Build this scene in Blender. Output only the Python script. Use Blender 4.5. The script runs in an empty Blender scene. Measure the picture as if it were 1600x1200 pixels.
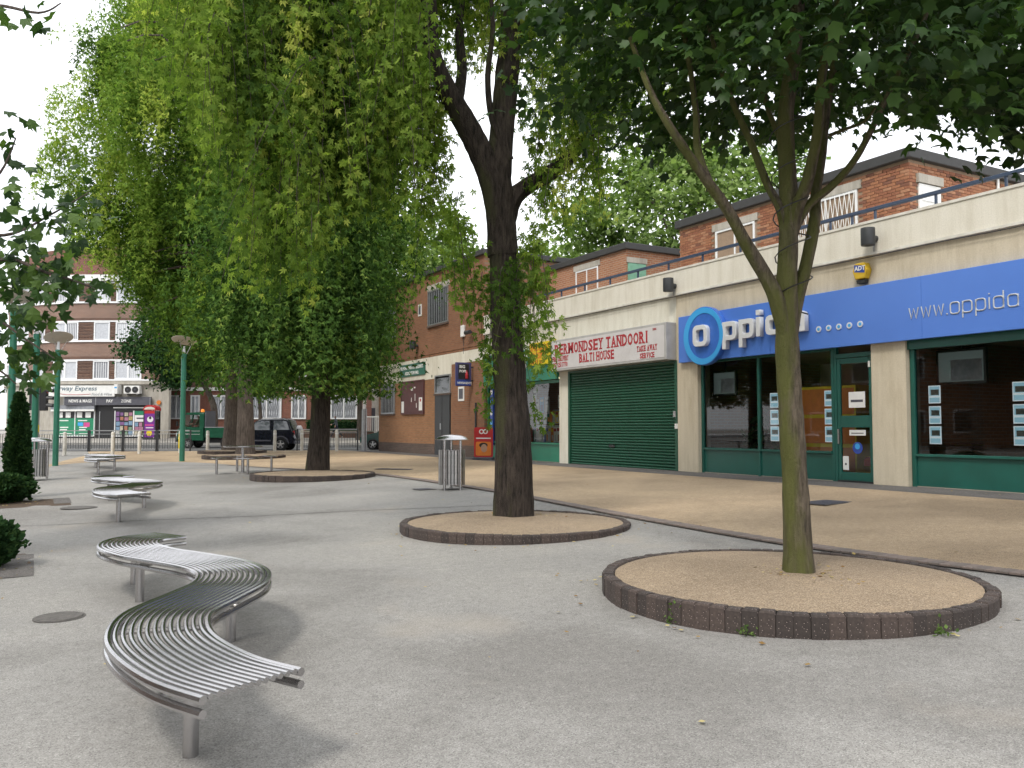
import bpy, bmesh, math, random
import numpy as np
from mathutils import Vector, Matrix

SC = bpy.context.scene
COL = SC.collection
R = math.radians
random.seed(7)
RNG = np.random.default_rng(11)

# ---------------------------------------------------------------- camera
FPX = 1330.0
PITCH = math.atan(68 / FPX)
YAW = math.atan(745 / FPX)
CY, SY = math.cos(YAW), math.sin(YAW)
EYE = 1.58
cam_d = bpy.data.cameras.new('camera')
cam_d.sensor_width = 36.0
cam_d.lens = 36.0 * FPX / 1600.0
cam_d.clip_start = 0.1
cam_d.clip_end = 2000
cam = bpy.data.objects.new('camera', cam_d)
COL.objects.link(cam)
cam.location = (0, 0, EYE)
cam.rotation_euler = (math.pi / 2 + PITCH, 0, -YAW)
SC.camera = cam

# ---------------------------------------------------------------- sky, sun, exposure
SUN_EL, SUN_AZ = 52.0, 242.0        # azimuth clockwise from +y: the sun stands to the left, a little behind the camera
world = bpy.data.worlds.new('World')
SC.world = world
world.use_nodes = True
wn = world.node_tree.nodes
wl = world.node_tree.links
wn.clear()
w_out = wn.new('ShaderNodeOutputWorld')
w_bg = wn.new('ShaderNodeBackground')
w_sky = wn.new('ShaderNodeTexSky')
w_sky.sky_type = 'NISHITA'
w_sky.sun_disc = False
w_sky.sun_elevation = R(SUN_EL)
w_sky.sun_rotation = R(SUN_AZ)
w_sky.air_density = 1.0
w_sky.dust_density = 3.0
w_tc = wn.new('ShaderNodeTexCoord')
w_no = wn.new('ShaderNodeTexNoise')
w_no.inputs['Scale'].default_value = 2.2
w_no.inputs['Detail'].default_value = 5
w_rm = wn.new('ShaderNodeValToRGB')
w_rm.color_ramp.elements[0].position = 0.35
w_rm.color_ramp.elements[0].color = (9.6, 9.9, 10.4, 1)
w_rm.color_ramp.elements[1].position = 0.7
w_rm.color_ramp.elements[1].color = (12.6, 12.7, 12.8, 1)
w_mix = wn.new('ShaderNodeMix')
w_mix.data_type = 'RGBA'
w_mix.inputs['Factor'].default_value = 0.9      # closed white cloud over the blue
wl.new(w_tc.outputs['Generated'], w_no.inputs['Vector'])
wl.new(w_no.outputs['Fac'], w_rm.inputs['Fac'])
wl.new(w_sky.outputs['Color'], w_mix.inputs['A'])
wl.new(w_rm.outputs['Color'], w_mix.inputs['B'])
wl.new(w_mix.outputs['Result'], w_bg.inputs['Color'])
w_bg.inputs['Strength'].default_value = 0.12
wl.new(w_bg.outputs['Background'], w_out.inputs['Surface'])

sun_d = bpy.data.lights.new('sun', 'SUN')
sun_d.energy = 1.5
sun_d.angle = R(12)
sun_d.color = (1.0, 0.95, 0.86)
sun = bpy.data.objects.new('sun', sun_d)
COL.objects.link(sun)
sun_dir = Vector((math.sin(R(SUN_AZ)) * math.cos(R(SUN_EL)), math.cos(R(SUN_AZ)) * math.cos(R(SUN_EL)), math.sin(R(SUN_EL))))
sun.rotation_euler = sun_dir.to_track_quat('Z', 'Y').to_euler()
sun.location = (-10, -10, 40)

vs = SC.view_settings
vs.view_transform = 'Standard'
vs.look = 'None'
vs.gamma = 1.0
vs.exposure = 0.5
vs.use_curve_mapping = False
SC.cycles.max_bounces = 4
SC.cycles.diffuse_bounces = 2
SC.cycles.glossy_bounces = 3
SC.cycles.transmission_bounces = 3
SC.cycles.adaptive_threshold = 0.03
SC.cycles.caustics_reflective = False
SC.cycles.caustics_refractive = False
SC.cycles.transparent_max_bounces = 12
SC.cycles.use_adaptive_sampling = True
SC.cycles.use_denoising = True

# ---------------------------------------------------------------- ground heights
def W(X, D):                                   # street frame (along the road, away from the square) -> world
    return (CY * X + SY * D, -SY * X + CY * D)
def street(x, y):
    return (CY * x - SY * y, SY * x + CY * y)
def gz(x, y):                                  # the square rises gently to the shops and to the road
    u = min(max(x / 13.0, 0), 1)
    v = min(max(y / 56.0, 0), 1)
    return .47 * (1 - (1 - u) * (1 - v))
def rz(D):                                     # road and far pavement
    return .30 + (D - 42) * .0175 if D < 53 else (.62 + min(D - 53, 22) * .02)

# ---------------------------------------------------------------- helpers
class MB:
    def __init__(self):
        self.v, self.f, self.m = [], [], []
    def add(self, vs, fs, mi=0):
        b = len(self.v)
        self.v += [tuple(p) for p in vs]
        self.f += [tuple(b + i for i in f) for f in fs]
        self.m += [mi] * len(fs)
        return self
    def box(self, x0, x1, y0, y1, z0, z1, mi=0):
        return self.add([(x0, y0, z0), (x1, y0, z0), (x1, y1, z0), (x0, y1, z0), (x0, y0, z1), (x1, y0, z1), (x1, y1, z1), (x0, y1, z1)],
                        [(0, 3, 2, 1), (4, 5, 6, 7), (0, 1, 5, 4), (1, 2, 6, 5), (2, 3, 7, 6), (3, 0, 4, 7)], mi)
    def cbox(self, x0, x1, y0, y1, z0, z1, b=.01, mi=0):   # box with chamfered vertical edges and top
        p = [(x0 + b, y0), (x1 - b, y0), (x1, y0 + b), (x1, y1 - b), (x1 - b, y1), (x0 + b, y1), (x0, y1 - b), (x0, y0 + b)]
        q = [(x0 + b, y0 + b), (x1 - b, y0 + b), (x1 - b, y0 + b), (x1 - b, y1 - b), (x1 - b, y1 - b), (x0 + b, y1 - b), (x0 + b, y1 - b), (x0 + b, y0 + b)]
        vs = [(a, c, z0) for a, c in p] + [(a, c, z1 - b) for a, c in p] + [(a, c, z1) for a, c in [q[0], q[1], q[3], q[5]]]
        fs = [(i, (i + 1) % 8, 8 + (i + 1) % 8, 8 + i) for i in range(8)]
        fs += [(8, 9, 17, 16), (9, 10, 17), (10, 11, 18, 17), (11, 12, 18), (12, 13, 19, 18), (13, 14, 19), (14, 15, 16, 19), (15, 8, 16), (16, 17, 18, 19), tuple(range(7, -1, -1))]
        return self.add(vs, fs, mi)
    def cyl(self, p0, p1, r0, r1=None, n=12, cap=True, mi=0):
        r1 = r0 if r1 is None else r1
        return self.tube([p0, p1], [r0, r1], n, cap, mi)
    def tube(self, path, rad, n=8, cap=True, mi=0):
        P = [Vector(p) for p in path]
        if not hasattr(rad, '__len__'):
            rad = [rad] * len(P)
        ref = None
        rings = []
        for i, p in enumerate(P):
            d = (P[min(i + 1, len(P) - 1)] - P[max(i - 1, 0)]).normalized()
            if ref is None:
                ref = Vector((1, 0, 0)) if abs(d.x) < .8 else Vector((0, 1, 0))
            a = (ref - d * ref.dot(d)).normalized()
            ref = a
            b = d.cross(a)
            rings.append([p + (a * math.cos(t) + b * math.sin(t)) * rad[i] for t in [2 * math.pi * k / n for k in range(n)]])
        vs = [q for r in rings for q in r]
        fs = []
        for i in range(len(P) - 1):
            for k in range(n):
                k2 = (k + 1) % n
                fs.append((i * n + k, i * n + k2, (i + 1) * n + k2, (i + 1) * n + k))
        if cap:
            fs.append(tuple(range(n - 1, -1, -1)))
            fs.append(tuple((len(P) - 1) * n + k for k in range(n)))
        return self.add(vs, fs, mi)
    def lathe(self, prof, c=(0, 0, 0), n=24, axis='z', mi=0, caps=True):
        vs, fs = [], []
        for r, h in prof:
            for k in range(n):
                a = 2 * math.pi * k / n
                if axis == 'z':
                    vs.append((c[0] + r * math.cos(a), c[1] + r * math.sin(a), c[2] + h))
                elif axis == 'y':
                    vs.append((c[0] + r * math.cos(a), c[1] + h, c[2] + r * math.sin(a)))
                else:
                    vs.append((c[0] + h, c[1] + r * math.cos(a), c[2] + r * math.sin(a)))
        for i in range(len(prof) - 1):
            for k in range(n):
                k2 = (k + 1) % n
                fs.append((i * n + k, i * n + k2, (i + 1) * n + k2, (i + 1) * n + k))
        if caps:
            fs.append(tuple(range(n)))
            fs.append(tuple((len(prof) - 1) * n + k for k in range(n - 1, -1, -1)))
        return self.add(vs, fs, mi)
    def prism(self, poly, a0, a1, axis='y', mi=0):   # poly of (u,v): axis y -> (u,a,v); axis x -> (a,u,v); axis z -> (u,v,a)
        n = len(poly)
        def pt(u, v, a):
            return (u, a, v) if axis == 'y' else ((a, u, v) if axis == 'x' else (u, v, a))
        vs = [pt(u, v, a0) for u, v in poly] + [pt(u, v, a1) for u, v in poly]
        fs = [(i, (i + 1) % n, n + (i + 1) % n, n + i) for i in range(n)] + [tuple(range(n - 1, -1, -1)), tuple(range(n, 2 * n))]
        return self.add(vs, fs, mi)
    def quad(self, a, b, c, d, mi=0):
        return self.add([a, b, c, d], [(0, 1, 2, 3)], mi)
    def build(self, name, mat, parent=None, org=(0, 0, 0), smooth=False, fix=True, bevel=0, seg=2):
        me = bpy.data.meshes.new(name)
        me.from_pydata([(p[0] - org[0], p[1] - org[1], p[2] - org[2]) for p in self.v], [], self.f)
        mats = mat if isinstance(mat, (list, tuple)) else [mat]
        for m in mats:
            me.materials.append(m)
        if len(mats) > 1:
            me.polygons.foreach_set('material_index', self.m)
        if fix:
            bm = bmesh.new()
            bm.from_mesh(me)
            bmesh.ops.recalc_face_normals(bm, faces=bm.faces)
            bm.to_mesh(me)
            bm.free()
        o = bpy.data.objects.new(name, me)
        COL.objects.link(o)
        if parent is not None:
            o.parent = parent
        if smooth:
            me.polygons.foreach_set('use_smooth', [True] * len(me.polygons))
            me.set_sharp_from_angle(angle=R(38))
        if bevel:
            b = o.modifiers.new('bevel', 'BEVEL')
            b.width = bevel
            b.segments = seg
            b.limit_method = 'ANGLE'
        me.update()
        return o

def tag(o, label=None, cat=None, group=None, kind=None):
    if label:
        o['label'] = label
    if cat:
        o['category'] = cat
    if group:
        o['group'] = group
    if kind:
        o['kind'] = kind
    return o
def thing(name, loc, label, cat, group=None, rot=0.0):
    o = bpy.data.objects.new(name, None)
    o.empty_display_size = .2
    COL.objects.link(o)
    o.location = loc
    o.rotation_euler = (0, 0, rot)
    return tag(o, label, cat, group)
def copy_tree(o, parent=None):
    c = o.copy()
    COL.objects.link(c)
    c.parent = parent
    for ch in list(o.children):
        copy_tree(ch, c)
    return c
_DEF = []
def text(name, s, size, mat, parent, loc, rot, xs=1.0, ext=.004, off=0.0, align='LEFT', shear=0.0, spacing=1.0, kind=None):
    cu = bpy.data.curves.new(name, 'FONT')
    cu.body = s
    cu.size = size
    cu.extrude = ext
    cu.offset = off
    cu.align_x = align
    cu.align_y = 'BOTTOM_BASELINE'
    cu.shear = shear
    cu.space_character = spacing
    cu.resolution_u = 2
    tmp = bpy.data.objects.new(name + '_tmp', cu)
    COL.objects.link(tmp)
    bpy.context.view_layer.update()
    me = bpy.data.meshes.new_from_object(tmp.evaluated_get(bpy.context.evaluated_depsgraph_get()))
    bpy.data.objects.remove(tmp)
    bpy.data.curves.remove(cu)
    me.name = name
    me.materials.clear()
    me.materials.append(mat)
    o = bpy.data.objects.new(name, me)
    COL.objects.link(o)
    o.parent = parent
    o.location = loc
    o.rotation_euler = rot
    o.scale = (xs, 1, 1)
    return o
def shape2d(name, loops, ext, mat, parent, loc, rot, bev=0.0):
    cu = bpy.data.curves.new(name, 'CURVE')
    cu.dimensions = '2D'
    cu.fill_mode = 'BOTH'
    cu.extrude = ext
    cu.bevel_depth = bev
    for lp in loops:
        sp = cu.splines.new('POLY')
        sp.points.add(len(lp) - 1)
        for i, (a, b) in enumerate(lp):
            sp.points[i].co = (a, b, 0, 1)
        sp.use_cyclic_u = True
    tmp = bpy.data.objects.new(name + '_tmp', cu)
    COL.objects.link(tmp)
    bpy.context.view_layer.update()
    me = bpy.data.meshes.new_from_object(tmp.evaluated_get(bpy.context.evaluated_depsgraph_get()))
    bpy.data.objects.remove(tmp)
    bpy.data.curves.remove(cu)
    me.name = name
    me.materials.clear()
    me.materials.append(mat)
    o = bpy.data.objects.new(name, me)
    COL.objects.link(o)
    o.parent = parent
    o.location = loc
    o.rotation_euler = rot
    return o
def rrect(x0, x1, y0, y1, r, n=5):
    pts = []
    for cx, cy, a0 in ((x1 - r, y1 - r, 0), (x0 + r, y1 - r, 90), (x0 + r, y0 + r, 180), (x1 - r, y0 + r, 270)):
        for k in range(n + 1):
            a = R(a0 + 90 * k / n)
            pts.append((cx + r * math.cos(a), cy + r * math.sin(a)))
    return pts
def disc2(cx, cy, r, n=40, ry=None):
    ry = r if ry is None else ry
    return [(cx + r * math.cos(2 * math.pi * k / n), cy + ry * math.sin(2 * math.pi * k / n)) for k in range(n)]
FROT = (math.pi / 2, 0, -math.pi / 2)          # lettering on the shop front
SROT = (math.pi / 2, 0, 0)                     # lettering on street things (their parent turns it)

# ---------------------------------------------------------------- materials
def newmat(name):
    m = bpy.data.materials.new(name)
    m.use_nodes = True
    nt = m.node_tree
    b = nt.nodes['Principled BSDF']
    return m, nt, b
def rgba(c):
    return (c[0], c[1], c[2], 1)
def ramp(nt, fac, stops):
    r = nt.nodes.new('ShaderNodeValToRGB')
    while len(r.color_ramp.elements) < len(stops):
        r.color_ramp.elements.new(.5)
    for e, (p, c) in zip(r.color_ramp.elements, stops):
        e.position = p
        e.color = rgba(c)
    nt.links.new(fac, r.inputs['Fac'])
    return r.outputs['Color']
def noise(nt, scale, detail=4, vec=None, rough=.55, dist=0):
    n = nt.nodes.new('ShaderNodeTexNoise')
    n.inputs['Scale'].default_value = scale
    n.inputs['Detail'].default_value = detail
    n.inputs['Roughness'].default_value = rough
    n.inputs['Distortion'].default_value = dist
    if vec is None:
        tc = nt.nodes.new('ShaderNodeTexCoord')
        vec = tc.outputs['Object']
    nt.links.new(vec, n.inputs['Vector'])
    return n.outputs['Fac']
def scaled(nt, sx, sy, sz):
    tc = nt.nodes.new('ShaderNodeTexCoord')
    mp = nt.nodes.new('ShaderNodeMapping')
    mp.inputs['Scale'].default_value = (sx, sy, sz)
    nt.links.new(tc.outputs['Object'], mp.inputs['Vector'])
    return mp.outputs['Vector']
def mixc(nt, fac, a, b, mode='MIX'):
    m = nt.nodes.new('ShaderNodeMix')
    m.data_type = 'RGBA'
    m.blend_type = mode
    for sock, val in (('Factor', fac), ('A', a), ('B', b)):
        if hasattr(val, 'is_linked') or hasattr(val, 'node'):
            nt.links.new(val, m.inputs[sock])
        elif sock == 'Factor':
            m.inputs[sock].default_value = val
        else:
            m.inputs[sock].default_value = rgba(val)
    return m.outputs['Result']
def bump(nt, b, h, strength=.3, dist=.01):
    n = nt.nodes.new('ShaderNodeBump')
    n.inputs['Strength'].default_value = strength
    n.inputs['Distance'].default_value = dist
    nt.links.new(h, n.inputs['Height'])
    nt.links.new(n.outputs['Normal'], b.inputs['Normal'])
def pm(name, c, c2=None, scale=6, rough=.6, metal=0, bmp=0, spec=.5, grain=0):
    m, nt, b = newmat(name)
    c2 = c2 or tuple(x * .82 for x in c)
    f = noise(nt, scale, 6)
    col = ramp(nt, f, [(.3, c2), (.68, c)])
    if grain:
        g = noise(nt, grain, 3)
        col = mixc(nt, .5, col, ramp(nt, g, [(.3, (.55, .55, .55)), (.7, (1, 1, 1))]), 'MULTIPLY')
    nt.links.new(col, b.inputs['Base Color'])
    b.inputs['Roughness'].default_value = rough
    b.inputs['Metallic'].default_value = metal
    b.inputs['Specular IOR Level'].default_value = spec
    if bmp:
        bump(nt, b, noise(nt, grain or scale * 8, 4), bmp)
    return m
def speck(name, c, dark, light, big=.35, fine=260, rough=.9, patch=None):
    """aggregate: fine dark and light stones, wide soft stains"""
    m, nt, b = newmat(name)
    tc = nt.nodes.new('ShaderNodeTexCoord')
    v = nt.nodes.new('ShaderNodeTexVoronoi')
    v.inputs['Scale'].default_value = fine
    nt.links.new(tc.outputs['Object'], v.inputs['Vector'])
    sp = nt.nodes.new('ShaderNodeSeparateColor')
    nt.links.new(v.outputs['Color'], sp.inputs['Color'])
    stone = ramp(nt, sp.outputs[0], [(.0, dark), (.35, c), (.75, c), (1, light)])
    mid = noise(nt, 14, 5)
    stone = mixc(nt, .55, stone, ramp(nt, mid, [(.25, (.72, .72, .72)), (.75, (1.12, 1.12, 1.12))]), 'MULTIPLY')
    wide = noise(nt, big, 6, rough=.6, dist=.4)
    stone = mixc(nt, .7, stone, ramp(nt, wide, [(.36, (.66, .65, .64)), (.5, (1, 1, 1)), (.64, (1.22, 1.21, 1.18))]), 'MULTIPLY')
    if patch:
        w2 = noise(nt, .55, 3)
        stone = mixc(nt, ramp(nt, w2, [(.6, (0, 0, 0)), (.78, (.5, .5, .5))]), stone, patch)
    # small dark spots of trodden gum and oil
    v2 = nt.nodes.new('ShaderNodeTexVoronoi')
    v2.inputs['Scale'].default_value = 3.1
    nt.links.new(tc.outputs['Object'], v2.inputs['Vector'])
    stone = mixc(nt, ramp(nt, v2.outputs['Distance'], [(.035, (.55, .55, .55)), (.075, (0, 0, 0))]), stone, tuple(x * .55 for x in c))
    nt.links.new(stone, b.inputs['Base Color'])
    b.inputs['Roughness'].default_value = rough
    b.inputs['Specular IOR Level'].default_value = .25
    bump(nt, b, v.outputs['Distance'], .35, .004)
    return m
def brickm(name, ax, c1, c2, mortar, bw=.225, rh=.075, ms=.011, bias=0.0):
    """brickwork too far off to tell the bricks apart; ax = the horizontal axis of the wall"""
    m, nt, b = newmat(name)
    tc = nt.nodes.new('ShaderNodeTexCoord')
    s = nt.nodes.new('ShaderNodeSeparateXYZ')
    cmb = nt.nodes.new('ShaderNodeCombineXYZ')
    nt.links.new(tc.outputs['Object'], s.inputs[0])
    nt.links.new(s.outputs[ax], cmb.inputs[0])
    nt.links.new(s.outputs[2], cmb.inputs[1])
    t = nt.nodes.new('ShaderNodeTexBrick')
    t.inputs['Scale'].default_value = 1
    t.inputs['Brick Width'].default_value = bw
    t.inputs['Row Height'].default_value = rh
    t.inputs['Mortar Size'].default_value = ms
    t.inputs['Mortar Smooth'].default_value = .2
    t.inputs['Bias'].default_value = bias
    t.inputs['Color1'].default_value = rgba(c1)
    t.inputs['Color2'].default_value = rgba(c2)
    t.inputs['Mortar'].default_value = rgba(mortar)
    nt.links.new(cmb.outputs[0], t.inputs['Vector'])
    wide = noise(nt, .5, 5)
    col = mixc(nt, .6, t.outputs['Color'], ramp(nt, wide, [(.3, (.72, .72, .72)), (.7, (1.15, 1.12, 1.1))]), 'MULTIPLY')
    nt.links.new(col, b.inputs['Base Color'])
    b.inputs['Roughness'].default_value = .88
    inv = nt.nodes.new('ShaderNodeMath')
    inv.operation = 'SUBTRACT'
    inv.inputs[0].default_value = 1
    nt.links.new(t.outputs['Fac'], inv.inputs[1])
    bump(nt, b, inv.outputs[0], .5, .01)
    return m
def leafm(name, stops, trans=.35, rough=.5, sheen=False):
    m, nt, b = newmat(name)
    if not sheen:
        nt.nodes.remove(b)
        b = nt.nodes.new('ShaderNodeBsdfDiffuse')
    at = nt.nodes.new('ShaderNodeAttribute')
    at.attribute_name = 'tint'
    col = ramp(nt, at.outputs['Fac'], stops)
    nt.links.new(col, b.inputs['Base Color' if sheen else 'Color'])
    if sheen:
        b.inputs['Roughness'].default_value = rough
        b.inputs['Specular IOR Level'].default_value = .3
    tr = nt.nodes.new('ShaderNodeBsdfTranslucent')
    tcol = mixc(nt, 1.0, col, (1.02, 1.18, .58), 'MULTIPLY')
    nt.links.new(tcol, tr.inputs['Color'])
    mx = nt.nodes.new('ShaderNodeMixShader')
    mx.inputs[0].default_value = trans
    nt.links.new(b.outputs[0], mx.inputs[1])
    nt.links.new(tr.outputs[0], mx.inputs[2])
    nt.links.new(mx.outputs[0], nt.nodes['Material Output'].inputs['Surface'])
    return m
def glassm(name, tint=(.9, .95, .93), refl=.9):
    m, nt, b = newmat(name)
    nt.nodes.remove(b)
    g = nt.nodes.new('ShaderNodeBsdfGlossy')
    g.inputs['Roughness'].default_value = .02
    g.inputs['Color'].default_value = (refl, refl, refl, 1)
    t = nt.nodes.new('ShaderNodeBsdfTransparent')
    t.inputs['Color'].default_value = rgba(tint)
    fr = nt.nodes.new('ShaderNodeFresnel')
    fr.inputs['IOR'].default_value = 1.65
    mx = nt.nodes.new('ShaderNodeMixShader')
    nt.links.new(fr.outputs[0], mx.inputs[0])
    nt.links.new(t.outputs[0], mx.inputs[1])
    nt.links.new(g.outputs[0], mx.inputs[2])
    nt.links.new(mx.outputs[0], nt.nodes['Material Output'].inputs['Surface'])
    return m
def emitm(name, c, s):
    m, nt, b = newmat(name)
    b.inputs['Base Color'].default_value = rgba(c)
    b.inputs['Emission Color'].default_value = rgba(c)
    b.inputs['Emission Strength'].default_value = s
    return m
def barkm(name, base, dark, moss=None, mossy=0.0, vs=22):
    m, nt, b = newmat(name)
    v = scaled(nt, 1, 1, .16)
    n1 = noise(nt, vs, 6, v, .65, .3)
    col = ramp(nt, n1, [(.32, dark), (.6, base), (.8, tuple(min(1, x * 1.35) for x in base))])
    if moss:
        n2 = noise(nt, 3.2, 6, scaled(nt, 1, 1, .3), .6)
        tc = nt.nodes.new('ShaderNodeTexCoord')
        sp = nt.nodes.new('ShaderNodeSeparateXYZ')
        nt.links.new(tc.outputs['Normal'], sp.inputs[0])
        ad = nt.nodes.new('ShaderNodeMath')
        ad.operation = 'MULTIPLY_ADD'
        ad.inputs[1].default_value = -.22
        nt.links.new(sp.outputs[0], ad.inputs[0])
        nt.links.new(n2, ad.inputs[2])
        col = mixc(nt, ramp(nt, ad.outputs[0], [(.52 - mossy, (0, 0, 0)), (.7 - mossy, (.85, .85, .85))]), col, moss)
    n3 = noise(nt, 1.5, 5)
    col = mixc(nt, .6, col, ramp(nt, n3, [(.3, (.7, .7, .7)), (.7, (1.15, 1.12, 1.1))]), 'MULTIPLY')
    nt.links.new(col, b.inputs['Base Color'])
    b.inputs['Roughness'].default_value = .95
    b.inputs['Specular IOR Level'].default_value = .15
    n4 = noise(nt, vs * 2.2, 5, scaled(nt, 1, 1, .5), .7)
    hs_ = nt.nodes.new('ShaderNodeMath')
    hs_.operation = 'ADD'
    nt.links.new(n1, hs_.inputs[0])
    nt.links.new(n4, hs_.inputs[1])
    bump(nt, b, hs_.outputs[0], .9, .03)
    return m

M = {}
M['tarmac'] = speck('tarmac', (.272, .262, .247), (.155, .15, .142), (.38, .37, .35), patch=(.36, .31, .25), fine=170)
M['tan'] = speck('tan_gravel', (.41, .305, .195), (.23, .17, .115), (.57, .46, .33), fine=150)
M['tan_top'] = speck('planter_gravel', (.29, .22, .15), (.15, .115, .08), (.46, .375, .28), fine=140)
M['asphalt'] = speck('asphalt', (.10, .10, .10), (.06, .06, .06), (.16, .16, .16))
M['pave'] = speck('grey_paving', (.13, .12, .115), (.08, .075, .07), (.2, .19, .18), fine=120)
M['farpave'] = speck('far_paving', (.34, .32, .29), (.2, .19, .18), (.45, .43, .4), fine=90)
M['kerb'] = pm('kerb_stone', (.36, .35, .33), rough=.9, grain=120)
M['white_line'] = pm('road_paint', (.75, .75, .72), (.55, .55, .53), 9, .7)
def kerbbrick(name, c):
    m, nt, b = newmat(name)
    f = noise(nt, 30, 5)
    col = ramp(nt, f, [(.3, tuple(x * .6 for x in c)), (.6, c), (.8, tuple(x * 1.5 for x in c))])
    v = nt.nodes.new('ShaderNodeTexVoronoi')
    v.inputs['Scale'].default_value = 55
    tc = nt.nodes.new('ShaderNodeTexCoord')
    nt.links.new(tc.outputs['Object'], v.inputs['Vector'])
    col = mixc(nt, ramp(nt, v.outputs['Distance'], [(.13, (.8, .8, .8)), (.2, (0, 0, 0))]), col, (.34, .27, .25))
    nt.links.new(col, b.inputs['Base Color'])
    b.inputs['Roughness'].default_value = .9
    bump(nt, b, f, .3, .005)
    return m
M['kb'] = [kerbbrick('kerb_brick_a', (.058, .044, .038)), kerbbrick('kerb_brick_b', (.045, .035, .031)), kerbbrick('kerb_brick_c', (.072, .053, .045))]
M['edge'] = [pm('edge_brick_a', (.235, .185, .16), rough=.9, grain=70), pm('edge_brick_b', (.195, .16, .14), rough=.9, grain=70)]
M['edgemortar'] = pm('edge_mortar', (.16, .135, .11), rough=.95)
M['mortar'] = pm('mortar', (.04, .035, .03), rough=.95)
M['soil'] = pm('soil', (.10, .065, .04), (.05, .035, .025), 18, .95, bmp=.5)
M['steel'] = pm('brushed_steel', (.50, .49, .495), (.45, .44, .445), 5, .24, 1)
M['steel_d'] = pm('satin_steel', (.50, .49, .48), (.38, .37, .36), 20, .38, 1)
M['galv'] = pm('galvanised', (.42, .43, .44), (.32, .33, .34), 14, .5, .8)
M['iron'] = pm('cast_iron', (.13, .12, .11), (.08, .075, .07), 22, .8, 0, bmp=.4)
M['black'] = pm('black_plastic', (.02, .02, .022), rough=.45)
M['dkmetal'] = pm('dark_metal', (.035, .038, .042), rough=.5)
M['pgreen'] = pm('post_green', (.025, .16, .10), (.02, .12, .075), 3, .4)
M['lampdisc'] = pm('lamp_reflector', (.50, .45, .38), (.42, .38, .32), 3, .5)
def streak(name, c, dirt, amt=.5, hi=.8):
    m, nt, b = newmat(name)
    s = noise(nt, 1.3, 6, scaled(nt, 1.6, 1.6, .5), .7)
    col = ramp(nt, s, [(.3, dirt), (hi * .7, c)])
    n = noise(nt, 40, 4)
    col = mixc(nt, amt, col, ramp(nt, n, [(.3, (.8, .8, .79)), (.65, (1.05, 1.05, 1.05))]), 'MULTIPLY')
    nt.links.new(col, b.inputs['Base Color'])
    s2 = noise(nt, 5, 5, scaled(nt, 1.4, 1.4, .09), .6)
    col = mixc(nt, .4, col, ramp(nt, s2, [(.36, (.80, .78, .73)), (.55, (1, 1, 1))]), 'MULTIPLY')
    nt.links.new(col, b.inputs['Base Color'])
    b.inputs['Roughness'].default_value = .85
    bump(nt, b, n, .25, .008)
    return m
M['cream'] = streak('cream_render', (.64, .59, .48), (.55, .50, .39))
M['beige'] = streak('beige_render', (.60, .53, .41), (.48, .41, .30))
M['parapet'] = streak('parapet_paint', (.72, .685, .60), (.64, .60, .51))
M['band'] = streak('band_paint', (.72, .69, .60), (.60, .56, .46))
M['beige_dirty'] = M['beige']
M['coping'] = pm('coping', (.70, .68, .62), (.55, .52, .46), 5, .8)
M['bluepaint'] = pm('rail_blue', (.035, .055, .10), rough=.45)
M['hallbrick'] = brickm('hall_brick', 1, (.27, .12, .06), (.21, .088, .045), (.20, .135, .09), bias=-.1)
M['hallbrick2'] = brickm('hall_brick_orange', 1, (.35, .17, .08), (.28, .13, .06), (.25, .165, .10), bias=-.1)
M['plinth'] = brickm('plinth_brick', 1, (.13, .085, .07), (.10, .07, .06), (.12, .10, .08))
M['flatbrick'] = brickm('flat_brick', 0, (.23, .12, .085), (.155, .078, .06), (.34, .28, .23), .24, .085, .014)
M['flatbrick_d'] = brickm('flat_brick_dark', 0, (.17, .09, .06), (.11, .06, .045), (.15, .11, .09), .24, .085, .012)
M['wingbrick'] = brickm('wing_brick', 0, (.25, .085, .055), (.19, .065, .045), (.2, .14, .11), .24, .085, .012)
M['sidebrick'] = brickm('small_house_brick', 1, (.40, .18, .095), (.31, .13, .07), (.38, .28, .20))
M['sidebrick_x'] = brickm('small_house_brick_x', 0, (.40, .18, .095), (.31, .13, .07), (.38, .28, .20))
M['ub'] = [pm('upper_brick_a', (.38, .165, .085), rough=.9, grain=40), pm('upper_brick_b', (.31, .125, .068), rough=.9, grain=40),
           pm('upper_brick_c', (.44, .22, .125), rough=.9, grain=40), pm('upper_brick_d', (.22, .095, .06), rough=.9, grain=40)]
M['ubmortar'] = pm('upper_mortar', (.36, .26, .18), rough=.95, grain=60)
M['rooffascia'] = pm('roof_fascia', (.045, .045, .045), rough=.7)
M['rooftile'] = brickm('roof_tile', 0, (.22, .10, .07), (.16, .075, .055), (.08, .05, .04), .2, .12, .01)
M['conc'] = streak('concrete', (.45, .42, .37), (.30, .28, .24))
M['white'] = pm('white_paint', (.80, .80, .78), (.70, .70, .68), 4, .45)
M['upvc'] = pm('white_upvc', (.82, .83, .84), (.75, .76, .77), 3, .35)
M['lace'] = pm('net_curtain', (.60, .62, .66), (.42, .44, .48), 12, .9)
M['blind'] = pm('grey_blind', (.30, .31, .34), (.2, .21, .24), 9, .8)
M['shutter'] = pm('shutter_green', (.014, .085, .048), (.011, .07, .04), 2.5, .45)
M['teal'] = pm('shopfront_teal', (.012, .10, .078), (.01, .08, .062), 2, .35)
M['ngreen'] = pm('newsagent_green', (.02, .22, .13), (.016, .18, .105), 2, .4)
M['signblue'] = pm('sign_blue', (.085, .21, .64), (.078, .19, .60), .8, .3)
M['ringblue'] = pm('ring_blue', (.06, .38, .78), (.055, .35, .74), 2, .3)
M['discblue'] = pm('disc_blue', (.05, .165, .58), rough=.3)
M['lettersilver'] = pm('letter_silver', (.72, .73, .74), (.66, .67, .68), 3, .3)
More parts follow.
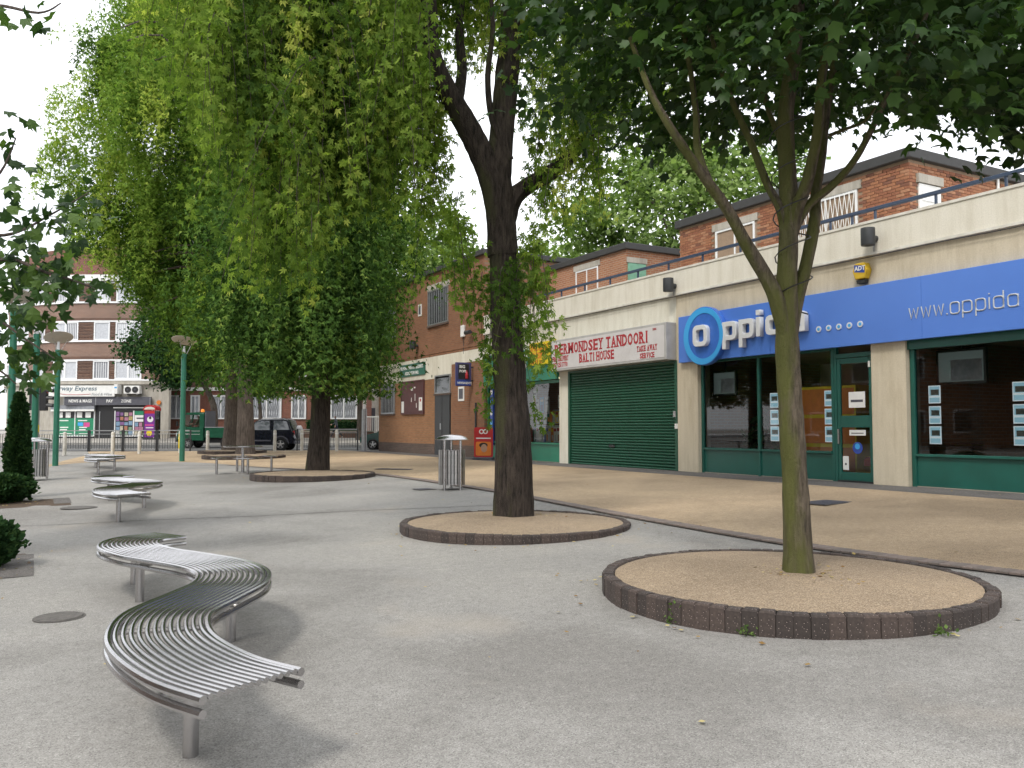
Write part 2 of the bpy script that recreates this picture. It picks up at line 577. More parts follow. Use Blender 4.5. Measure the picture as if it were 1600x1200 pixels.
M['lettergrey'] = pm('letter_grey', (.55, .58, .60), rough=.4)
M['signwhite'] = pm('sign_white', (.62, .60, .60), (.54, .52, .52), 2, .4)
M['signcase'] = pm('sign_case', (.45, .44, .43), (.36, .35, .34), 4, .5)
M['red'] = pm('letter_red', (.42, .025, .035), rough=.5)
M['yellow'] = pm('sign_yellow', (.80, .60, .01), rough=.5)
M['orange'] = pm('orange', (.75, .22, .03), rough=.5)
M['signgreen'] = pm('sign_green', (.03, .14, .10), rough=.5)
M['maroon'] = pm('maroon_board', (.10, .035, .035), (.07, .028, .028), 5, .6)
M['dgrey'] = pm('sign_slate', (.09, .09, .11), rough=.5)
M['indigo'] = pm('sign_indigo', (.06, .06, .17), rough=.45)
M['royal'] = pm('royal_blue', (.03, .07, .35), rough=.4)
M['purple'] = pm('poster_purple', (.20, .03, .30), rough=.4)
M['pink'] = pm('poster_pink', (.65, .08, .30), rough=.4)
M['kiosk'] = pm('kiosk_red', (.50, .02, .025), rough=.4)
M['skin'] = pm('skin', (.50, .30, .21), rough=.6)
M['hair'] = pm('hair', (.03, .022, .018), rough=.7)
M['cloth_d'] = pm('dark_cloth', (.03, .035, .05), rough=.9)
M['cloth_g'] = pm('grey_cloth', (.10, .115, .13), rough=.9)
M['cloth_o'] = pm('olive_cloth', (.16, .18, .12), rough=.9)
M['shoe'] = pm('pale_shoe', (.5, .5, .48), rough=.7)
M['glass'] = glassm('window_glass')
M['glass_d'] = pm('dark_glass', (.02, .024, .026), rough=.06)
M['carglass'] = pm('car_glass', (.12, .14, .16), rough=.04, spec=.9)
M['carblack'] = pm('car_black', (.010, .012, .022), rough=.12)
M['cargreen'] = pm('van_green', (.010, .085, .045), rough=.22)
M['carteal'] = pm('car_teal', (.01, .075, .06), rough=.2)
M['tyre'] = pm('tyre', (.015, .015, .015), rough=.85)
M['alloy'] = pm('alloy', (.6, .6, .6), rough=.3, metal=.9)
M['lampglass'] = pm('head_lamp', (.85, .86, .88), rough=.12)
M['redlamp'] = pm('tail_lamp', (.45, .02, .02), rough=.2)
M['interior'] = pm('shop_interior', (.55, .46, .35), (.45, .37, .28), 2, .8)
M['intbrick'] = brickm('shop_brick', 0, (.34, .19, .12), (.27, .145, .09), (.3, .24, .19))
M['floorin'] = pm('shop_floor', (.34, .29, .24), rough=.5)
M['screen'] = emitm('screen_image', (.20, .25, .25), .12)
M['tube'] = emitm('fluorescent', (1, .93, .6), 2.2)
M['leafnorway'] = leafm('leaf_norway', [(0, (.014, .036, .010)), (.5, (.034, .076, .017)), (1, (.07, .135, .024))], .35, sheen=True)
M['leafsilver'] = leafm('leaf_silver', [(0, (.065, .12, .028)), (.4, (.145, .225, .042)), (.75, (.29, .39, .08)), (1, (.50, .54, .13))], .52)
M['leafsilver2'] = leafm('leaf_silver_deep', [(0, (.035, .07, .022)), (.45, (.085, .165, .042)), (.8, (.16, .26, .06)), (1, (.30, .38, .09))], .45)
M['leafyellow'] = leafm('leaf_yellow', [(0, (.05, .095, .022)), (.35, (.13, .225, .04)), (.7, (.24, .345, .065)), (1, (.42, .49, .10))], .5)
M['leafplane'] = leafm('leaf_plane', [(0, (.08, .13, .045)), (.5, (.17, .25, .08)), (1, (.33, .42, .16))], .42)
M['pst'] = [pm('pastel_' + str(i_), c_, tuple(x * .6 for x in c_), 9, .6) for i_, c_ in enumerate(((.22, .35, .5), (.5, .42, .16), (.45, .2, .12), (.25, .12, .3), (.5, .5, .48), (.45, .2, .3), (.2, .34, .22), (.55, .5, .38)))]
M['leafdark'] = leafm('leaf_dark', [(0, (.02, .05, .025)), (.6, (.04, .085, .035)), (1, (.07, .13, .05))], .25)
M['leafconifer'] = leafm('leaf_conifer', [(0, (.014, .034, .015)), (.6, (.03, .066, .024)), (1, (.06, .105, .035))], .2)
M['leafleft'] = leafm('leaf_left', [(0, (.018, .042, .016)), (.5, (.042, .09, .022)), (1, (.10, .17, .035))], .4, sheen=True)
M['leafdry'] = leafm('leaf_dry', [(0, (.16, .08, .03)), (.5, (.35, .24, .09)), (1, (.5, .44, .22))], .1)
M['bark_n'] = barkm('bark_norway', (.17, .14, .105), (.05, .042, .033), (.115, .125, .035), .025, 34)
M['bark_s'] = barkm('bark_silver', (.068, .055, .046), (.016, .014, .013), (.07, .072, .035), -.12, 24)
M['bark_g'] = barkm('bark_grey', (.15, .125, .105), (.06, .05, .045))

# ================================================================ GROUND
def sheet(name, rows, mat, parent=None):
    """rows: list of equally long rows of (x,y,z)"""
    n = len(rows[0])
    vs = [p for r in rows for p in r]
    fs = [(i * n + k, i * n + k + 1, (i + 1) * n + k + 1, (i + 1) * n + k) for i in range(len(rows) - 1) for k in range(n - 1)]
    mb = MB().add(vs, fs)
    o = mb.build(name, mat, parent, fix=False)
    if o.data.polygons[0].normal.z < 0:
        o.data.flip_normals()
    if parent is None:
        o['kind'] = 'structure'
    return o
def lin(a, b, n):
    return [a + (b - a) * i / n for i in range(n + 1)]
Ds = lin(-60, -6, 9) + lin(-5, 42, 47)
Xs = lin(-200, -45, 8) + lin(-44, 30, 74) + lin(32, 200, 8)
plaza = sheet('square_paving', [[(*W(X, D), gz(*W(X, D))) for X in Xs] for D in Ds], M['tarmac'])
XR = lin(-200, -40, 8) + lin(-38, 10, 24) + lin(14, 200, 8)
sheet('road', [[(*W(X, D), rz(D) if D < 53 else .4925) for X in XR] for D in (42, 45, 48, 51, 53)], M['asphalt'])
sheet('far_pavement', [[(*W(X, D), rz(D)) for X in XR] for D in (53.13, 56, 60, 65, 75, 120, 300, 900)], M['farpave'])
# kerbs: stones along both sides of the road
kb = MB()
for i in range(44):
    X0 = -40 + i * 1.0
    x, y = W(X0 + .5, 42)
    kb.box(X0 + .006, X0 + .994, 41.86, 42.0, .2, gz(x, y) + .012)
k1 = kb.build('kerb', M['kerb'], fix=False)
k1.rotation_euler = (0, 0, -YAW)
k1['kind'] = 'structure'
kb = MB()
for i in range(50):
    kb.box(-42 + i * 1.0 + .006, -42 + i + .994, 53, 53.128, .3, .632)
k2 = kb.build('far_kerb', M['kerb'], fix=False)
k2.rotation_euler = (0, 0, -YAW)
k2['kind'] = 'structure'
for nm, D0, D1, X0, X1 in (('road_line', 43.0, 43.18, -40, -6.2), ('road_line', 47.4, 47.52, -40, 6)):
    l = sheet(nm, [[(*W(X, D), rz(D) + .004) for X in lin(X0, X1, 20)] for D in (D0, D1)], M['white_line'])
# tan resin strip between the square and the shops
BND = [(9.0, -6), (8.2, 1), (7.69, 4.43), (7.56, 5.35), (7.43, 7.02), (7.58, 10.01), (7.73, 11.67), (7.85, 13.08), (7.99, 14.98), (8.02, 18.55), (7.84, 21.67), (6.76, 25.29), (5.75, 29.0)]
def catmull(P, n):
    out = []
    for i in range(len(P) - 1):
        p0, p1, p2, p3 = P[max(i - 1, 0)], P[i], P[i + 1], P[min(i + 2, len(P) - 1)]
        for k in range(n):
            t = k / n
            out.append(tuple(.5 * (2 * b + (c - a) * t + (2 * a - 5 * b + 4 * c - d) * t * t + (3 * b - a - 3 * c + d) * t ** 3) for a, b, c, d in zip(p0, p1, p2, p3)))
    out.append(tuple(P[-1]))
    return out
bc = catmull(BND, 6)
sheet('tan_path', [[(x, y, gz(x, y) + .004) for x in lin(bx, 13.1, 14)] for bx, y in bc], M['tan'])
arc = [(0.29, 31.69), (.8, 33.3), (1.52, 34.4), (2.3, 34.6), (3.04, 34.39), (4.56, 32.56), (5.24, 31.2), (5.75, 29.0)]
ac = catmull(arc, 6)
rows = []
for x, y in ac + [(x, 29.0) for x in lin(6.2, 13.1, 10)]:
    yf = (41.84 - SY * x) / CY
    if x < 2.2:
        yf = min(yf, 33.0 + (x - .29) * 5.0)
    rows.append([(x, yy, gz(x, yy) + .004) for yy in lin(y, max(yf, y + .05), 10)])
sheet('tan_path_end', rows, M['tan'])
sheet('shop_paving', [[(x, y, gz(x, y) + .006) for x in (13.104, 13.5, 13.9, 14.5)] for y in lin(-6, 39.2, 60)], M['pave'])
# dark brick edging of the square: bricks one by one
edge = sheet('brick_edging', [[(x + dx, y, gz(x, y) + .007) for dx in (-.235, .01)] for x, y in bc], M['edgemortar'])
pm_e = []
for m_ in M['edge']:
    b_ = MB().cbox(-.048, .048, -.112, .112, 0, .02, .004)
    o_ = b_.build('brick', m_, edge)
    pm_e.append(o_)
cum, pts = 0, []
for (x0, y0), (x1, y1) in zip(bc[:-1], bc[1:]):
    L = math.hypot(x1 - x0, y1 - y0)
    while cum < L:
        t = cum / L
        pts.append((x0 + (x1 - x0) * t, y0 + (y1 - y0) * t, math.atan2(y1 - y0, x1 - x0)))
        cum += .101
    cum -= L
pts = [p for p in pts if 3.0 < p[1] < 26][:296]
for i, (x, y, a) in enumerate(pts):
    src = pm_e[i % 2] if random.random() < .8 else pm_e[(i + 1) % 2]
    o = src if i in (0, 1) and src is pm_e[i] else src.copy()
    if o is not src:
        COL.objects.link(o)
    o.parent = edge
    o.location = (x - math.sin(a) * .112, y + math.cos(a) * .112, gz(x, y) + .003 + random.random() * .004)
    o.rotation_euler = (0, 0, a)
# a resurfacing seam across the square and tree pits at the left
sheet('paving_seam', [[(x, y + dy, gz(x, y) + .004) for dy in (0, .035)] for x, y in [W(-9.5 + .5 * k, 12.2 + .11 * k + .05 * math.sin(k)) for k in range(20)]], M['pave'])
for (x0, x1, y0, y1) in ((-.9, .02, 10.0, 11.6), (-1.1, .62, 17.6, 19.2)):
    p = sheet('tree_pit', [[(x, y, gz(x, y) + .005) for x in lin(x0, x1, 3)] for y in lin(y0, y1, 3)], M['soil'])
p = sheet('tree_pit_slab', [[(x, y, gz(x, y) + .008) for x in (-.32, .03)] for y in (9.9, 11.5)], M['pave'])
p = sheet('tree_pit_slab', [[(x, y, gz(x, y) + .008) for x in (.35, .64)] for y in (18.0, 19.25)], M['pave'])

# ================================================================ SHOP PARADE
FX = 14.3
GB = .46
PO = (FX, 16.0, GB)
parade = thing('shop_parade', PO, 'cream rendered single storey parade of shops with a blue railing on its terrace', 'building')
def pbox(name, mat, parent=parade, *boxes, bevel=0):
    mb = MB()
    for b in boxes:
        mb.box(*b)
    return mb.build(name, mat, parent, PO, bevel=bevel)
Y0, Y1 = -2.0, 27.55
# piers
for (a, b, m_) in ((22.0, 22.5, 'band'), (16.12, 16.88, 'beige'), (10.34, 11.1, 'beige'), (5.2, 6.0, 'beige'), (-2.0, -1.2, 'beige')):
    pbox('pier', M[m_], parade, (FX, FX + .4, a, b, GB - .2, 3.3))
pbox('lintel_wall', M['beige'], parade, (FX - .002, FX + .3, Y0, 16.9, 3.3, 4.96))
pbox('lintel_wall', M['band'], parade, (FX - .004, FX + .3, 16.9, Y1, 3.3, 4.96))
pbox('drip_ledge', M['coping'], parade, (FX - .075, FX + .3, Y0, Y1, 4.96, 5.01))
pbox('parapet', M['parapet'], parade, (FX - .05, FX + .22, Y0, Y1, 5.01, 5.60))
pbox('coping', M['coping'], parade, (FX - .07, FX + .25, Y0, Y1, 5.60, 5.65))
pbox('terrace', M['conc'], parade, (FX + .3, 26.0, Y0, Y1, 4.6, 5.0))
pbox('back_wall', M['interior'], parade, (19.0, 19.2, Y0, Y1, GB, 4.6))
pbox('shop_floor', M['floorin'], parade, (FX + .12, 19.0, Y0, Y1, GB - .1, GB + .03))
pbox('ceiling', M['interior'], parade, (FX + .3, 19.0, Y0, Y1, 3.32, 3.5))
for y in (22.25, 16.5, 10.7, 5.6, 27.3):
    pbox('party_wall', M['intbrick'], parade, (FX + .401, 19.0, y - .1, y + .1, GB, 3.32))
# cable and soffit line on the front
cb = MB()
cb.tube([(FX - .085, y, 4.93 + .008 * math.sin(y * 2.1)) for y in lin(Y0, Y1, 60)], .009, 5)
cb.build('cable', M['dkmetal'], parade, PO)
# railing
rl = MB().box(FX + .26, FX + .34, Y0, 24.6, 5.93, 6.0)
rail = rl.build('handrail', M['bluepaint'], parade, PO, bevel=.008)
yy = 7.2
while yy < 24.5:
    MB().box(FX + .28, FX + .32, yy - .02, yy + .02, 5.55, 5.93).build('baluster', M['bluepaint'], parade, PO)
    yy += 1.32 if yy < 11 or yy > 12.2 else .55

# ---- roller shutter of the take-away
shut = MB().box(FX - .012, FX + .12, 16.99, 21.90, 3.24, 3.305).build('roller_shutter', M['shutter'], parade, PO, bevel=.006)
MB().box(FX - .01, FX + .12, 16.89, 16.99, GB - .1, 3.3).build('guide_rail', M['shutter'], shut, PO, bevel=.006)
MB().box(FX - .01, FX + .12, 21.90, 21.995, GB - .1, 3.3).build('guide_rail', M['shutter'], shut, PO, bevel=.006)
n_sl = 36
hs = (3.28 - GB) / n_sl
sl = MB()
prof = [(.045, 0), (.018, hs * .12), (.004, hs * .35), (0, hs * .55), (.006, hs * .78), (.03, hs * .96), (.045, hs * .985)]
nv = len(prof)
ya, yb = 16.99, 21.90
sl.add([(a, ya - 21.9, b) for a, b in prof] + [(a, yb - 21.9, b) for a, b in prof], [(i, i + 1, nv + i + 1, nv + i) for i in range(nv - 1)])
s0 = None
for i in range(n_sl):
    if s0 is None:
        o = s0 = sl.build('slat', M['shutter'], shut, fix=False, smooth=True)
    else:
        o = s0.copy()
        COL.objects.link(o)
    o.location = (FX + .03 - PO[0], 21.9 - PO[1], GB + i * hs - PO[2])
MB().box(FX + .01, FX + .04, 19.62, 19.9, 1.02, 1.09).build('letter_slot', M['black'], shut, PO)
MB().box(FX - .03, FX + .0, 16.93, 17.03, 1.85, 2.0).build('lock', M['steel_d'], shut, PO)
MB().box(FX - .03, FX + .0, 16.88, 16.97, 1.55, 1.68).build('lock', M['white'], shut, PO)
MB().box(FX + .08, FX + .11, 16.9, 22.0, GB, 3.3).build('shop_door', M['black'], parade, PO)

# ---- shop fronts in timber and glass
def shopfront(ya, yb, z0, zs, zt, mat, mull, tag_='shop_window', t=.07, x=FX + .1, riser=True):
    f = MB()
    f.box(x, x + .09, ya, ya + t, z0, zt)
    f.box(x, x + .09, yb - t, yb, z0, zt)
    f.box(x - .002, x + .092, ya + t, yb - t, zt - t * 1.6, zt)
    f.box(x - .03, x + .10, ya + t, yb - t, zs - .05, zs)
    for m_ in mull:
        f.box(x - .003, x + .093, m_ - t / 2, m_ + t / 2, z0, zt - t * 1.6)
    fo = f.build(tag_, mat, parade, PO, bevel=.006)
    if riser:
        edges = [ya + t] + sorted(mull) + [yb - t]
        for a, b in zip(edges[:-1], edges[1:]):
            MB().box(x + .03, x + .06, a + t / 2 * (a > ya + t), b - t / 2 * (b < yb - t), z0, zs - .05).build('stall_riser', mat, fo, PO)
    edges = [ya + t] + sorted(mull) + [yb - t]
    for a, b in zip(edges[:-1], edges[1:]):
        MB().quad((x + .045, b, zs), (x + .045, a, zs), (x + .045, a, zt - t * 1.6), (x + .045, b, zt - t * 1.6)).build('pane', M['glass'], fo, PO, fix=False)
    return fo
sf1 = shopfront(12.09, 16.11, GB, 1.09, 3.28, M['teal'], [14.2])
sf2 = shopfront(6.01, 10.33, GB, 1.09, 3.2, M['teal'], [8.02], t=.09)
sf2b = shopfront(-1.19, 5.19, GB, 1.09, 3.28, M['teal'], [2.0])
MB().box(FX + .05, FX + .2, 6.0, 10.34, 3.05, 3.3).build('shutter_box', M['teal'], parade, PO)
# door of the estate agent
d = MB()
x = FX + .1
d.box(x, x + .09, 11.11, 11.17, GB, 3.28)
d.box(x, x + .09, 12.02, 12.085, GB, 3.28)
d.box(x - .002, x + .09, 11.17, 12.02, 3.0, 3.09)
door = d.build('door', M['teal'], parade, PO, bevel=.005)
d = MB()
d.box(x + .01, x + .06, 11.175, 11.25, GB + .05, 2.99)
d.box(x + .01, x + .06, 11.94, 12.015, GB + .05, 2.99)
d.box(x + .012, x + .058, 11.25, 11.94, 2.88, 2.99)
d.box(x + .012, x + .058, 11.25, 11.94, 1.58, 1.82)
d.box(x + .012, x + .058, 11.25, 11.94, GB + .05, GB + .22)
leaf_ = d.build('door_leaf', M['teal'], door, PO, bevel=.005)
MB().quad((x + .04, 11.94, GB + .22), (x + .04, 11.25, GB + .22), (x + .04, 11.25, 1.58), (x + .04, 11.94, 1.58)).build('pane', M['glass'], door, PO, fix=False)
MB().quad((x + .04, 11.94, 1.82), (x + .04, 11.25, 1.82), (x + .04, 11.25, 2.88), (x + .04, 11.94, 2.88)).build('pane', M['glass'], door, PO, fix=False)
MB().box(x - .02, x + .08, 11.17, 12.02, GB - .05, GB + .05).build('threshold', M['black'], door, PO)
MB().box(x - .035, x + .01, 11.96, 11.99, 1.25, 1.55).build('handle', M['steel_d'], door, PO)
MB().box(x - .01, x + .012, 11.2, 11.245, 2.78, 2.9).build('closer', M['white'], door, PO)
# stickers on the door glass
for (a, b, z0, z1, m_) in ((11.36, 11.75, 1.98, 2.3, 'white'), (11.36, 11.75, 1.42, 1.53, 'white'), (11.78, 11.92, .72, 1.0, 'white')):
    MB().box(x + .03, x + .036, a, b, z0, z1).build('notice', M[m_], door, PO)
    MB().box(x + .027, x + .029, a + .05, b - .05, z0 + .35 * (z1 - z0), z0 + .5 * (z1 - z0)).build('print', M['dgrey'], door, PO)
MB().lathe([(.0, 0), (.12, 0), (.12, .004), (0, .004)], (x + .03, 11.56, 1.17), 20, 'x').build('sticker', M['royal'], door, PO)
MB().lathe([(.0, 0), (.06, 0), (.06, .004), (0, .004)], (x + .024, 11.56, 1.2), 16, 'x').build('sticker_dot', M['ringblue'], door, PO)

# ---- newsagent front
sf3 = shopfront(22.51, 24.9, GB + .02, 1.09, 3.1, M['ngreen'], [], t=.06)
sf4 = shopfront(26.1, 27.54, GB + .02, 1.09, 3.1, M['ngreen'], [26.9], t=.06)
d = MB()
d.box(x, x + .09, 24.92, 25.0, GB, 3.1)
d.box(x, x + .09, 26.0, 26.08, GB, 3.1)
d.box(x + .01, x + .08, 25.0, 26.0, 2.55, 2.65)
nd = d.build('door', M['ngreen'], parade, PO)
MB().quad((x + .04, 26.0, GB), (x + .04, 25.0, GB), (x + .04, 25.0, 2.55), (x + .04, 26.0, 2.55)).build('pane', M['glass'], nd, PO, fix=False)
ps = MB().box(FX + .03, FX + .095, 27.0, 27.2, .95, 3.0)
ps = ps.build('poster_strip', M['royal'], sf4, PO)
for k, (z, m_) in enumerate(((1.3, 'white'), (1.75, 'ringblue'), (2.1, 'white'), (2.5, 'ringblue'), (2.85, 'white'))):
    MB().lathe([(.0, 0), (.085, 0), (.085, .004), (0, .004)], (FX + .026, 27.1, z), 14, 'x').build('print', M[m_], ps, PO)
# ================================================================ UPPER HOUSES ON THE TERRACE
UX = 17.0
def window_unit(parent, org, x, ya, yb, z0, z1, lintel=True, lattice=False, curtains='lace', t=.06):
    """window in a wall whose face is the plane x, looking towards -x"""
    f = MB()
    f.box(x - .02, x + .06, ya, ya + t, z0, z1)
    f.box(x - .02, x + .06, yb - t, yb, z0, z1)
    f.box(x - .018, x + .058, ya + t, yb - t, z0, z0 + t)
    f.box(x - .018, x + .058, ya + t, yb - t, z1 - t, z1)
    f.box(x - .016, x + .056, (ya + yb) / 2 - t * .4, (ya + yb) / 2 + t * .4, z0 + t, z1 - t)
    w = f.build('window', M['upvc'], parent, org)
    MB().quad((x + .02, yb - t, z0 + t), (x + .02, ya + t, z0 + t), (x + .02, ya + t, z1 - t), (x + .02, yb - t, z1 - t)).build('pane', M['glass'], w, org, fix=False)
    c = MB()
    n = 40
    cv = [(x + .10 + .02 * math.sin(k * 1.9), ya + t + (yb - ya - 2 * t) * k / n) for k in range(n + 1)]
    c.add([(a, b, z0 + t) for a, b in cv] + [(a, b, z1 - t) for a, b in cv], [(k, k + 1, n + 2 + k, n + 1 + k) for k in range(n)])
    c.build('curtain', M[curtains], w, org, fix=False, smooth=True)
    MB().box(x + .14, x + .16, ya, yb, z0, z1).build('backing', M['dgrey'], w, org)
    if lintel:
        MB().box(x - .03, x + .05, ya - .12, yb + .12, z1, z1 + .2).build('lintel', M['conc'], w, org)
    MB().box(x - .06, x + .05, ya - .05, yb + .05, z0 - .06, z0).build('sill', M['conc'], w, org)
    if lattice:
        g = MB()
        k = 0
        yy_ = ya + .04
        while yy_ < yb - .14:
            g.tube([(x - .06, yy_, z0 + .04), (x - .06, yy_ + .07, (z0 + z1) / 2), (x - .06, yy_, z1 - .04)], .011, 4)
            g.tube([(x - .075, yy_ + .14, z0 + .04), (x - .075, yy_ + .07, (z0 + z1) / 2), (x - .075, yy_ + .14, z1 - .04)], .011, 4)
            yy_ += .14
        g.build('security_lattice', M['white'], w, org)
    return w
HO = (UX, 16.0, 5.0)
hA = thing('terrace_house', HO, 'nearest flat roofed orange brick house on the terrace, white lattice behind its railing', 'house')
# big house: real bricks on the front and on the near side
MB().box(UX + .012, 22.5, 12.10 + .012, 19.9, 5.0, 7.62).build('wall', M['ubmortar'], hA, HO)
holes = [(16.79, 18.34, 6.2, 7.42), (13.47, 15.35, 6.2, 7.47)]
bw, bh = .225, .075
proto = []
for m_ in M['ub']:
    b_ = MB().cbox(-.006, .05, -.107, .107, -.0325, .0325, .004)
    proto.append(b_.build('brick', m_, hA))
used = [False] * 4
near, rest = [], MB()
rows_ = int((7.62 - 5.45) / bh)
for r_ in range(rows_):
    z = 5.45 + (r_ + .5) * bh
    k = 0
    y = 12.1 + (.0 if r_ % 2 else -bw / 2)
    while y < 19.9:
        yc = y + bw / 2
        a, b = max(y, 12.1), min(y + bw, 19.9)
        if b - a > .06 and not any(h[0] - .12 < yc < h[1] + .12 and h[2] < z < h[3] for h in holes):
            near.append((yc if b - a > .2 else (a + b) / 2, z, 'f', b - a))
        y += bw
    xx = UX + (-.11 if r_ % 2 else 0)
    while xx < 22.5:
        a, b = max(xx, UX + .02), min(xx + bw, 22.5)
        xc = (a + b) / 2
        if b - a > .06 and not (17.25 < xc < 18.15 and z < 7.3):
            near.append((xc, z, 's', b - a))
        xx += bw
def vis(n):
    return n[1] > 6.0
def key(n):
    d_ = (n[0] - 12.1) if n[2] == 'f' else (n[0] - UX) * 1.0
    return d_ + (0 if vis(n) else 50)
near.sort(key=key)
for i, (p, z, s_, w_) in enumerate(near):
    mi = random.choices(range(4), (5, 4, 3, 1.3))[0]
    j = random.uniform(-.003, .003)
    if i < 298 and w_ > .2:
        o = proto[mi]
        if used[mi]:
            o = proto[mi].copy()
            COL.objects.link(o)
        used[mi] = True
        if s_ == 'f':
            o.location = (UX + j - HO[0], p - HO[1], z - HO[2])
        else:
            o.location = (p - HO[0], 12.1 + j - HO[1], z - HO[2])
            o.rotation_euler = (0, 0, math.pi / 2)
    else:
        h_ = .0325
        e_ = w_ / 2 - .005
        if s_ == 'f':
            rest.box(UX - .006 + j, UX + .02, p - e_, p + e_, z - h_, z + h_, mi)
        else:
            rest.box(p - e_, p + e_, 12.1 - .006 + j, 12.12, z - h_, z + h_, mi)
o = rest.build('brickwork', M['ub'], hA, HO, fix=False)
o['kind'] = 'stuff'
rf = MB().box(UX - .12, 22.7, 11.98, 20.0, 7.62, 7.86).build('roof', M['rooffascia'], hA, HO, bevel=.02)
window_unit(hA, HO, UX, 16.8, 18.33, 6.2, 7.22)
window_unit(hA, HO, UX, 13.48, 15.35, 6.2, 7.27, lattice=True)
# white door on the near side
dd = MB().box(17.3, 18.08, 12.06, 12.1, 5.0, 7.1)
dd = dd.build('door', M['white'], hA, HO)
MB().box(17.25, 18.15, 12.03, 12.1, 7.12, 7.32).build('lintel', M['conc'], dd, HO)
MB().box(17.4, 17.98, 12.045, 12.058, 6.72, 6.98).build('door_glass', M['upvc'], dd, HO)
MB().cyl((20.3, 12.05, 5.0), (20.3, 12.05, 7.7), .035, n=8).build('downpipe', M['white'], hA, HO, smooth=True)
HB = (UX, 24.0, 5.0)
hB = thing('terrace_house', HB, 'smaller orange brick house on the terrace with a pale green side door', 'house')
MB().box(UX, 19.6, 22.6, 27.5, 5.0, 7.5).build('wall', M['sidebrick'], hB, HB)
MB().box(UX + .01, 19.58, 22.592, 22.598, 5.0, 7.5).build('side_wall', M['sidebrick_x'], hB, HB)
MB().box(UX - .1, 19.7, 22.48, 27.54, 7.5, 7.72).build('roof', M['rooffascia'], hB, HB, bevel=.02)
window_unit(hB, HB, UX, 24.2, 25.6, 6.2, 7.22)
gd = MB().box(17.06, 17.8, 22.55, 22.59, 5.0, 7.05).build('door', pm('door_mint', (.20, .42, .30), rough=.6), hB, HB)
MB().box(17.02, 17.84, 22.54, 22.59, 7.06, 7.24).build('lintel', M['conc'], gd, HB)
# low link block behind, between the two houses
hC = thing('terrace_house', (20.5, 21.2, 5.0), 'brown brick link wall set back between the two terrace houses', 'house')
MB().box(19.6, 22.4, 19.95, 22.58, 5.0, 7.3).build('wall', M['sidebrick'], hC, (20.5, 21.2, 5.0))
MB().box(19.6, 22.4, 19.95, 22.47, 7.3, 7.45).build('roof', M['rooffascia'], hC, (20.5, 21.2, 5.0))

# ================================================================ SHOP SIGNS
SB = (FX - .1, 12.0, 3.78)
sb = thing('fascia_sign', SB, 'long blue shop sign with raised silver lettering and a round ring emblem', 'sign')
MB().box(FX - .12, FX - .005, 3.0, 16.68, 3.21, 4.37).build('panel', M['signblue'], sb, SB, bevel=.006)
for yj in (9.9, 13.6):
    MB().box(FX - .1225, FX - .1195, yj - .003, yj + .003, 3.22, 4.36).build('panel_joint', M['discblue'], sb, SB)
def fl(y, z, x):                                 # sign local position
    return (x - SB[0], y - SB[1], z - SB[2])
cx_, cz_ = 15.62, 3.79
shape2d('ring_emblem', [disc2(0, 0, .70, 56)], .06, M['discblue'], sb, fl(cx_, cz_, FX - .19), FROT, .012)
shape2d('ring', [disc2(0, 0, .69, 56), disc2(0.03, 0, .55, 56)], .006, M['ringblue'], sb, fl(cx_, cz_, FX - .268), FROT)
LS = M['lettersilver']
def letter(name, loops, y, z, x=FX - .2):
    return shape2d(name, loops, .055, LS, sb, fl(y, z, x), FROT, .008)
def ring(x0, x1, y0, y1, t=.095, r=.13):
    return [rrect(x0, x1, y0, y1, r), rrect(x0 + t, x1 - t, y0 + t, y1 - t, r * .55)]
letter('letter_o', ring(-.24, .24, -.25, .25), 15.62, 3.79, FX - .31)
def p_shape(s=1):
    w, h = .44, .42
    out = [(0, -.2), (.105, -.2), (.105, 0), (w - .1, 0), (w - .03, .03), (w, .1), (w, h - .1), (w - .03, h - .03), (w - .1, h), (.0, h)]
    return [out, rrect(.105, w - .1, .095, h - .095, .05)]
zb = 3.62
letter('letter_p', p_shape(), 14.96, zb)
letter('letter_p', p_shape(), 14.42, zb)
letter('letter_i', [[(0, 0), (.105, 0), (.105, .42), (0, .42)]], 13.88, zb)
letter('letter_i_dot', [[(0, .48), (.105, .48), (.105, .58), (0, .58)]], 13.88, zb)
dl = [(.44 - a, b) for a, b in [(0, .62), (.105, .62), (.105, .42), (.34, .42), (.41, .39), (.44, .32), (.44, .1), (.41, .03), (.34, 0), (0, 0)]]
letter('letter_d', [dl, rrect(.1, .335, .095, .325, .05)], 13.6, zb)
al = [(0, .07), (.03, .02), (.1, 0), (.44, 0), (.44, .34), (.41, .39), (.34, .42), (.03, .42), (.03, .325), (.335, .325), (.335, .26), (.1, .26), (.03, .24), (0, .18)]
letter('letter_a', [al, rrect(.105, .335, .085, .175, .03)], 12.95, zb)
for k in range(5):
    yk = 12.25 - k * .255
    shape2d('dot', [disc2(0, 0, .062, 20)], .012, M['lettersilver'], sb, fl(yk, 3.62, FX - .13), FROT)
    shape2d('dot_centre', [disc2(.006, 0, .034, 16)], .004, M['ringblue'], sb, fl(yk, 3.62, FX - .1445), FROT)
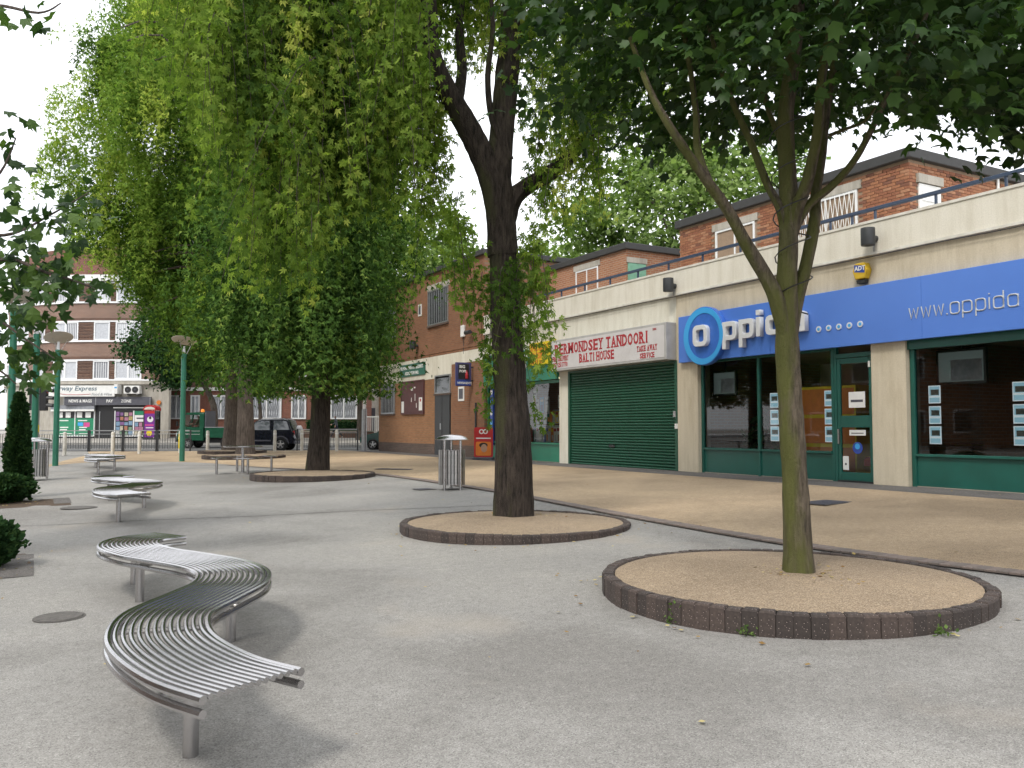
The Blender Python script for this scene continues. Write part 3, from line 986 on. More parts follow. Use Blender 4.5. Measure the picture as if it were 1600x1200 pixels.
# web address in thin grey strokes
def stroke(name, lines, y, z, t=.035):
    g = MB()
    for ln in lines:
        P = [(FX - .128, -a, b) for a, b in ln]
        g.tube(P, t * .5, 6)
    o = g.build(name, M['lettergrey'], sb)
    o.location = fl(y, z, 0)
    o.location.x = 0 - SB[0]
    return o
ww, hh = .19, .2
wsh = [[(0, hh), (.045, 0), (.095, hh * .9), (.145, 0), (.19, hh)]]
rr_ = [rrect(0, .17, 0, hh, .05)]
rr_ = [rr_[0] + rr_[0][:1]]
yt, zt_ = 10.15, 3.6
for k in range(3):
    stroke('letter_w', wsh, yt - k * .25, zt_ + k * 0, .024)
stroke('letter_dot', [[(0, 0), (0, .02)]], 9.395, zt_, .03)
stroke('letter_o', rr_, 9.33, zt_, .024)
stroke('letter_p', rr_ + [[(0, hh), (0, -.09)]], 9.1, zt_, .024)
stroke('letter_p', rr_ + [[(0, hh), (0, -.09)]], 8.86, zt_, .024)
stroke('letter_i', [[(0, 0), (0, hh)], [(0, .255), (0, .275)]], 8.62, zt_, .024)
stroke('letter_d', rr_ + [[(.17, 0), (.17, .29)]], 8.545, zt_, .024)
stroke('letter_a', rr_ + [[(.17, 0), (.17, hh)]], 8.3, zt_, .024)

# take-away sign: light box with red slab lettering
TS = (FX - .15, 19.6, 3.8)
ts = thing('light_box_sign', TS, 'pale take-away light box sign with red capital lettering above the green shutter', 'sign')
MB().box(FX - .34, FX - .006, 16.9, 22.44, 3.31, 4.27).build('case', M['signcase'], ts, TS, bevel=.012)
MB().box(FX - .346, FX - .341, 16.97, 22.37, 3.38, 4.2).build('face', M['signwhite'], ts, TS)
SERIF = {'B': 'l', 'E': 'l', 'R': 'lr', 'M': 'lr', 'N': 'lt', 'D': 'l', 'T': 'c', 'A': 'LR', 'I': 'c', 'L': 'l', 'H': 'lr', 'U': 'tt', 'Y': 'ct', 'F': 'l', 'K': 'lr', 'W': 'tt', 'V': 'tt', '1': 'c', '7': '', 'P': 'l'}
def slab(s, y_left, z, width, h, name):
    n = len(s)
    wts = [.55 if ch in 'I1' else (.45 if ch == ' ' else (1.25 if ch in 'MW' else 1.0)) for ch in s]
    cell = width / sum(wts)
    pos = 0
    ser = MB()
    first = None
    for ch, w in zip(s, wts):
        cw = cell * w
        if ch != ' ':
            o = text('letter', ch, h * 1.38, M['red'], ts, (0, 0, 0), FROT, off=.010 * h / .25, ext=.003)
            xs_ = [v.co.x for v in o.data.vertices]
            ys_ = [v.co.y for v in o.data.vertices]
            wid = cw * (.86 if ch not in 'I1' else .42)
            x_in = (cw * .86 - wid) / 2
            sx = wid / max(max(xs_) - min(xs_), 1e-4)
            syy = h / (max(ys_) - min(ys_))
            for v in o.data.vertices:
                v.co.x = x_in + (v.co.x - min(xs_)) * sx
                v.co.y = (v.co.y - min(ys_)) * syy
            W_ = cw * .86
            b, st = h * .11, min(W_ * .52, cell * .48)
            bars = []
            for code in SERIF.get(ch, ''):
                if code == 'l':
                    bars += [(-.1 * W_, st - .08 * W_, 0), (-.1 * W_, st - .08 * W_, 1)]
                elif code == 'r':
                    bars += [(W_ * 1.08 - st, W_ * 1.08, 0)] + ([(W_ * 1.08 - st, W_ * 1.08, 1)] if ch in 'MHK' else [])
                elif code == 'c':
                    bars += [(W_ / 2 - st * .62, W_ / 2 + st * .62, 0)] + ([(W_ / 2 - st * .62, W_ / 2 + st * .62, 1)] if ch == 'I' else [])
                elif code == 't':
                    bars += [(-.1 * W_, st - .1 * W_, 1), (W_ * 1.08 - st, W_ * 1.08, 1)]
                elif code == 'L':
                    bars += [(-.1 * W_, st - .08 * W_, 0)]
                elif code == 'R':
                    bars += [(W_ * 1.08 - st, W_ * 1.08, 0)]
            bm = bmesh.new()
            bm.from_mesh(o.data)
            for a, c_, top in bars:
                zz0 = h - b if top else 0
                bmesh.ops.create_cube(bm, size=1, matrix=Matrix.Translation(((a + c_) / 2, zz0 + b / 2, 0)) @ Matrix.Diagonal((c_ - a, b, .0052, 1)))
            bm.to_mesh(o.data)
            bm.free()
            o.location = (FX - .3495 - TS[0], y_left - pos - TS[1], z - TS[2])
        pos += cw
slab('BERMONDSEY TANDOORI', 22.2, 3.80, 4.6, .32, 'line')
slab('BALTI HOUSE', 20.85, 3.485, 1.75, .26, 'line')
slab('FREE DELIVERY', 22.33, 3.605, .9, .15, 'line')
slab('0171 251 7770', 22.28, 3.42, .8, .145, 'line')
slab('TAKE AWAY', 18.1, 3.59, .86, .15, 'line')
slab('SERVICE', 17.97, 3.40, .62, .14, 'line')
slab('206', 17.43, 4.1, .16, .06, 'line')

# newsagent fascia, yellow board
NS = (FX - .05, 25.0, 3.6)
ns = thing('fascia_sign', NS, 'green newsagent fascia with white capital letters behind the middle tree', 'sign')
MB().box(FX - .09, FX - .006, 22.5, 27.5, 3.1, 4.16).build('panel', M['ngreen'], ns, NS, bevel=.006)
text('lettering', 'T', .62, M['white'], ns, (FX - .1 - NS[0], 24.56 - NS[1], 3.56 - NS[2]), FROT, xs=.75, off=.02)
YS = (FX - .15, 23.25, 3.95)
ys_ = thing('menu_board_sign', YS, 'yellow board with orange INDIAN CUISINE lettering on the green newsagent fascia', 'sign')
MB().box(FX - .16, FX - .095, 22.48, 24.08, 3.6, 4.33).build('board', M['yellow'], ys_, YS, bevel=.006)
for s_, z, h, xs, yl in (('INDIAN', 4.06, .28, .88, 24.0), ('CUISINE', 3.81, .28, .78, 24.0), ('0171 231', 3.65, .15, 1.2, 23.95)):
    text('lettering', s_, h, M['orange'], ys_, (FX - .163 - YS[0], yl - YS[1], z - YS[2]), FROT, xs=xs * 1.25, off=.006)

# projecting newsagent sign
PS = (FX - .4, 28.5, 3.5)
pj = thing('projecting_sign', PS, 'indigo double sided sign lettered NEWSAGENTS projecting from the brick hall wall', 'sign')
MB().box(13.56, 14.2, 28.46, 28.54, 3.12, 4.0).build('case', M['indigo'], pj, PS, bevel=.01)
MB().box(13.6, 14.16, 28.452, 28.458, 3.14, 3.34).build('name_strip', M['royal'], pj, PS)
text('lettering', 'NEWSAGENTS', .115, M['white'], pj, (13.62 - PS[0], 28.449 - PS[1], 3.195 - PS[2]), (math.pi / 2, 0, 0), xs=.78, off=.003)
MB().box(13.66, 14.1, 28.452, 28.458, 3.38, 3.94).build('advert', M['black'], pj, PS)
text('lettering', 'BIG', .15, M['white'], pj, (13.70 - PS[0], 28.449 - PS[1], 3.79 - PS[2]), (math.pi / 2, 0, 0), off=.006)
text('lettering', 'POP!', .13, M['white'], pj, (13.70 - PS[0], 28.449 - PS[1], 3.63 - PS[2]), (math.pi / 2, 0, 0), off=.006)
bt = MB().lathe([(.0, -.15), (.055, -.15), (.06, .0), (.045, .06), (.02, .11), (.02, .16), (0, .16)], (14.0, 28.445, 3.55), 10)
bt.build('bottle_print', M['red'], pj, PS)
MB().box(14.2, FX, 28.49, 28.51, 3.3, 3.36).build('bracket', M['dkmetal'], pj, PS)
MB().box(14.2, FX, 28.49, 28.51, 3.8, 3.86).build('bracket', M['dkmetal'], pj, PS)

# pavement board in front of the newsagent
AB = (13.55, 26.2, .47)
ab = thing('pavement_board', AB, 'red ice cream pavement board leaning beside the newsagent door', 'sign')
g = MB()
g.prism(rrect(-.33, .33, .08, 1.12, .07), -.025, .025, 'y')
ob = g.build('panel', M['kiosk'], ab)
ob2 = MB().box(-.36, .36, -.16, .16, 0, .09).build('base', M['dgrey'], ab, bevel=.02)
MB().prism(rrect(-.27, .27, .14, .62, .06), -.031, -.026, 'y').build('picture', M['orange'], ab)
MB().prism(disc2(.02, .40, .11, 18, .14), -.036, -.032, 'y').build('picture_face', M['skin'], ab)
MB().prism(disc2(.0, .50, .15, 18, .09), -.034, -.0315, 'y').build('picture_hair', M['hair'], ab)
shape2d('emblem', [disc2(-.07, .97, .085, 20), disc2(-.07, .97, .05, 16), ], .002, M['white'], ab, (0, -.03, 0), SROT)
shape2d('emblem', [disc2(.07, .97, .085, 20), disc2(.07, .97, .05, 16), ], .002, M['white'], ab, (0, -.034, 0), SROT)
MB().box(-.26, .26, -.031, -.026, .72, .76).build('caption', M['white'], ab)
ab.rotation_euler = (0, 0, R(-38))
ab['label'] = 'red ice cream pavement board standing on the paving beside the newsagent'

# ================================================================ INSIDE AND ON THE SHOP WINDOWS
def screen(y, z, x, w, h, lab, tilt=0):
    t = thing('hanging_screen', (x, y, z), lab, 'screen', 'screens in the estate agent windows')
    MB().box(-.03, .04, -w / 2, w / 2, -h / 2, h / 2).build('casing', M['black'], t, bevel=.01)
    MB().box(-.034, -.031, -w / 2 + .05, w / 2 - .05, -h / 2 + .05, h / 2 - .05).build('display', M['screen'], t)
    MB().box(-.037, -.035, -w / 2 + .07, w / 2 - .3, -h / 2 + .07, h / 2 - .2).build('picture', M['blind'], t)
    MB().cyl((.02, 0, h / 2), (.02, 0, 3.32 - z), .015, n=6).build('hanger', M['black'], t)
    t.rotation_euler = (0, R(tilt), 0)
    return t
screen(16.0 - .15, 2.68, 14.95, .82, .62, 'hanging screen in the window beside the ring emblem', 0)
screen(9.75, 2.72, 15.1, .98, .66, 'hanging screen high in the rightmost shop window')
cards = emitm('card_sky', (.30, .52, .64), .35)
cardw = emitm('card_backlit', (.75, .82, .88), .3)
cardp = pm('card_photo', (.34, .33, .30), (.12, .14, .13), 14, .5)
for (yc, lab, w) in ((13.81, 'row of property cards hanging left of the nearest trunk', .25), (12.3, 'property cards hanging beside the glazed shop door', .23), (9.9, 'property cards at the left of the rightmost window', .24), (8.34, 'property cards at the right edge of the rightmost window', .24)):
    for k, zc in enumerate((2.19, 1.81, 1.44)):
        pos_ = ('top', 'middle', 'bottom')[k]
        t = thing('property_card', (FX + .2, yc, zc), pos_ + ' card of the ' + lab.replace('row of ', ''), 'card', 'property cards in the estate agent windows')
        MB().box(-.006, 0, -w / 2, w / 2, -.165, .165).build('sheet', cardw, t)
        MB().box(-.009, -.0065, -w / 2 + .02, w / 2 - .02, -.02, .145).build('photo', cards, t)
        MB().box(-.0115, -.0095, -w / 2 + .03, w / 2 - .05, -.01, .09).build('photo_house', cardp, t)
        MB().box(-.009, -.0065, -w / 2 + .02, w / 2 - .02, -.145, -.06).build('caption', cards, t)
# inside the estate agent; yellow and red furniture added to stand in for reflections
t = thing('desk', (16.6, 11.6, .49), 'yellow topped office desk inside the shop behind the glazed door', 'desk')
MB().box(-.5, .5, -1.0, 1.0, .70, .76).build('desk_top', M['yellow'], t, bevel=.01)
for sx in (-.42, .42):
    for sy in (-.92, .92):
        MB().box(sx - .03, sx + .03, sy - .03, sy + .03, 0, .70).build('leg', M['dgrey'], t)
MB().box(.3, .34, -.9, .9, .2, .68).build('modesty_panel', M['orange'], t)
t = thing('reflection_chair', (15.25, 11.55, .49), 'red office armchair inside the shop just behind the glazed door', 'chair')
MB().cbox(-.3, .3, -.32, .32, .3, .48, .05).build('seat', M['kiosk'], t, smooth=True)
MB().prism(rrect(-.3, .3, .45, 1.3, .14), .2, .34, 'x').build('backrest', M['kiosk'], t)
MB().cyl((0, 0, 0), (0, 0, .3), .04, n=8).build('stem', M['dkmetal'], t)
MB().lathe([(0, 0), (.28, 0), (.28, .03), (0, .05)], (0, 0, 0), 16).build('base', M['dkmetal'], t)
t = thing('reflection_cabinet', (15.5, 13.1, .49), 'yellow storage cabinet at the back of the estate agent shop', 'cabinet')
MB().box(-.3, .3, -.9, .9, 0, 2.0).build('body', M['yellow'], t, bevel=.01)
for k in range(3):
    MB().box(-.31, -.302, -.86, .86, .1 + .64 * k, .66 + .64 * k).build('drawer', M['orange'], t)
t = thing('potted_plant', (15.5, 15.3, .49), 'leafy potted plant inside the window below the hanging screen', 'plant')
MB().lathe([(0, 0), (.16, 0), (.2, .35), (.17, .35), (.16, .3), (0, .3)], (0, 0, 0), 16).build('pot', M['dgrey'], t, smooth=True)
pl_plant = t
# newsagent window: lit tube, posters, magazine racks
t = thing('strip_light', (15.3, 23.6, 3.24), 'lit fluorescent strip light under the newsagent ceiling', 'light')
MB().box(-.06, .06, -.9, .9, .03, .08).build('housing', M['white'], t)
MB().cyl((0, -.85, .0), (0, .85, .0), .03, n=8).build('tube', M['tube'], t)
pcols = ['orange', 'ringblue', 'ngreen', 'yellow', 'red', 'white', 'purple', 'royal', 'lace', 'pink']
for (lab, za, zb2, seed) in (('upper row of colourful magazines in the newsagent window', 1.72, 2.16, 1), ('lower row of colourful magazines in the newsagent window', 1.1, 1.66, 2)):
    t = thing('magazine_rack', (14.75, 23.7, za), lab, 'rack', 'magazine racks in the newsagent window')
    MB().box(.02, .05, -1.1, 1.1, -.02, zb2 - za).build('backboard', M['lace'], t)
    rs = random.Random(seed)
    y = -1.08
    while y < 1.0:
        w = rs.uniform(.12, .2)
        h = (zb2 - za) * rs.uniform(.8, 1.0)
        mg = MB().box(-.02, .018, y, y + w - .01, 0, h).build('magazine', M[rs.choice(pcols)], t)
        MB().box(-.024, -.021, y + .02, y + w - .03, h * .72, h * .92).build('masthead', M[rs.choice(['white', 'yellow', 'royal', 'red'])], mg)
        if rs.random() < .8:
            MB().box(-.024, -.021, y + .03, y + w * .6, h * .1, h * .5).build('cover_picture', M[rs.choice(['skin', 'lace', 'orange', 'dgrey'])], mg)
        y += w
for k, (y, z, w, h, m_, m2, lab) in enumerate(((24.3, 2.55, .22, .5, 'white', 'orange', 'tall white poster with orange picture high in the newsagent window'), (24.15, 2.28, .24, .44, 'white', 'lace', 'plain white poster low at the trunk side of the newsagent window'), (23.85, 2.32, .26, .52, 'ringblue', 'royal', 'bright blue poster in the newsagent window'), (23.52, 2.3, .3, .56, 'lace', 'white', 'pale poster right of the bright blue one in the newsagent window'), (22.72, 2.4, .26, .42, 'white', 'signgreen', 'white poster with green square next to the cream pier'))):
    t = thing('window_poster', (FX + .18, y, z), lab, 'poster', 'posters in the newsagent window')
    MB().box(-.004, 0, -w / 2, w / 2, -h / 2, h / 2).build('sheet', M[m_], t)
    MB().box(-.007, -.0045, -w / 2 + .04, w / 2 - .05, -h * .38, -.0).build('print', M[m2], t)
    MB().box(-.007, -.0045, -w / 2 + .04, w / 2 - .05, h * .2, h * .34).build('heading', M['dgrey' if k != 2 else 'white'], t)

# ================================================================ WALL LAMPS, ALARM BOXES
def uplight(y, z, lab):
    t = thing('wall_lamp', (FX - .05, y, z), lab, 'lamp', 'cylinder wall lamps on the shop front')
    MB().lathe([(.0, -.17), (.13, -.17), (.135, -.15), (.135, .15), (.13, .17), (.0, .17)], (-.22, 0, 0), 18).build('cylinder', M['dkmetal'], t, smooth=True)
    MB().cyl((-.1, 0, -.02), (.0, 0, -.02), .07, n=12).build('arm', M['dkmetal'], t, smooth=True)
    MB().tube([(-.02, 0, -.1), (-.03, .02, -.2), (-.01, .03, -.26)], .018, 6).build('cable', M['galv'], t)
    return t
uplight(16.88, 5.22, 'dark cylinder wall lamp above the join of the two shops')
uplight(10.9, 5.28, 'dark cylinder wall lamp right of the nearest tree, above the blue sign')
uplight(33.75, 5.1, 'dark cylinder wall lamp high on the brick hall wall')
t = thing('alarm_box', (FX, 11.2, 4.68), 'yellow hexagonal alarm box on the wall above the blue sign', 'alarm')
MB().prism([(-.17, 0), (-.11, -.17), (.11, -.17), (.17, 0), (.11, .15), (-.11, .15)], -.16, 0, 'x').build('casing', pm('alarm_yellow', (.62, .40, .02), rough=.5), t, bevel=.02)
MB().prism([(-.09, -.26), (.09, -.26), (.11, -.18), (-.11, -.18)], -.13, -.02, 'x').build('lens', M['black'], t, bevel=.01)
MB().prism([(-.12, -.06), (.12, -.02), (.12, .12), (-.12, .08)], -.164, -.1605, 'x').build('badge', M['royal'], t)
text('lettering', 'ADT', .12, M['white'], t, (-.167, .105, .0), FROT, off=.003)
t = thing('alarm_box', (FX, 29.3, 5.3), 'small white alarm box on the hall wall with a cable below', 'alarm')
MB().box(-.1, 0, -.13, .13, -.25, .2).build('casing', M['white'], t, bevel=.02)
MB().tube([(-.012, .0, -.25), (-.012, .02, -.9)], .012, 5).build('cable', M['dkmetal'], t)
t = thing('security_camera', (FX, 28.6, 5.15), 'dark security camera on the hall wall beside the white alarm box', 'camera')
MB().lathe([(.0, -.22), (.075, -.22), (.085, -.1), (.085, .15), (.0, .17)], (-.2, 0, 0), 12, 'y').build('body', M['dkmetal'], t, smooth=True)
MB().box(-.2, 0, -.02, .02, .0, .05).build('bracket', M['dkmetal'], t)

# ================================================================ BRICK HALL
HL = (FX, 33.0, .47)
hall = thing('brick_hall', HL, 'two storey brown brick hall with a cream painted band and dark flat roof edge', 'building')
def hb(name, mat, *b, parent=hall, bevel=0):
    m_ = MB()
    for q in b:
        m_.box(*q)
    return m_.build(name, mat, parent, HL, bevel=bevel)
hb('upper_wall', M['hallbrick'], (FX, 24, 27.6, 38.5, 4.5, 7.95))
hb('lower_wall', M['hallbrick2'], (FX, 24, 30.4, 38.5, .9, 3.58))
hb('lower_wall', M['hallbrick'], (FX - .001, 24, 27.6, 30.4, .9, 4.06))
hb('plinth', M['plinth'], (FX - .002, 24, 27.6, 38.5, .3, .9))
hb('painted_band', M['band'], (FX - .012, 24, 30.4, 38.5, 3.58, 4.5))
hb('painted_band', M['band'], (FX - .012, 24, 27.62, 30.4, 4.06, 4.5))
hb('roof', M['rooffascia'], (FX - .12, 24.2, 27.5, 38.65, 7.95, 8.15), bevel=.02)
hb('brick_course', M['hallbrick'], (FX - .02, FX + .05, 27.6, 38.5, 4.62, 4.7))
def hall_window(ya, yb, z0, z1, bars=True, lintel=False):
    f = MB()
    t_ = .06
    f.box(FX - .05, FX + .02, ya, ya + t_, z0, z1)
    f.box(FX - .05, FX + .02, yb - t_, yb, z0, z1)
    f.box(FX - .048, FX + .02, ya + t_, yb - t_, z0, z0 + t_)
    f.box(FX - .048, FX + .02, ya + t_, yb - t_, z1 - t_, z1)
    w = f.build('window', M['galv'], hall, HL)
    MB().box(FX - .012, FX - .006, ya + t_, yb - t_, z0 + t_, z1 - t_).build('pane', M['glass_d'], w, HL)
    if bars:
        n = int((yb - ya) / .17)
        for k in range(1, n):
            y = ya + (yb - ya) * k / n
            MB().cyl((FX - .035, y, z0 + t_), (FX - .035, y, z1 - t_), .014, n=5).build('bar', M['galv'], w, HL)
    if lintel:
        MB().box(FX - .02, FX + .02, ya - .1, yb + .1, z1, z1 + .24).build('lintel', M['conc'], w, HL)
    MB().box(FX - .08, FX + .02, ya - .04, yb + .04, z0 - .07, z0).build('sill', M['plinth'], w, HL)
hall_window(30.72, 32.7, 5.8, 7.27, lintel=True)
hall_window(36.4, 38.2, 5.7, 7.1, lintel=True)
hall_window(36.42, 38.12, 2.21, 3.56)
hall_window(30.45, 31.95, 2.95, 3.7, bars=False)
hb('vent', M['white'], (FX - .03, FX + .02, 33.4, 33.75, 6.35, 6.85))
hb('vent', M['white'], (FX - .03, FX + .02, 29.25, 29.75, 2.6, 3.15))
hb('vent_grille', M['dgrey'], (FX - .034, FX - .031, 33.46, 33.69, 6.42, 6.78))
hb('vent_grille', M['dgrey'], (FX - .034, FX - .031, 29.32, 29.68, 2.68, 3.07))
dr = hb('door', M['black'], (FX - .03, FX + .02, 30.45, 31.95, .45, 2.9))
hb('door_leaf', M['dkmetal'], (FX - .045, FX - .032, 30.5, 31.18, .5, 2.85), parent=dr)
hb('door_leaf', M['dkmetal'], (FX - .045, FX - .032, 31.22, 31.9, .5, 2.85), parent=dr)
hb('letter_plate', M['galv'], (FX - .055, FX - .046, 31.28, 31.4, 1.5, 1.75), parent=dr)
MB().cyl((FX - .05, 28.2, .5), (FX - .05, 28.2, 2.5), .035, n=8).build('downpipe', M['dkmetal'], hall, HL, smooth=True)
hb('corner_post', M['maroon'], (FX - .04, FX + .01, 38.1, 38.48, 3.56, 4.1))
nb = thing('notice_board', (FX - .03, 34.3, 2.88), 'maroon notice board with torn paper scraps on the hall wall', 'notice board')
MB().box(-.03, .03, -1.2, 1.2, -.67, .67).build('panel', M['maroon'], nb, bevel=.01)
MB().box(-.045, .03, -1.26, -1.2, -.73, .73).build('frame', M['maroon'], nb)
MB().box(-.045, .03, 1.2, 1.26, -.73, .73).build('frame', M['maroon'], nb)
MB().box(-.045, .03, -1.2, 1.2, -.73, -.67).build('frame', M['maroon'], nb)
MB().box(-.045, .03, -1.2, 1.2, .67, .73).build('frame', M['maroon'], nb)
for (y, z, w, h) in ((1.05, -.4, .28, .5), (-.95, -.3, .35, .55), (.0, .35, .2, .1), (-.3, .42, .16, .06), (-.35, .0, .05, .3), (.05, -.1, .05, .18), (-.5, -.35, .05, .2)):
    MB().box(-.036, -.031, y - w / 2, y + w / 2, z - h / 2, z + h / 2).build('paper', M['white'], nb)
MB().box(-.039, -.037, -1.02, -.88, -.2, -.08).build('print', M['red'], nb)
hs_ = thing('hall_sign', (FX - .02, 34.35, 4.08), 'green hall name sign with white capitals on the cream band', 'sign')
MB().box(-.03, 0, -1.42, 1.42, -.27, .27).build('board', M['signgreen'], hs_, bevel=.006)
text('lettering', 'MILLPOND TENANTS & RESIDENTS', .2, M['white'], hs_, (-.033, 1.34, .04), FROT, xs=.82, off=.004)
text('lettering', 'ASSOCIATION HALL', .2, M['white'], hs_, (-.033, .78, -.2), FROT, xs=.84, off=.004)

# slim pole at the corner of the hall
px_, py_ = 13.75, 39.0
t = thing('street_pole', (px_, py_, gz(px_, py_)), 'slim white and grey pole standing at the far corner of the hall', 'pole')
MB().cyl((0, 0, 0), (0, 0, 2.0), .13, .12, 12).build('base', M['galv'], t, smooth=True)
MB().cyl((0, 0, 2.0), (0, 0, 10.4), .085, .06, 12).build('shaft', M['white'], t, smooth=True)
MB().cyl((0, 0, 4.2), (0, 0, 4.5), .13, n=12).build('collar', M['dkmetal'], t, smooth=True)

# ================================================================ FLATS ACROSS THE ROAD
FO = (*W(-30.3, 62), .8)
flats = thing('corner_flats', FO, 'curved red brick block of flats with white window bands above a corner shop', 'building', rot=-YAW)
RA = 11.5
def wp(s, d, z):                                 # point on the curved front: s along it, d out from it
    if s >= 0:
        return (s, -d, z - .8)
    a = min(-s / RA, math.pi / 2)
    ex = max(-s / RA - math.pi / 2, 0) * RA
    return (-(RA + d) * math.sin(a), RA - (RA + d) * math.cos(a) + ex, z - .8)
def wbox(mb, s0, s1, d0, d1, z0, z1):
    n = 1 if s0 >= 0 else max(1, int((min(s1, 0) - s0) / .5) + 1)
    ss = lin(s0, s1, n + (0 if s0 >= 0 or s1 <= 0 else 1))
    if s0 < 0 < s1:
        ss = lin(s0, 0, n) + [s1]
    vs, fs = [], []
    for s in ss:
        vs += [wp(s, d0, z0), wp(s, d1, z0), wp(s, d1, z1), wp(s, d0, z1)]
    for i in range(len(ss) - 1):
        a, b = 4 * i, 4 * i + 4
        for k in range(4):
            fs.append((a + k, a + (k + 1) % 4, b + (k + 1) % 4, b + k))
    fs += [(3, 2, 1, 0), tuple(4 * (len(ss) - 1) + k for k in range(4))]
    mb.add(vs, fs)
    return mb
def fpart(name, mat, *boxes, parent=flats):
    mb = MB()
    for b in boxes:
        wbox(mb, *b)
    return mb.build(name, mat, parent)
SL, SR_ = -22.0, 4.2
st = [5.0, 7.85, 10.7]
fpart('brick_wall', M['flatbrick'], (SL, SR_, -6, 0, 4.95, 12.3))
fpart('brick_wall', M['flatbrick_d'], (4.202, 5.3, -6, -.12, 4.95, 12.3))
fpart('roof', M['rooftile'], (SL, 5.3, -6, -1.0, 12.3, 15.0))
fpart('cornice', M['white'], (SL, 5.32, -6, .3, 12.3, 12.75))
for z in st:
    fpart('sill_band', M['upvc'], (SL, SR_ + .02, -.1, .10, z - .02, z + .1))
    fpart('head_band', M['upvc'], (SL, SR_ + .02, -.1, .08, z + 1.45, z + 1.55))
    fpart('band_course', M['flatbrick_d'], (SL, SR_ + .01, -.1, .03, z + 1.56, z + 1.75))
fpart('shop_cornice', M['conc'], (SL, 5.3, -.1, .22, 4.72, 4.95))
wins = [(-.27, .89), (1.32, 3.27), (-3.5, -1.46), (-5.6, -4.4), (-8.3, -6.3), (-10.6, -9.4), (-13.6, -11.6), (-16.4, -15.0)]
for zi, z in enumerate(st):
    for wi, (a, b) in enumerate(wins):
        z0, z1 = z + .1, z + 1.45
        t_ = .09
        mb = MB()
        wbox(mb, a, a + t_, -.1, .06, z0, z1)
        wbox(mb, b - t_, b, -.1, .06, z0, z1)
        wbox(mb, a + t_, b - t_, -.1, .058, z0, z0 + t_)
        wbox(mb, a + t_, b - t_, -.1, .058, z1 - t_, z1)
        if b - a > 1.4:
            wbox(mb, (a + b) / 2 - t_ * .8, (a + b) / 2 + t_ * .8, -.1, .056, z0 + t_, z1 - t_)
        w = mb.build('window', M['upvc'], flats)
        mid = (a + b) / 2
        parts = [(a + t_, b - t_)] if b - a < 1.4 else [(a + t_, mid - t_ * .8), (mid + t_ * .8, b - t_)]
        for k, (p, q) in enumerate(parts):
            fpart('pane', M['lace'] if (wi + zi + k) % 4 else M['blind'], (p, q, -.1, .012, z0 + t_, z1 - t_), parent=w)
            if (wi + zi + k) % 2 == 0:
                for j in range(1, 6):
                    s_ = p + (q - p) * j / 6
                    wbox_ = fpart('curtain_fold', M['upvc'], (s_ - .02, s_ + .02, .012, .022, z0 + t_ + .02, z1 - t_ - .02), parent=w)
    # rusticated brick between the windows
    for (a, b) in ((.95, 1.28), (-1.46, -.31), (-4.36, -3.6)):
        for j in range(6):
            fpart('brick_rib', M['flatbrick_d'], (a, b, -.05, .05, z + .12 + j * .225, z + .12 + j * .225 + .14))
fpart('downpipe', M['flatbrick_d'], (4.15, 4.25, 0, .1, 5.0, 12.2))
# shop storey
fpart('shop_wall', M['conc'], (SL, 5.3, -.4, 0, .55, 4.72))
fpart('recess', M['black'], (-3.2, -.05, -.02, .02, .6, 2.75), (.0, 1.35, -.02, .022, .6, 3.2), (1.36, 4.2, -.02, .02, .6, 3.2))
so = MB()
shopf = fpart('shop_window', M['upvc'], (-3.1, -3.04, 0, .08, .95, 2.75), (-1.55, -1.49, 0, .08, .95, 2.75), (-.1, -.04, 0, .08, .95, 2.75), (-3.04, -1.55, 0, .078, .93, 1.0), (-1.49, -.1, 0, .078, .93, 1.0), (1.4, 1.46, 0, .08, .95, 2.8), (2.75, 2.83, 0, .08, .95, 2.8), (4.1, 4.16, 0, .08, .95, 2.8), (1.46, 2.75, 0, .078, .93, 1.0), (2.83, 4.1, 0, .078, .93, 1.0))
gposter = pm('poster_green', (.02, .24, .12), rough=.4)
for (a, b) in ((-3.04, -1.55), (-1.49, -.1)):
    p_ = fpart('green_panel', gposter, (a, b, .022, .05, 1.0, 2.25), parent=shopf)
    fpart('print', M['white'], (a + .3, b - .5, .05, .056, 1.55, 1.63), (a + .3, b - .6, .05, .056, 1.38, 1.46), (a + .3, b - .2, .05, .056, 1.1, 1.16), (a + .2, b - .5, .05, .056, 2.05, 2.12), parent=shopf)
    fpart('upper_poster', M['white'], (a + .1, a + .5, .022, .05, 2.3, 2.7), (a + .75, a + 1.15, .022, .05, 2.3, 2.7), parent=shopf)
fpart('poster_photo', M['ringblue'], (-1.3, -.9, .05, .058, 1.7, 1.95), parent=shopf)
fpart('poster_photo', M['pink'], (-.85, -.4, .05, .058, 1.62, 1.95), parent=shopf)
rs = random.Random(5)
pc = ['ringblue', 'yellow', 'orange', 'purple', 'lace', 'pink', 'ngreen', 'white', 'royal']
for i in range(4):
    for j in range(5):
        a = 1.5 + i * .31
        z0 = 1.02 + j * .345
        fpart('poster', rs.choice(M['pst']), (a, a + rs.uniform(.2, .3), .03, .05 + .002 * i, z0 + rs.uniform(0, .05), z0 + rs.uniform(.25, .34)), parent=shopf)
fpart('name_panel', gposter, (2.85, 4.08, .03, .05, 2.5, 2.78), parent=shopf)
fpart('cash_panel', M['white'], (2.85, 4.08, .03, .05, 2.0, 2.48), parent=shopf)
fpart('cash_slot', M['dgrey'], (3.0, 3.5, .05, .06, 2.2, 2.3), (3.58, 3.78, .05, .06, 2.2, 2.3), parent=shopf)
for i in range(4):
    for j in range(3):
        a = 2.87 + i * .305
        fpart('poster', rs.choice(M['pst']), (a, a + rs.uniform(.2, .3), .03, .05 + .002 * i, 1.02 + j * .32, 1.31 + j * .32), parent=shopf)
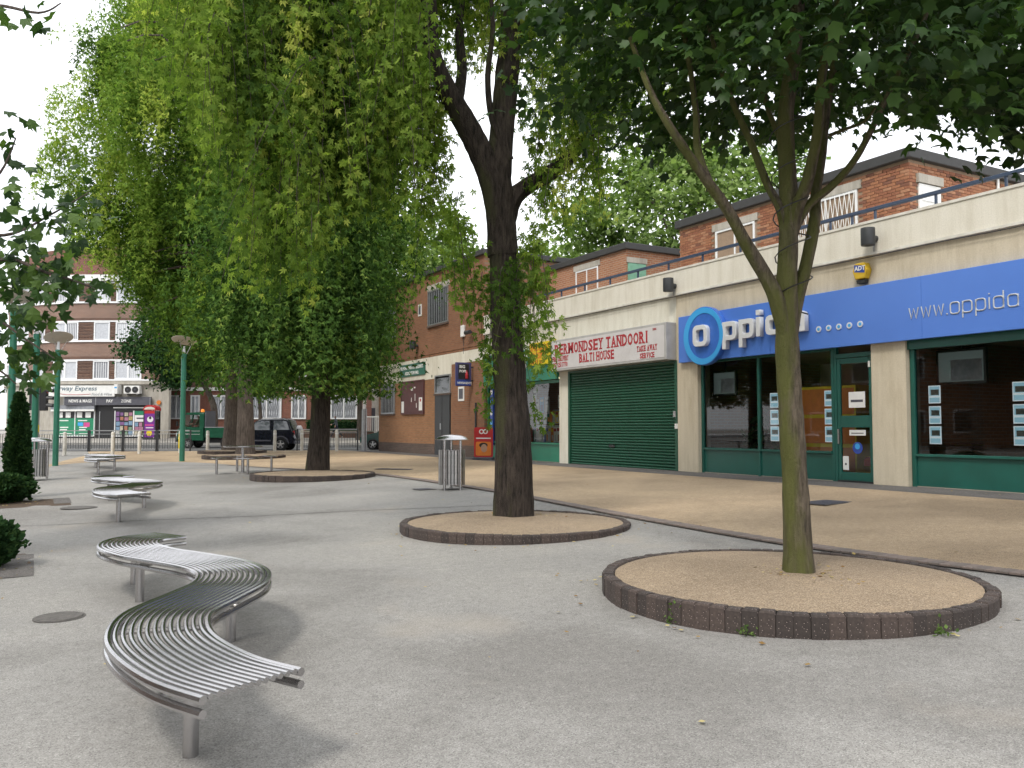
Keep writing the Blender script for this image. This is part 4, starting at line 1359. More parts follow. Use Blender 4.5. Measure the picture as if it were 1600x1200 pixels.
fpart('awning_rail', M['white'], (1.3, 4.1, .02, .1, 2.98, 3.06))
fpart('awning', M['blind'], (-3.4, .0, .02, .25, 2.86, 3.2))
fpart('awning_edge', M['white'], (-3.4, .0, .25, .27, 2.76, 2.9))
fpart('door_post', M['galv'], (.28, .34, .0, .06, .6, 2.75))
MB().cyl((4.6, -.03, 3.4), (4.6, -.12, 3.4), .16, n=10).build('bell_box', M['orange'], flats, (0, 0, .8))
# shop signs on the flats
SO = (*W(-30.3, 61.7), 4.2)
s1 = thing('shop_sign', SO, 'long white convenience shop sign reading Express above a dark strip', 'sign', rot=-YAW)
MB().box(-4.2, 1.52, -.12, .08, -.38, .42).build('panel', M['white'], s1, bevel=.01)
dk = pm('letter_slate', (.10, .16, .20), rough=.5)
text('lettering', 'Surway Express', .46, dk, s1, (-3.05, -.125, .06), SROT, xs=1.12, shear=.18, off=.006)
text('lettering', 'Food & Wine', .27, M['galv'], s1, (-.15, -.125, -.3), SROT, xs=1.0, shear=.25, off=.004)
MB().tube([(-2.9, -.125, -.12), (-2.0, -.125, -.24), (-1.1, -.125, -.25), (-.2, -.125, -.2)], .018, 5).build('swoosh', M['red'], s1)
SO2 = (*W(-30.3, 61.8), 3.5)
s2 = thing('shop_sign', SO2, 'dark grey strip sign reading NEWS & MAGS and PAY ZONE', 'sign', rot=-YAW)
MB().box(-2.2, 4.1, -.1, .1, -.3, .3).build('panel', M['dgrey'], s2, bevel=.006)
for xx_ in (-2.18, -.0 + 0.12, 4.06):
    MB().box(xx_ - .02, xx_ + .02, -.115, -.101, -.3, .3).build('divider', M['galv'], s2)
text('lettering', 'NEWS & MAGS', .30, M['white'], s2, (-1.85, -.105, -.1), SROT, xs=.85, off=.008)
text('lettering', 'PAY', .30, M['white'], s2, (.88, -.105, -.1), SROT, xs=.9, off=.008)
text('lettering', 'ZONE', .30, M['white'], s2, (1.95, -.105, -.1), SROT, xs=.9, off=.008)
SO3 = (*W(-28.5, 61.7), 4.3)
s3 = thing('projecting_sign', SO3, 'small white projecting box sign at the end of the convenience shop sign', 'sign', rot=-YAW)
MB().box(-.16, .1, -.5, .2, -.3, .38).build('case', M['white'], s3, bevel=.02)
MB().box(-.12, .06, -.505, -.501, .1, .2).build('print', M['ringblue'], s3)
AC = (*W(-27.5, 61.75), 4.02)
ac_ = thing('air_conditioner', AC, 'white air conditioning unit with two dark fans above the pay zone sign', 'air conditioner', rot=-YAW)
MB().box(-.57, .57, -.3, .2, 0, .58).build('casing', M['white'], ac_, bevel=.02)
for sx in (-.26, .26):
    f_ = MB().lathe([(0, 0), (.22, 0), (.23, .03), (0, .03)], (sx, -.33, .29), 18, 'y').build('fan_grille', M['black'], ac_)
    MB().lathe([(0, 0), (.06, 0), (.05, .02), (0, .02)], (sx, -.35, .29), 10, 'y').build('hub', M['dgrey'], f_)
MB().box(-.4, -.34, -.25, .2, -.08, 0).build('bracket', M['galv'], ac_)
MB().box(.34, .4, -.25, .2, -.08, 0).build('bracket', M['galv'], ac_)
# telephone kiosk
KO = (*W(-25.15, 59.5), rz(59.5))
kk = thing('phone_kiosk', KO, 'telephone kiosk with red arched top and purple advert across the road', 'kiosk', rot=-YAW)
arch = [(-.45, 2.02), (.45, 2.02)] + [(.45 * math.cos(R(a)), 2.1 + .30 * math.sin(R(a))) for a in range(0, 181, 15)]
MB().prism(arch, -.42, .45, 'y').build('roof', M['kiosk'], kk)
MB().prism([(-.36, 2.08), (.36, 2.08)] + [(.36 * math.cos(R(a)), 2.12 + .15 * math.sin(R(a))) for a in range(0, 181, 20)], -.43, -.421, 'y').build('sign_panel', M['coping'], kk)
for sx in (-.42, .36):
    for sy in (-.42, .38):
        MB().box(sx, sx + .06, sy, sy + .06, 0, 2.02).build('post', M['dkmetal'], kk)
pp = MB().box(-.36, .36, -.40, -.37, .15, 1.98).build('advert', M['purple'], kk)
MB().box(-.36, .36, -.406, -.401, 1.8, 1.98).build('advert_heading', M['kiosk'], kk)
MB().prism(disc2(.05, 1.4, .22, 16, .2), -.408, -.401, 'y').build('advert_figure', M['white'], kk)
MB().prism(disc2(.05, 1.5, .09, 12, .1), -.413, -.409, 'y').build('advert_head', M['hair'], kk)
MB().box(-.3, .3, -.406, -.401, .95, 1.05).build('advert_line', M['pink'], kk)
MB().box(-.25, .28, -.406, -.401, .78, .85).build('advert_line', M['white'], kk)
MB().prism(disc2(0, .45, .2, 16), -.406, -.401, 'y').build('advert_mark', M['yellow'], kk)
MB().box(.36, .38, -.36, .38, .15, 1.98).build('side_glass', M['glass_d'], kk)
MB().box(-.45, .45, -.45, .45, 0, .08).build('base', M['dkmetal'], kk)

# red brick wing to the right of the flats
WO = (*W(-18.0, 66), .88)
wing = thing('brick_wing', WO, 'long red brick residential wing with white framed windows behind the parked vehicles', 'building', rot=-YAW)
def wb(name, mat, *b, parent=wing):
    m_ = MB()
    for q in b:
        m_.box(*q)
    return m_.build(name, mat, parent)
XA, XB = -9.4, 6.3
wb('ground_wall', M['wingbrick'], (XA, XB, 0, 8, -.4, 3.55))
wb('upper_wall', M['flatbrick_d'], (XA, XB, -.02, 8, 3.8, 10.4))
wb('white_course', M['white'], (XA, XB, -.1, .1, 3.55, 3.8))
wb('roof', M['rooftile'], (XA, XB, -.3, 8, 10.4, 11.6))
for zi, (z0, z1) in enumerate(((1.35, 3.2), (4.6, 6.0), (7.3, 8.7))):
    for (a, b) in ((-8.6, -7.4), (-6.9, -6.2), (-5.2, -3.9), (-2.15, .14), (.9, 2.05), (3.95, 6.0)):
        t_ = .1
        mb = MB()
        for q in ((a, a + t_, -.1, .04, z0, z1), (b - t_, b, -.1, .04, z0, z1), (a + t_, b - t_, -.098, .04, z0, z0 + t_), (a + t_, b - t_, -.098, .04, z1 - t_, z1), ((a + b) / 2 - .05, (a + b) / 2 + .05, -.096, .04, z0 + t_, z1 - t_)):
            mb.box(*q)
        w = mb.build('window', M['upvc'], wing)
        MB().box(a + t_, b - t_, -.03, -.025, z0 + t_, z1 - t_).build('pane', M['blind'] if zi else M['lace'], w)
        if zi == 0:
            g = MB()
            k = a + .12
            while k < b - .25:
                g.tube([(k, -.06, z0 + t_), (k + .12, -.06, z0 + .9), (k, -.06, z1 - t_)], .018, 4)
                g.tube([(k + .12, -.065, z0 + t_), (k, -.065, z0 + .9), (k + .12, -.065, z1 - t_)], .018, 4)
                k += .18
            g.build('lattice', M['blind'], w)
MB().cyl((2.9, -.05, -.2), (2.9, -.05, 3.5), .05, n=6).build('downpipe', M['white'], wing)
GO = (*W(-15.5, 63), .82)
gw = thing('garden_wall', GO, 'low brown brick garden wall with flat coping behind the walking person', 'wall', rot=-YAW)
MB().box(-8, 5.3, 0, .22, -.2, .45).build('wall', M['flatbrick_d'], gw)
MB().box(-8.02, 5.32, -.04, .26, .45, .52).build('coping', M['conc'], gw)
RO = (*W(-8.3, 71), .9)
rh = thing('rendered_house', RO, 'pale grey rendered house behind railings beside the hall corner', 'house', rot=-YAW)
MB().box(-4.6, 6, 0, 8, -.3, 8.5).build('wall', M['coping'], rh)
MB().box(-4.8, 6.2, -.2, 8.2, 8.5, 9.2).build('roof', M['rooffascia'], rh)
MB().box(-3.9, -3.1, -.05, .02, .2, 2.3).build('door', M['dgrey'], rh)
MB().cyl((-2.7, -.06, 0), (-2.7, -.06, 8.5), .06, n=6).build('downpipe', M['white'], rh)
for (a, z) in ((-1.8, 1.2), (-1.8, 4.6), (-3.9, 4.6)):
    w = MB().box(a, a + 1.1, -.06, .02, z, z + 1.5).build('window', M['upvc'], rh)
    MB().box(a + .1, a + 1.0, -.07, -.061, z + .1, z + 1.4).build('pane', M['blind'], w)
RG = (*W(-10.4, 66.5), .88)
rg = thing('railing', RG, 'white painted railing in front of the grey rendered house', 'railing', rot=-YAW)
MB().box(-1.1, 1.8, -.02, .02, 1.5, 1.56).build('rail', M['white'], rg)
MB().box(-1.1, 1.8, -.02, .02, .2, .26).build('rail', M['white'], rg)
for k in range(20):
    MB().box(-1.08 + k * .15, -1.05 + k * .15, -.015, .015, .1, 1.6).build('bar', M['white'], rg)

# brick terrace on the open side of the square: the shop windows mirror it
OP = (-26.0, 22.0, 0.0)
op = thing('facing_terrace', OP, 'brown brick terrace across the square, mirrored in the shop windows', 'building')
MB().box(-34, -26, -14, 52, -.2, 8.5).build('wall', M['hallbrick'], op, OP)
MB().box(-34.3, -25.7, -14.3, 52.3, 8.5, 9.0).build('roof', M['rooffascia'], op, OP)
for k in range(15):
    for z0 in (1.2, 5.0):
        yk = -11 + k * 4.1
        w = MB().box(-26.0, -25.95, yk, yk + 2.0, z0, z0 + 1.6).build('window', M['upvc'], op, OP)
        MB().box(-25.95, -25.94, yk + .1, yk + 1.9, z0 + .1, z0 + 1.5).build('pane', M['glass_d'], w, OP)

# ================================================================ STREET FURNITURE
def ring_planter(cx, cy, r, h, lab, seed):
    z0 = gz(cx, cy)
    t = thing('tree_planter', (cx, cy, z0), lab, 'planter', 'round brick edged tree planters')
    n = int(2 * math.pi * r / .112)
    rs = random.Random(seed)
    wa = 2 * math.pi * r / n
    prots = []
    zl = min(gz(cx + r * math.cos(a / 5), cy + r * math.sin(a / 5)) for a in range(32)) - z0 - .05
    for m_ in M['kb']:
        b = MB()
        w2, w1 = wa * .485, wa * .485 * (r - .1) / r
        b.add([(-.1, -w1, 0), (0, -w2, 0), (0, w2, 0), (-.1, w1, 0), (-.1, -w1, h - zl - .012), (0.0, -w2, h - zl - .014), (0.0, w2, h - zl - .014), (-.1, w1, h - zl - .012),
               (-.09, -w1 + .008, h - zl), (-.012, -w2 + .01, h - zl), (-.012, w2 - .01, h - zl), (-.09, w1 - .008, h - zl)],
              [(0, 3, 2, 1), (0, 1, 5, 4), (1, 2, 6, 5), (2, 3, 7, 6), (3, 0, 4, 7), (4, 5, 9, 8), (5, 6, 10, 9), (6, 7, 11, 10), (7, 4, 8, 11), (8, 9, 10, 11)])
        prots.append(b.build('brick', m_, t))
    used_ = [0, 0, 0]
    for k in range(n):
        mi = rs.choices((0, 1, 2), (4, 3, 3))[0]
        o = prots[mi]
        if used_[mi]:
            o = o.copy()
            COL.objects.link(o)
        used_[mi] = 1
        a = 2 * math.pi * k / n
        rr = r + rs.uniform(-.006, .006)
        o.location = (rr * math.cos(a), rr * math.sin(a), zl + rs.uniform(-.006, .004))
        o.rotation_euler = (rs.uniform(-.012, .012), rs.uniform(-.02, .02), a + rs.uniform(-.015, .015))
    for mi in range(3):
        if not used_[mi]:
            bpy.data.objects.remove(prots[mi])
    MB().lathe([(r - .013, zl), (r - .013, h - .03), (r - .03, h - .03), (r - .03, zl)], (0, 0, 0), 64).build('mortar_ring', M['mortar'], t)
    nr, na = 10, 60
    vs, fs = [(0, 0, h + .035)], []
    for i in range(1, nr + 1):
        q = (r - .1) * i / nr
        for k in range(na):
            a = 2 * math.pi * k / na
            vs.append((q * math.cos(a), q * math.sin(a), h - .012 + .045 * (1 - (i / nr) ** 2) + .004 * math.sin(3 * a + i)))
    for k in range(na):
        fs.append((0, 1 + k, 1 + (k + 1) % na))
    for i in range(nr - 1):
        for k in range(na):
            a_, b_ = 1 + i * na, 1 + (i + 1) * na
            fs.append((a_ + k, b_ + k, b_ + (k + 1) % na, a_ + (k + 1) % na))
    MB().add(vs, fs).build('gravel_bed', M['tan_top'], t, smooth=True)
    return t
ring_planter(5.526, 5.142, 1.54, .126, 'round brick edged tree planter nearest the camera at the right', 1)
ring_planter(5.637, 9.975, 1.53, .085, 'round brick edged tree planter under the thick dark trunk in the middle', 2)
ring_planter(6.17, 21.277, 1.54, .123, 'round brick edged tree planter beyond the litter bin, right of the table', 3)
ring_planter(7.16, 34.16, 1.56, .123, 'round brick edged tree planter just behind the steel table', 4)
ring_planter(7.9, 40.2, 1.5, .12, 'farthest round brick edged tree planter, beside the road railing', 5)

# ---- serpentine benches
BC = [(.85, 3.55), (.71, 3.88), (.62, 4.35), (.62, 4.75), (.72, 5.18), (.98, 5.6), (1.22, 6.0), (1.33, 6.46), (1.27, 6.92), (1.06, 7.44), (.89, 7.83), (.79, 8.35), (.90, 8.78), (1.22, 8.98)]
bpath = catmull(BC, 7)
B0 = (.95, 6.3)
def offs(path, o):
    out = []
    for i, (x, y) in enumerate(path):
        a, b = path[max(i - 1, 0)], path[min(i + 1, len(path) - 1)]
        dx, dy = b[0] - a[0], b[1] - a[1]
        l = math.hypot(dx, dy)
        out.append((x + dy / l * o, y - dx / l * o))
    return out
def make_bench(lab):
    z0 = gz(*B0)
    t = thing('serpentine_bench', (B0[0] - .02, B0[1] + .13, z0), lab, 'bench', 'serpentine tubular benches')
    ZS = .45
    for k in range(12):
        o = -.21 + k * .42 / 11
        P = [(x - B0[0], y - B0[1], ZS - .022) for x, y in offs(bpath, o)]
        MB().tube(P, .0135, 8).build('seat_tube', M['steel'], t, smooth=True)
    for o in (-.245, .245):
        for zz in (ZS - .03, ZS - .085):
            P = [(x - B0[0], y - B0[1], zz) for x, y in offs(bpath, o)]
            MB().tube(P, .02, 8).build('rim_tube', M['steel'], t, smooth=True)
    for f in (.07, .17, .28, .39, .5, .61, .72, .83, .94):
        i = int(f * (len(bpath) - 1))
        a, b = offs(bpath, -.24)[i], offs(bpath, .24)[i]
        MB().tube([(a[0] - B0[0], a[1] - B0[1], ZS - .075), (b[0] - B0[0], b[1] - B0[1], ZS - .075)], .016, 6).build('cross_bar', M['steel_d'], t, smooth=True)
    for (lx, ly) in ((.69, 4.12), (1.25, 6.08), (.84, 7.85), (.88, 8.72)):
        zg = gz(lx, ly) - z0 - .02
        lg = MB().cyl((lx - B0[0], ly - B0[1], zg), (lx - B0[0], ly - B0[1], ZS - .09), .036, n=16).build('leg', M['steel'], t, smooth=True)
        MB().box(lx - B0[0] - .05, lx - B0[0] + .05, ly - B0[1] - .05, ly - B0[1] + .05, ZS - .1, ZS - .078).build('bracket', M['steel_d'], lg)
    return t
bench = make_bench('nearest serpentine bench of polished steel tubes in the left foreground')
for (dx, dy, lab) in ((.45, 10.1, 'middle serpentine steel bench on the left of the square'), (.9, 22.5, 'farthest serpentine steel bench near the green lamp posts')):
    c_ = copy_tree(bench)
    c_.location = (B0[0] + dx, B0[1] + dy, gz(B0[0] + dx, B0[1] + dy))
    c_['label'] = lab

# ---- litter bins
def litter_bin(x, y, lab, rot=0):
    t = thing('litter_bin', (x, y, gz(x, y)), lab, 'bin', 'steel litter bins with domed hoods', rot)
    r = .265
    for k in range(26):
        a = 2 * math.pi * (k + .5) / 26
        b = MB().box(r - .012, r + .004, -.022, .022, .1, .8)
        o = b.build('slat', M['steel_d'], t)
        o.rotation_euler = (0, 0, a)
    MB().lathe([(r - .014, .12), (r - .014, .78), (r - .03, .78), (r - .03, .13), (0, .13), (0, .12)], (0, 0, 0), 26).build('liner', M['dkmetal'], t)
    for s in (-1, 1):
        MB().cyl((s * .16, -.235, -.02), (s * .16, -.235, 1.02), .028, n=12).build('post', M['steel'], t, smooth=True)
    MB().cyl((0, .22, -.02), (0, .22, 1.02), .028, n=12).build('post', M['steel'], t, smooth=True)
    MB().lathe([(.33, 1.0), (.335, 1.015), (.28, 1.065), (.17, 1.1), (.0, 1.115), (0, 1.1), (.17, 1.08), (.27, 1.045), (.32, 1.004)], (0, 0, 0), 28).build('hood', M['steel'], t, smooth=True)
    return t
litter_bin(7.42, 15.75, 'slatted steel litter bin with domed hood left of the thick trunk', R(-22))
lb = litter_bin(.08, 25.3, 'slatted steel litter bin with domed hood behind the conical evergreen', R(20))

# ---- table and stools
TX, TY = 5.1, 24.5
t = thing('picnic_table', (TX, TY, gz(TX, TY)), 'round steel table on a single leg beside the third planter', 'table')
MB().lathe([(0, .72), (.5, .72), (.53, .735), (.53, .755), (.5, .76), (0, .76)], (0, 0, 0), 36).build('table_top', M['steel'], t, smooth=True)
MB().cyl((0, 0, -.02), (0, 0, .72), .045, n=14).build('leg', M['steel'], t, smooth=True)
MB().lathe([(0, 0), (.12, 0), (.12, .012), (0, .014)], (0, 0, 0), 16).build('base_plate', M['steel_d'], t)
for (sx, sy, a, lab) in ((4.4, 24.5, 180, 'leftmost steel stool around the round table'), (5.08, 23.75, 270, 'front steel stool around the round table'), (5.92, 24.6, 0, 'rightmost steel stool around the round table'), (5.12, 25.35, 90, 'rear steel stool around the round table, seen behind its leg')):
    t = thing('stool', (sx, sy, gz(sx, sy)), lab, 'stool', 'steel stools round the table', R(a))
    seg = [(.62 * math.cos(q) - .62, .62 * math.sin(q)) for q in [R(-32 + 64 * k / 10) for k in range(11)]]
    out = [(p[0] + .15 * math.cos(math.atan2(p[1], p[0] + .62)), p[1] + .15 * math.sin(math.atan2(p[1], p[0] + .62))) for p in seg]
    inn = [(p[0] - .15 * math.cos(math.atan2(p[1], p[0] + .62)), p[1] - .15 * math.sin(math.atan2(p[1], p[0] + .62))) for p in seg]
    MB().prism(out + inn[::-1], .43, .455, 'z').build('seat', M['steel'], t)
    MB().cyl((0, 0, -.02), (0, 0, .43), .035, n=12).build('leg', M['steel'], t, smooth=True)

# ---- green lamp posts with tilted reflector discs
def lamp_post(x, y, top, disc_z, lab, tilt, lean):
    t = thing('lamp_post', (x, y, gz(x, y)), lab, 'lamp', 'green lamp posts with reflector discs', -YAW)
    z0 = gz(x, y)
    MB().cyl((0, 0, -.05), (0, 0, top - z0), .095, .088, 18).build('post', M['pgreen'], t, smooth=True)
    MB().cyl((0, 0, top - z0), (0, 0, top - z0 + .12), .1, .1, 14).build('lamp_head', M['pgreen'], t, smooth=True)
    d = MB().lathe([(0, -.02), (.3, -.012), (.45, .02), (.455, .03), (.3, .03), (0, .03)], (0, 0, 0), 32).build('reflector_disc', M['lampdisc'], t, smooth=True)
    d.location = (0, 0, disc_z - z0)
    d.rotation_euler = (R(tilt), R(lean), 0)
    for a in (20, 140, 260):
        MB().cyl((.08 * math.cos(R(a)), .08 * math.sin(R(a)), top - z0 + .1), (.3 * math.cos(R(a)), .3 * math.sin(R(a)), disc_z - z0 - .01), .012, n=6).build('strut', M['steel_d'], t)
    MB().cyl((0, 0, top - z0 + .1), (0, 0, top - z0 + .4), .05, .04, 10).build('lamp_glass', M['lampglass'], t, smooth=True)
lamp_post(4.71, 33.0, 4.15, 4.74, 'green lamp post with reflector disc left of the green pickup truck', -17, 2)
lamp_post(.64, 32.73, 4.1, 4.62, 'green lamp post with reflector disc in front of the convenience shop door', -17, -14)
lamp_post(.0, 28.53, 4.2, 4.7, 'green lamp post beside the traffic lights, left of the convenience shop sign', -10, -14)
lamp_post(-.56, 26.6, 4.6, 5.1, 'green lamp post at the far left edge, just behind the conical evergreen', -15, -12)

# ---- traffic lights
def traffic_light(X, D, lab, side=1):
    x, y = W(X, D)
    t = thing('traffic_light', (x, y, gz(x, y)), lab, 'traffic light', 'traffic lights by the crossing', -YAW)
    z0 = gz(x, y)
    MB().cyl((0, 0, 0), (0, 0, 3.4 - z0), .055, n=12).build('pole', M['galv'], t, smooth=True)
    h = MB().box(.08, .36, -.1, .12, 2.28 - z0, 3.32 - z0).build('signal_head', M['black'], t, bevel=.03)
    MB().box(-.42, -.1, .04, .1, 2.3 - z0, 3.3 - z0).build('backing_board', M['black'], t)
    for k in range(3):
        z = 2.48 + .31 * k - z0
        v = MB()
        n = 14
        for i in range(n):
            a0, a1 = R(-20 + 220 * i / n), R(-20 + 220 * (i + 1) / n)
            v.add([(.36, .01 + .12 * math.cos(a0), z + .12 * math.sin(a0)), (.36, .01 + .12 * math.cos(a1), z + .12 * math.sin(a1)), (.62, .01 + .11 * math.cos(a1), z + .11 * math.sin(a1) - .02), (.62, .01 + .11 * math.cos(a0), z + .11 * math.sin(a0) - .02)], [(0, 1, 2, 3)])
        v.build('visor', M['black'], t, fix=False)
        MB().lathe([(0, 0), (.1, 0), (.1, .012), (0, .015)], (.355, .01, z), 14, 'x').build('lens', M['redlamp'] if k == 2 else M['dgrey'], t)
    MB().box(-.1, .1, -.14, -.06, 1.05, 1.35).build('push_button_box', M['yellow'], t, bevel=.01)
traffic_light(-19.75, 35.5, 'black traffic light on a grey pole in front of the convenience shop')

# ---- bollards
for i, (X, D, lab) in enumerate(((-19.4, 37.0, 'leftmost pale steel bollard by the railing, beside the middle lamp post'), (-17.5, 37.4, 'pale steel bollard second from the left, in front of the shop doorway'), (-16.9, 38.7, 'pale steel bollard in front of the poster covered shop window'), (-15.4, 39.6, 'yellow banded bollard beside the lamp post left of the pickup'), (-14.2, 39.8, 'pale steel bollard in front of the pickup front wheel'), (-11.4, 41.0, 'pale steel bollard in front of the black car door'), (-10.15, 41.2, 'pale steel bollard just behind the black car'), (-8.28, 40.3, 'rightmost pale steel bollard below the walking person'))):
    x, y = W(X, D)
    t = thing('bollard', (x, y, gz(x, y)), lab, 'bollard', 'pale steel bollards along the road')
    MB().lathe([(0, -.05), (.075, -.05), (.075, .95), (.07, .99), (.045, 1.02), (0, 1.03)], (0, 0, 0), 16).build('shaft', M['coping'], t, smooth=True)
    MB().lathe([(.077, .8), (.079, .805), (.079, .86), (.077, .865)], (0, 0, 0), 16).build('band', M['yellow'] if i == 3 else M['white'], t, smooth=True)
    if i == 3:
        MB().lathe([(.078, .2), (.081, .205), (.081, .76), (.078, .765)], (0, 0, 0), 16).build('sleeve', M['yellow'], t, smooth=True)

# ---- pedestrian guard rails
def guard_rail(X0, X1, D, lab, m_='galv'):
    x, y = W((X0 + X1) / 2, D)
    z0 = gz(x, y)
    t = thing('guard_rail', (x, y, z0), lab, 'guard rail', 'pedestrian guard rails along the road', -YAW)
    w = (X1 - X0) / 2
    MB().box(-w, w, -.022, .022, 1.0, 1.045).build('top_rail', M[m_], t)
    MB().box(-w, w, -.018, .018, .84, .87).build('rail', M[m_], t)
    MB().box(-w, w, -.018, .018, .1, .13).build('rail', M[m_], t)
    for s in (-w + .03, w - .03):
        MB().box(s - .03, s + .03, -.03, .03, -.05, 1.05).build('post', M['dkmetal'], t)
    n = int(2 * w / .125)
    p0 = None
    for k in range(1, n):
        if p0 is None:
            o = p0 = MB().box(-.009, .009, -.009, .009, .13, .84).build('bar', M['dkmetal'], t)
        else:
            o = p0.copy()
            COL.objects.link(o)
            o.parent = t
        o.location = (-w + 2 * w * k / n, 0, 0)
labs = ['guard rail panel at the far left edge beyond the traffic light', 'guard rail panel directly behind the traffic light pole', 'guard rail panel in front of the green poster window', 'guard rail panel in front of the convenience shop doorway', 'guard rail panel in front of the telephone kiosk', 'guard rail panel beside the nose of the pickup truck', 'guard rail panel alongside the pickup truck', 'guard rail panel between the pickup and the black car', 'guard rail panel alongside the black car', 'guard rail panel just behind the black car', 'guard rail panel ending at the gap beside the hall']
xr = -25.6
for k in range(6):
    guard_rail(xr + k * 1.66, xr + k * 1.66 + 1.64, 41.6, labs[k])
guard_rail(-10.5, -9.0, 41.6, labs[9])
guard_rail(-8.98, -7.5, 41.6, labs[10])

# ---- covers in the ground
def cover(x, y, r, lab, rect=None, rot=0):
    t = thing('manhole_cover', (x, y, gz(x, y) + .006), lab, 'manhole cover', None, rot)
    if rect:
        a, b = rect
        MB().box(-a, a, -b, b, 0, .006).build('frame', M['iron'], t)
        n = int(2 * a / .07)
        for k in range(n):
            MB().box(-a + .03 + k * .07, -a + .065 + k * .07, -b + .03, b - .03, .006, .014).build('bar', M['dgrey'], t)
    else:
        MB().lathe([(0, 0), (r, 0), (r, .006), (0, .006)], (0, 0, 0), 28).build('frame', M['iron'], t)
        MB().lathe([(r * .82, .0105), (r * .86, .014), (r * .9, .008)], (0, 0, 0), 28).build('rim', M['iron'], t)
    return t
cover(.21, 7.71, .19, 'round iron cover in the paving left of the nearest bench')
cover(.72, 16.9, .3, 'round iron cover beside the front of the middle bench')
cover(10.8, 9.26, 0, 'rectangular iron drain grating right of the nearest trunk', (.42, .26), R(8))
cover(6.97, 16.11, 0, 'small square iron cover left of the litter bin', (.2, .16), R(10))
cover(9.0, 22.9, 0, 'long iron cover in the tan path left of the litter bin', (.55, .22), R(-50))
cover(1.9, 20.8, .3, 'flat iron cover between the middle and the farthest bench')

# ================================================================ VEHICLES
def wheel(parent, x, y, r, w=.2, spokes=5, side=-1):
    wt = MB().lathe([(r * .62, -w / 2), (r * .9, -w / 2), (r, -w / 2 + .03), (r, w / 2 - .03), (r * .9, w / 2), (r * .62, w / 2)], (0, 0, 0), 22, 'y', caps=False).build('wheel', M['tyre'], parent, smooth=True)
    wt.location = (x, y, r)
    f = side * w / 2
    rim = MB()
    rim.lathe([(0, f * .55), (r * .62, f * .55), (r * .62, f * .5), (0, f * .5)], (0, 0, 0), 20, 'y')
    rim.build('rim_well', M['dkmetal'], wt)
    sp = MB()
    sp.lathe([(r * .56, f * .62), (r * .64, f * .95), (r * .68, f * .98), (r * .66, f * .6)], (0, 0, 0), 22, 'y', caps=False)
    for k in range(spokes):
        a = 2 * math.pi * k / spokes + .3
        ca, sa = math.cos(a), math.sin(a)
        q = r * .085
        sp.add([(-sa * q, f * .9, ca * q), (sa * q, f * .9, -ca * q), (ca * r * .6 + sa * q * 1.2, f * .8, sa * r * .6 - ca * q * 1.2), (ca * r * .6 - sa * q * 1.2, f * .8, sa * r * .6 + ca * q * 1.2)], [(0, 1, 2, 3)])
    sp.lathe([(0, f * .95), (r * .16, f * .95), (r * .16, f * .6), (0, f * .6)], (0, 0, 0), 12, 'y')
    sp.build('rim', M['alloy'], wt, fix=False)
    return wt
def shell(prof, half, tuck):
    """closed body from a side profile: prof (x,z); tuck(z) = half width factor at that height"""
    mb = MB()
    n = len(prof)
    ys = [-1, -.93, -.6, 0, .6, .93, 1]
    ins = [.06, .015, 0, 0, 0, .015, .06]
    cxm = sum(p[0] for p in prof) / n
    czm = sum(p[1] for p in prof) / n
    vs, fs = [], []
    for yk, q in zip(ys, ins):
        for (x_, z_) in prof:
            dx, dz = cxm - x_, czm - z_
            l = math.hypot(dx, dz) or 1
            vs.append((x_ + dx / l * q, yk * half * tuck(z_), z_ + dz / l * q))
    for i in range(len(ys) - 1):
        for k in range(n):
            fs.append((i * n + k, i * n + (k + 1) % n, (i + 1) * n + (k + 1) % n, (i + 1) * n + k))
    fs += [tuple(range(n)), tuple((len(ys) - 1) * n + k for k in range(n - 1, -1, -1))]
    return mb.add(vs, fs)
def side_panel(mb, poly, half, tuck, d=.008):
    class Pair:
        def build(self, name, mat, parent, fix=False):
            for s in (-1, 1):
                MB().add([(x_, s * (half * tuck(z_) + d), z_) for x_, z_ in poly], [tuple(range(len(poly)))]).build(name, mat, parent, fix=False)
    return Pair()
# black three-door off-roader, nose to the left (-x)
X, D = -13.2, 45.4
x, y = W(X, D)
car = thing('parked_car', (x, y, rz(D)), 'small black three door off-road car with spare wheel on its tail', 'car', 'vehicles on the road', -YAW)
tk = lambda z: 1.0 if z < .95 else 1.0 - (z - .95) * .2
body = [(-1.82, .42), (-1.86, .62), (-1.8, .88), (-1.66, .96), (-.82, 1.04), (-.2, 1.58), (.05, 1.66), (1.25, 1.68), (1.5, 1.62), (1.72, 1.05), (1.8, .95), (1.84, .6), (1.8, .4), (1.4, .3), (-1.4, .3)]
shell(body, .84, tk).build('body', M['carblack'], car, smooth=True)
side_panel(MB(), [(-.62, 1.09), (-.16, 1.5), (.08, 1.56), (.52, 1.57), (.52, 1.09)], .84, tk).build('door_window', M['carglass'], car, fix=False)
side_panel(MB(), [(.72, 1.1), (.72, 1.57), (1.2, 1.58), (1.4, 1.53), (1.58, 1.1)], .84, tk).build('rear_window', M['carglass'], car, fix=False)
MB().add([(-.8, -.7, 1.07), (-.8, .7, 1.07), (-.24, .6, 1.57), (-.24, -.6, 1.57)], [(0, 1, 2, 3)]).build('windscreen', M['carglass'], car, fix=False)
side_panel(MB(), [(-1.7, .52), (-.98, .52), (-.98, .6), (-1.7, .6)], .84, tk, .014).build('side_trim', M['dgrey'], car, fix=False)
side_panel(MB(), [(-.5, .50), (.6, .50), (.6, .58), (-.5, .58)], .84, tk, .014).build('side_trim', M['dgrey'], car, fix=False)
side_panel(MB(), [(.62, .42), (.63, .42), (.63, 1.09), (.62, 1.09)], .84, tk, .01).build('door_gap', M['black'], car, fix=False)
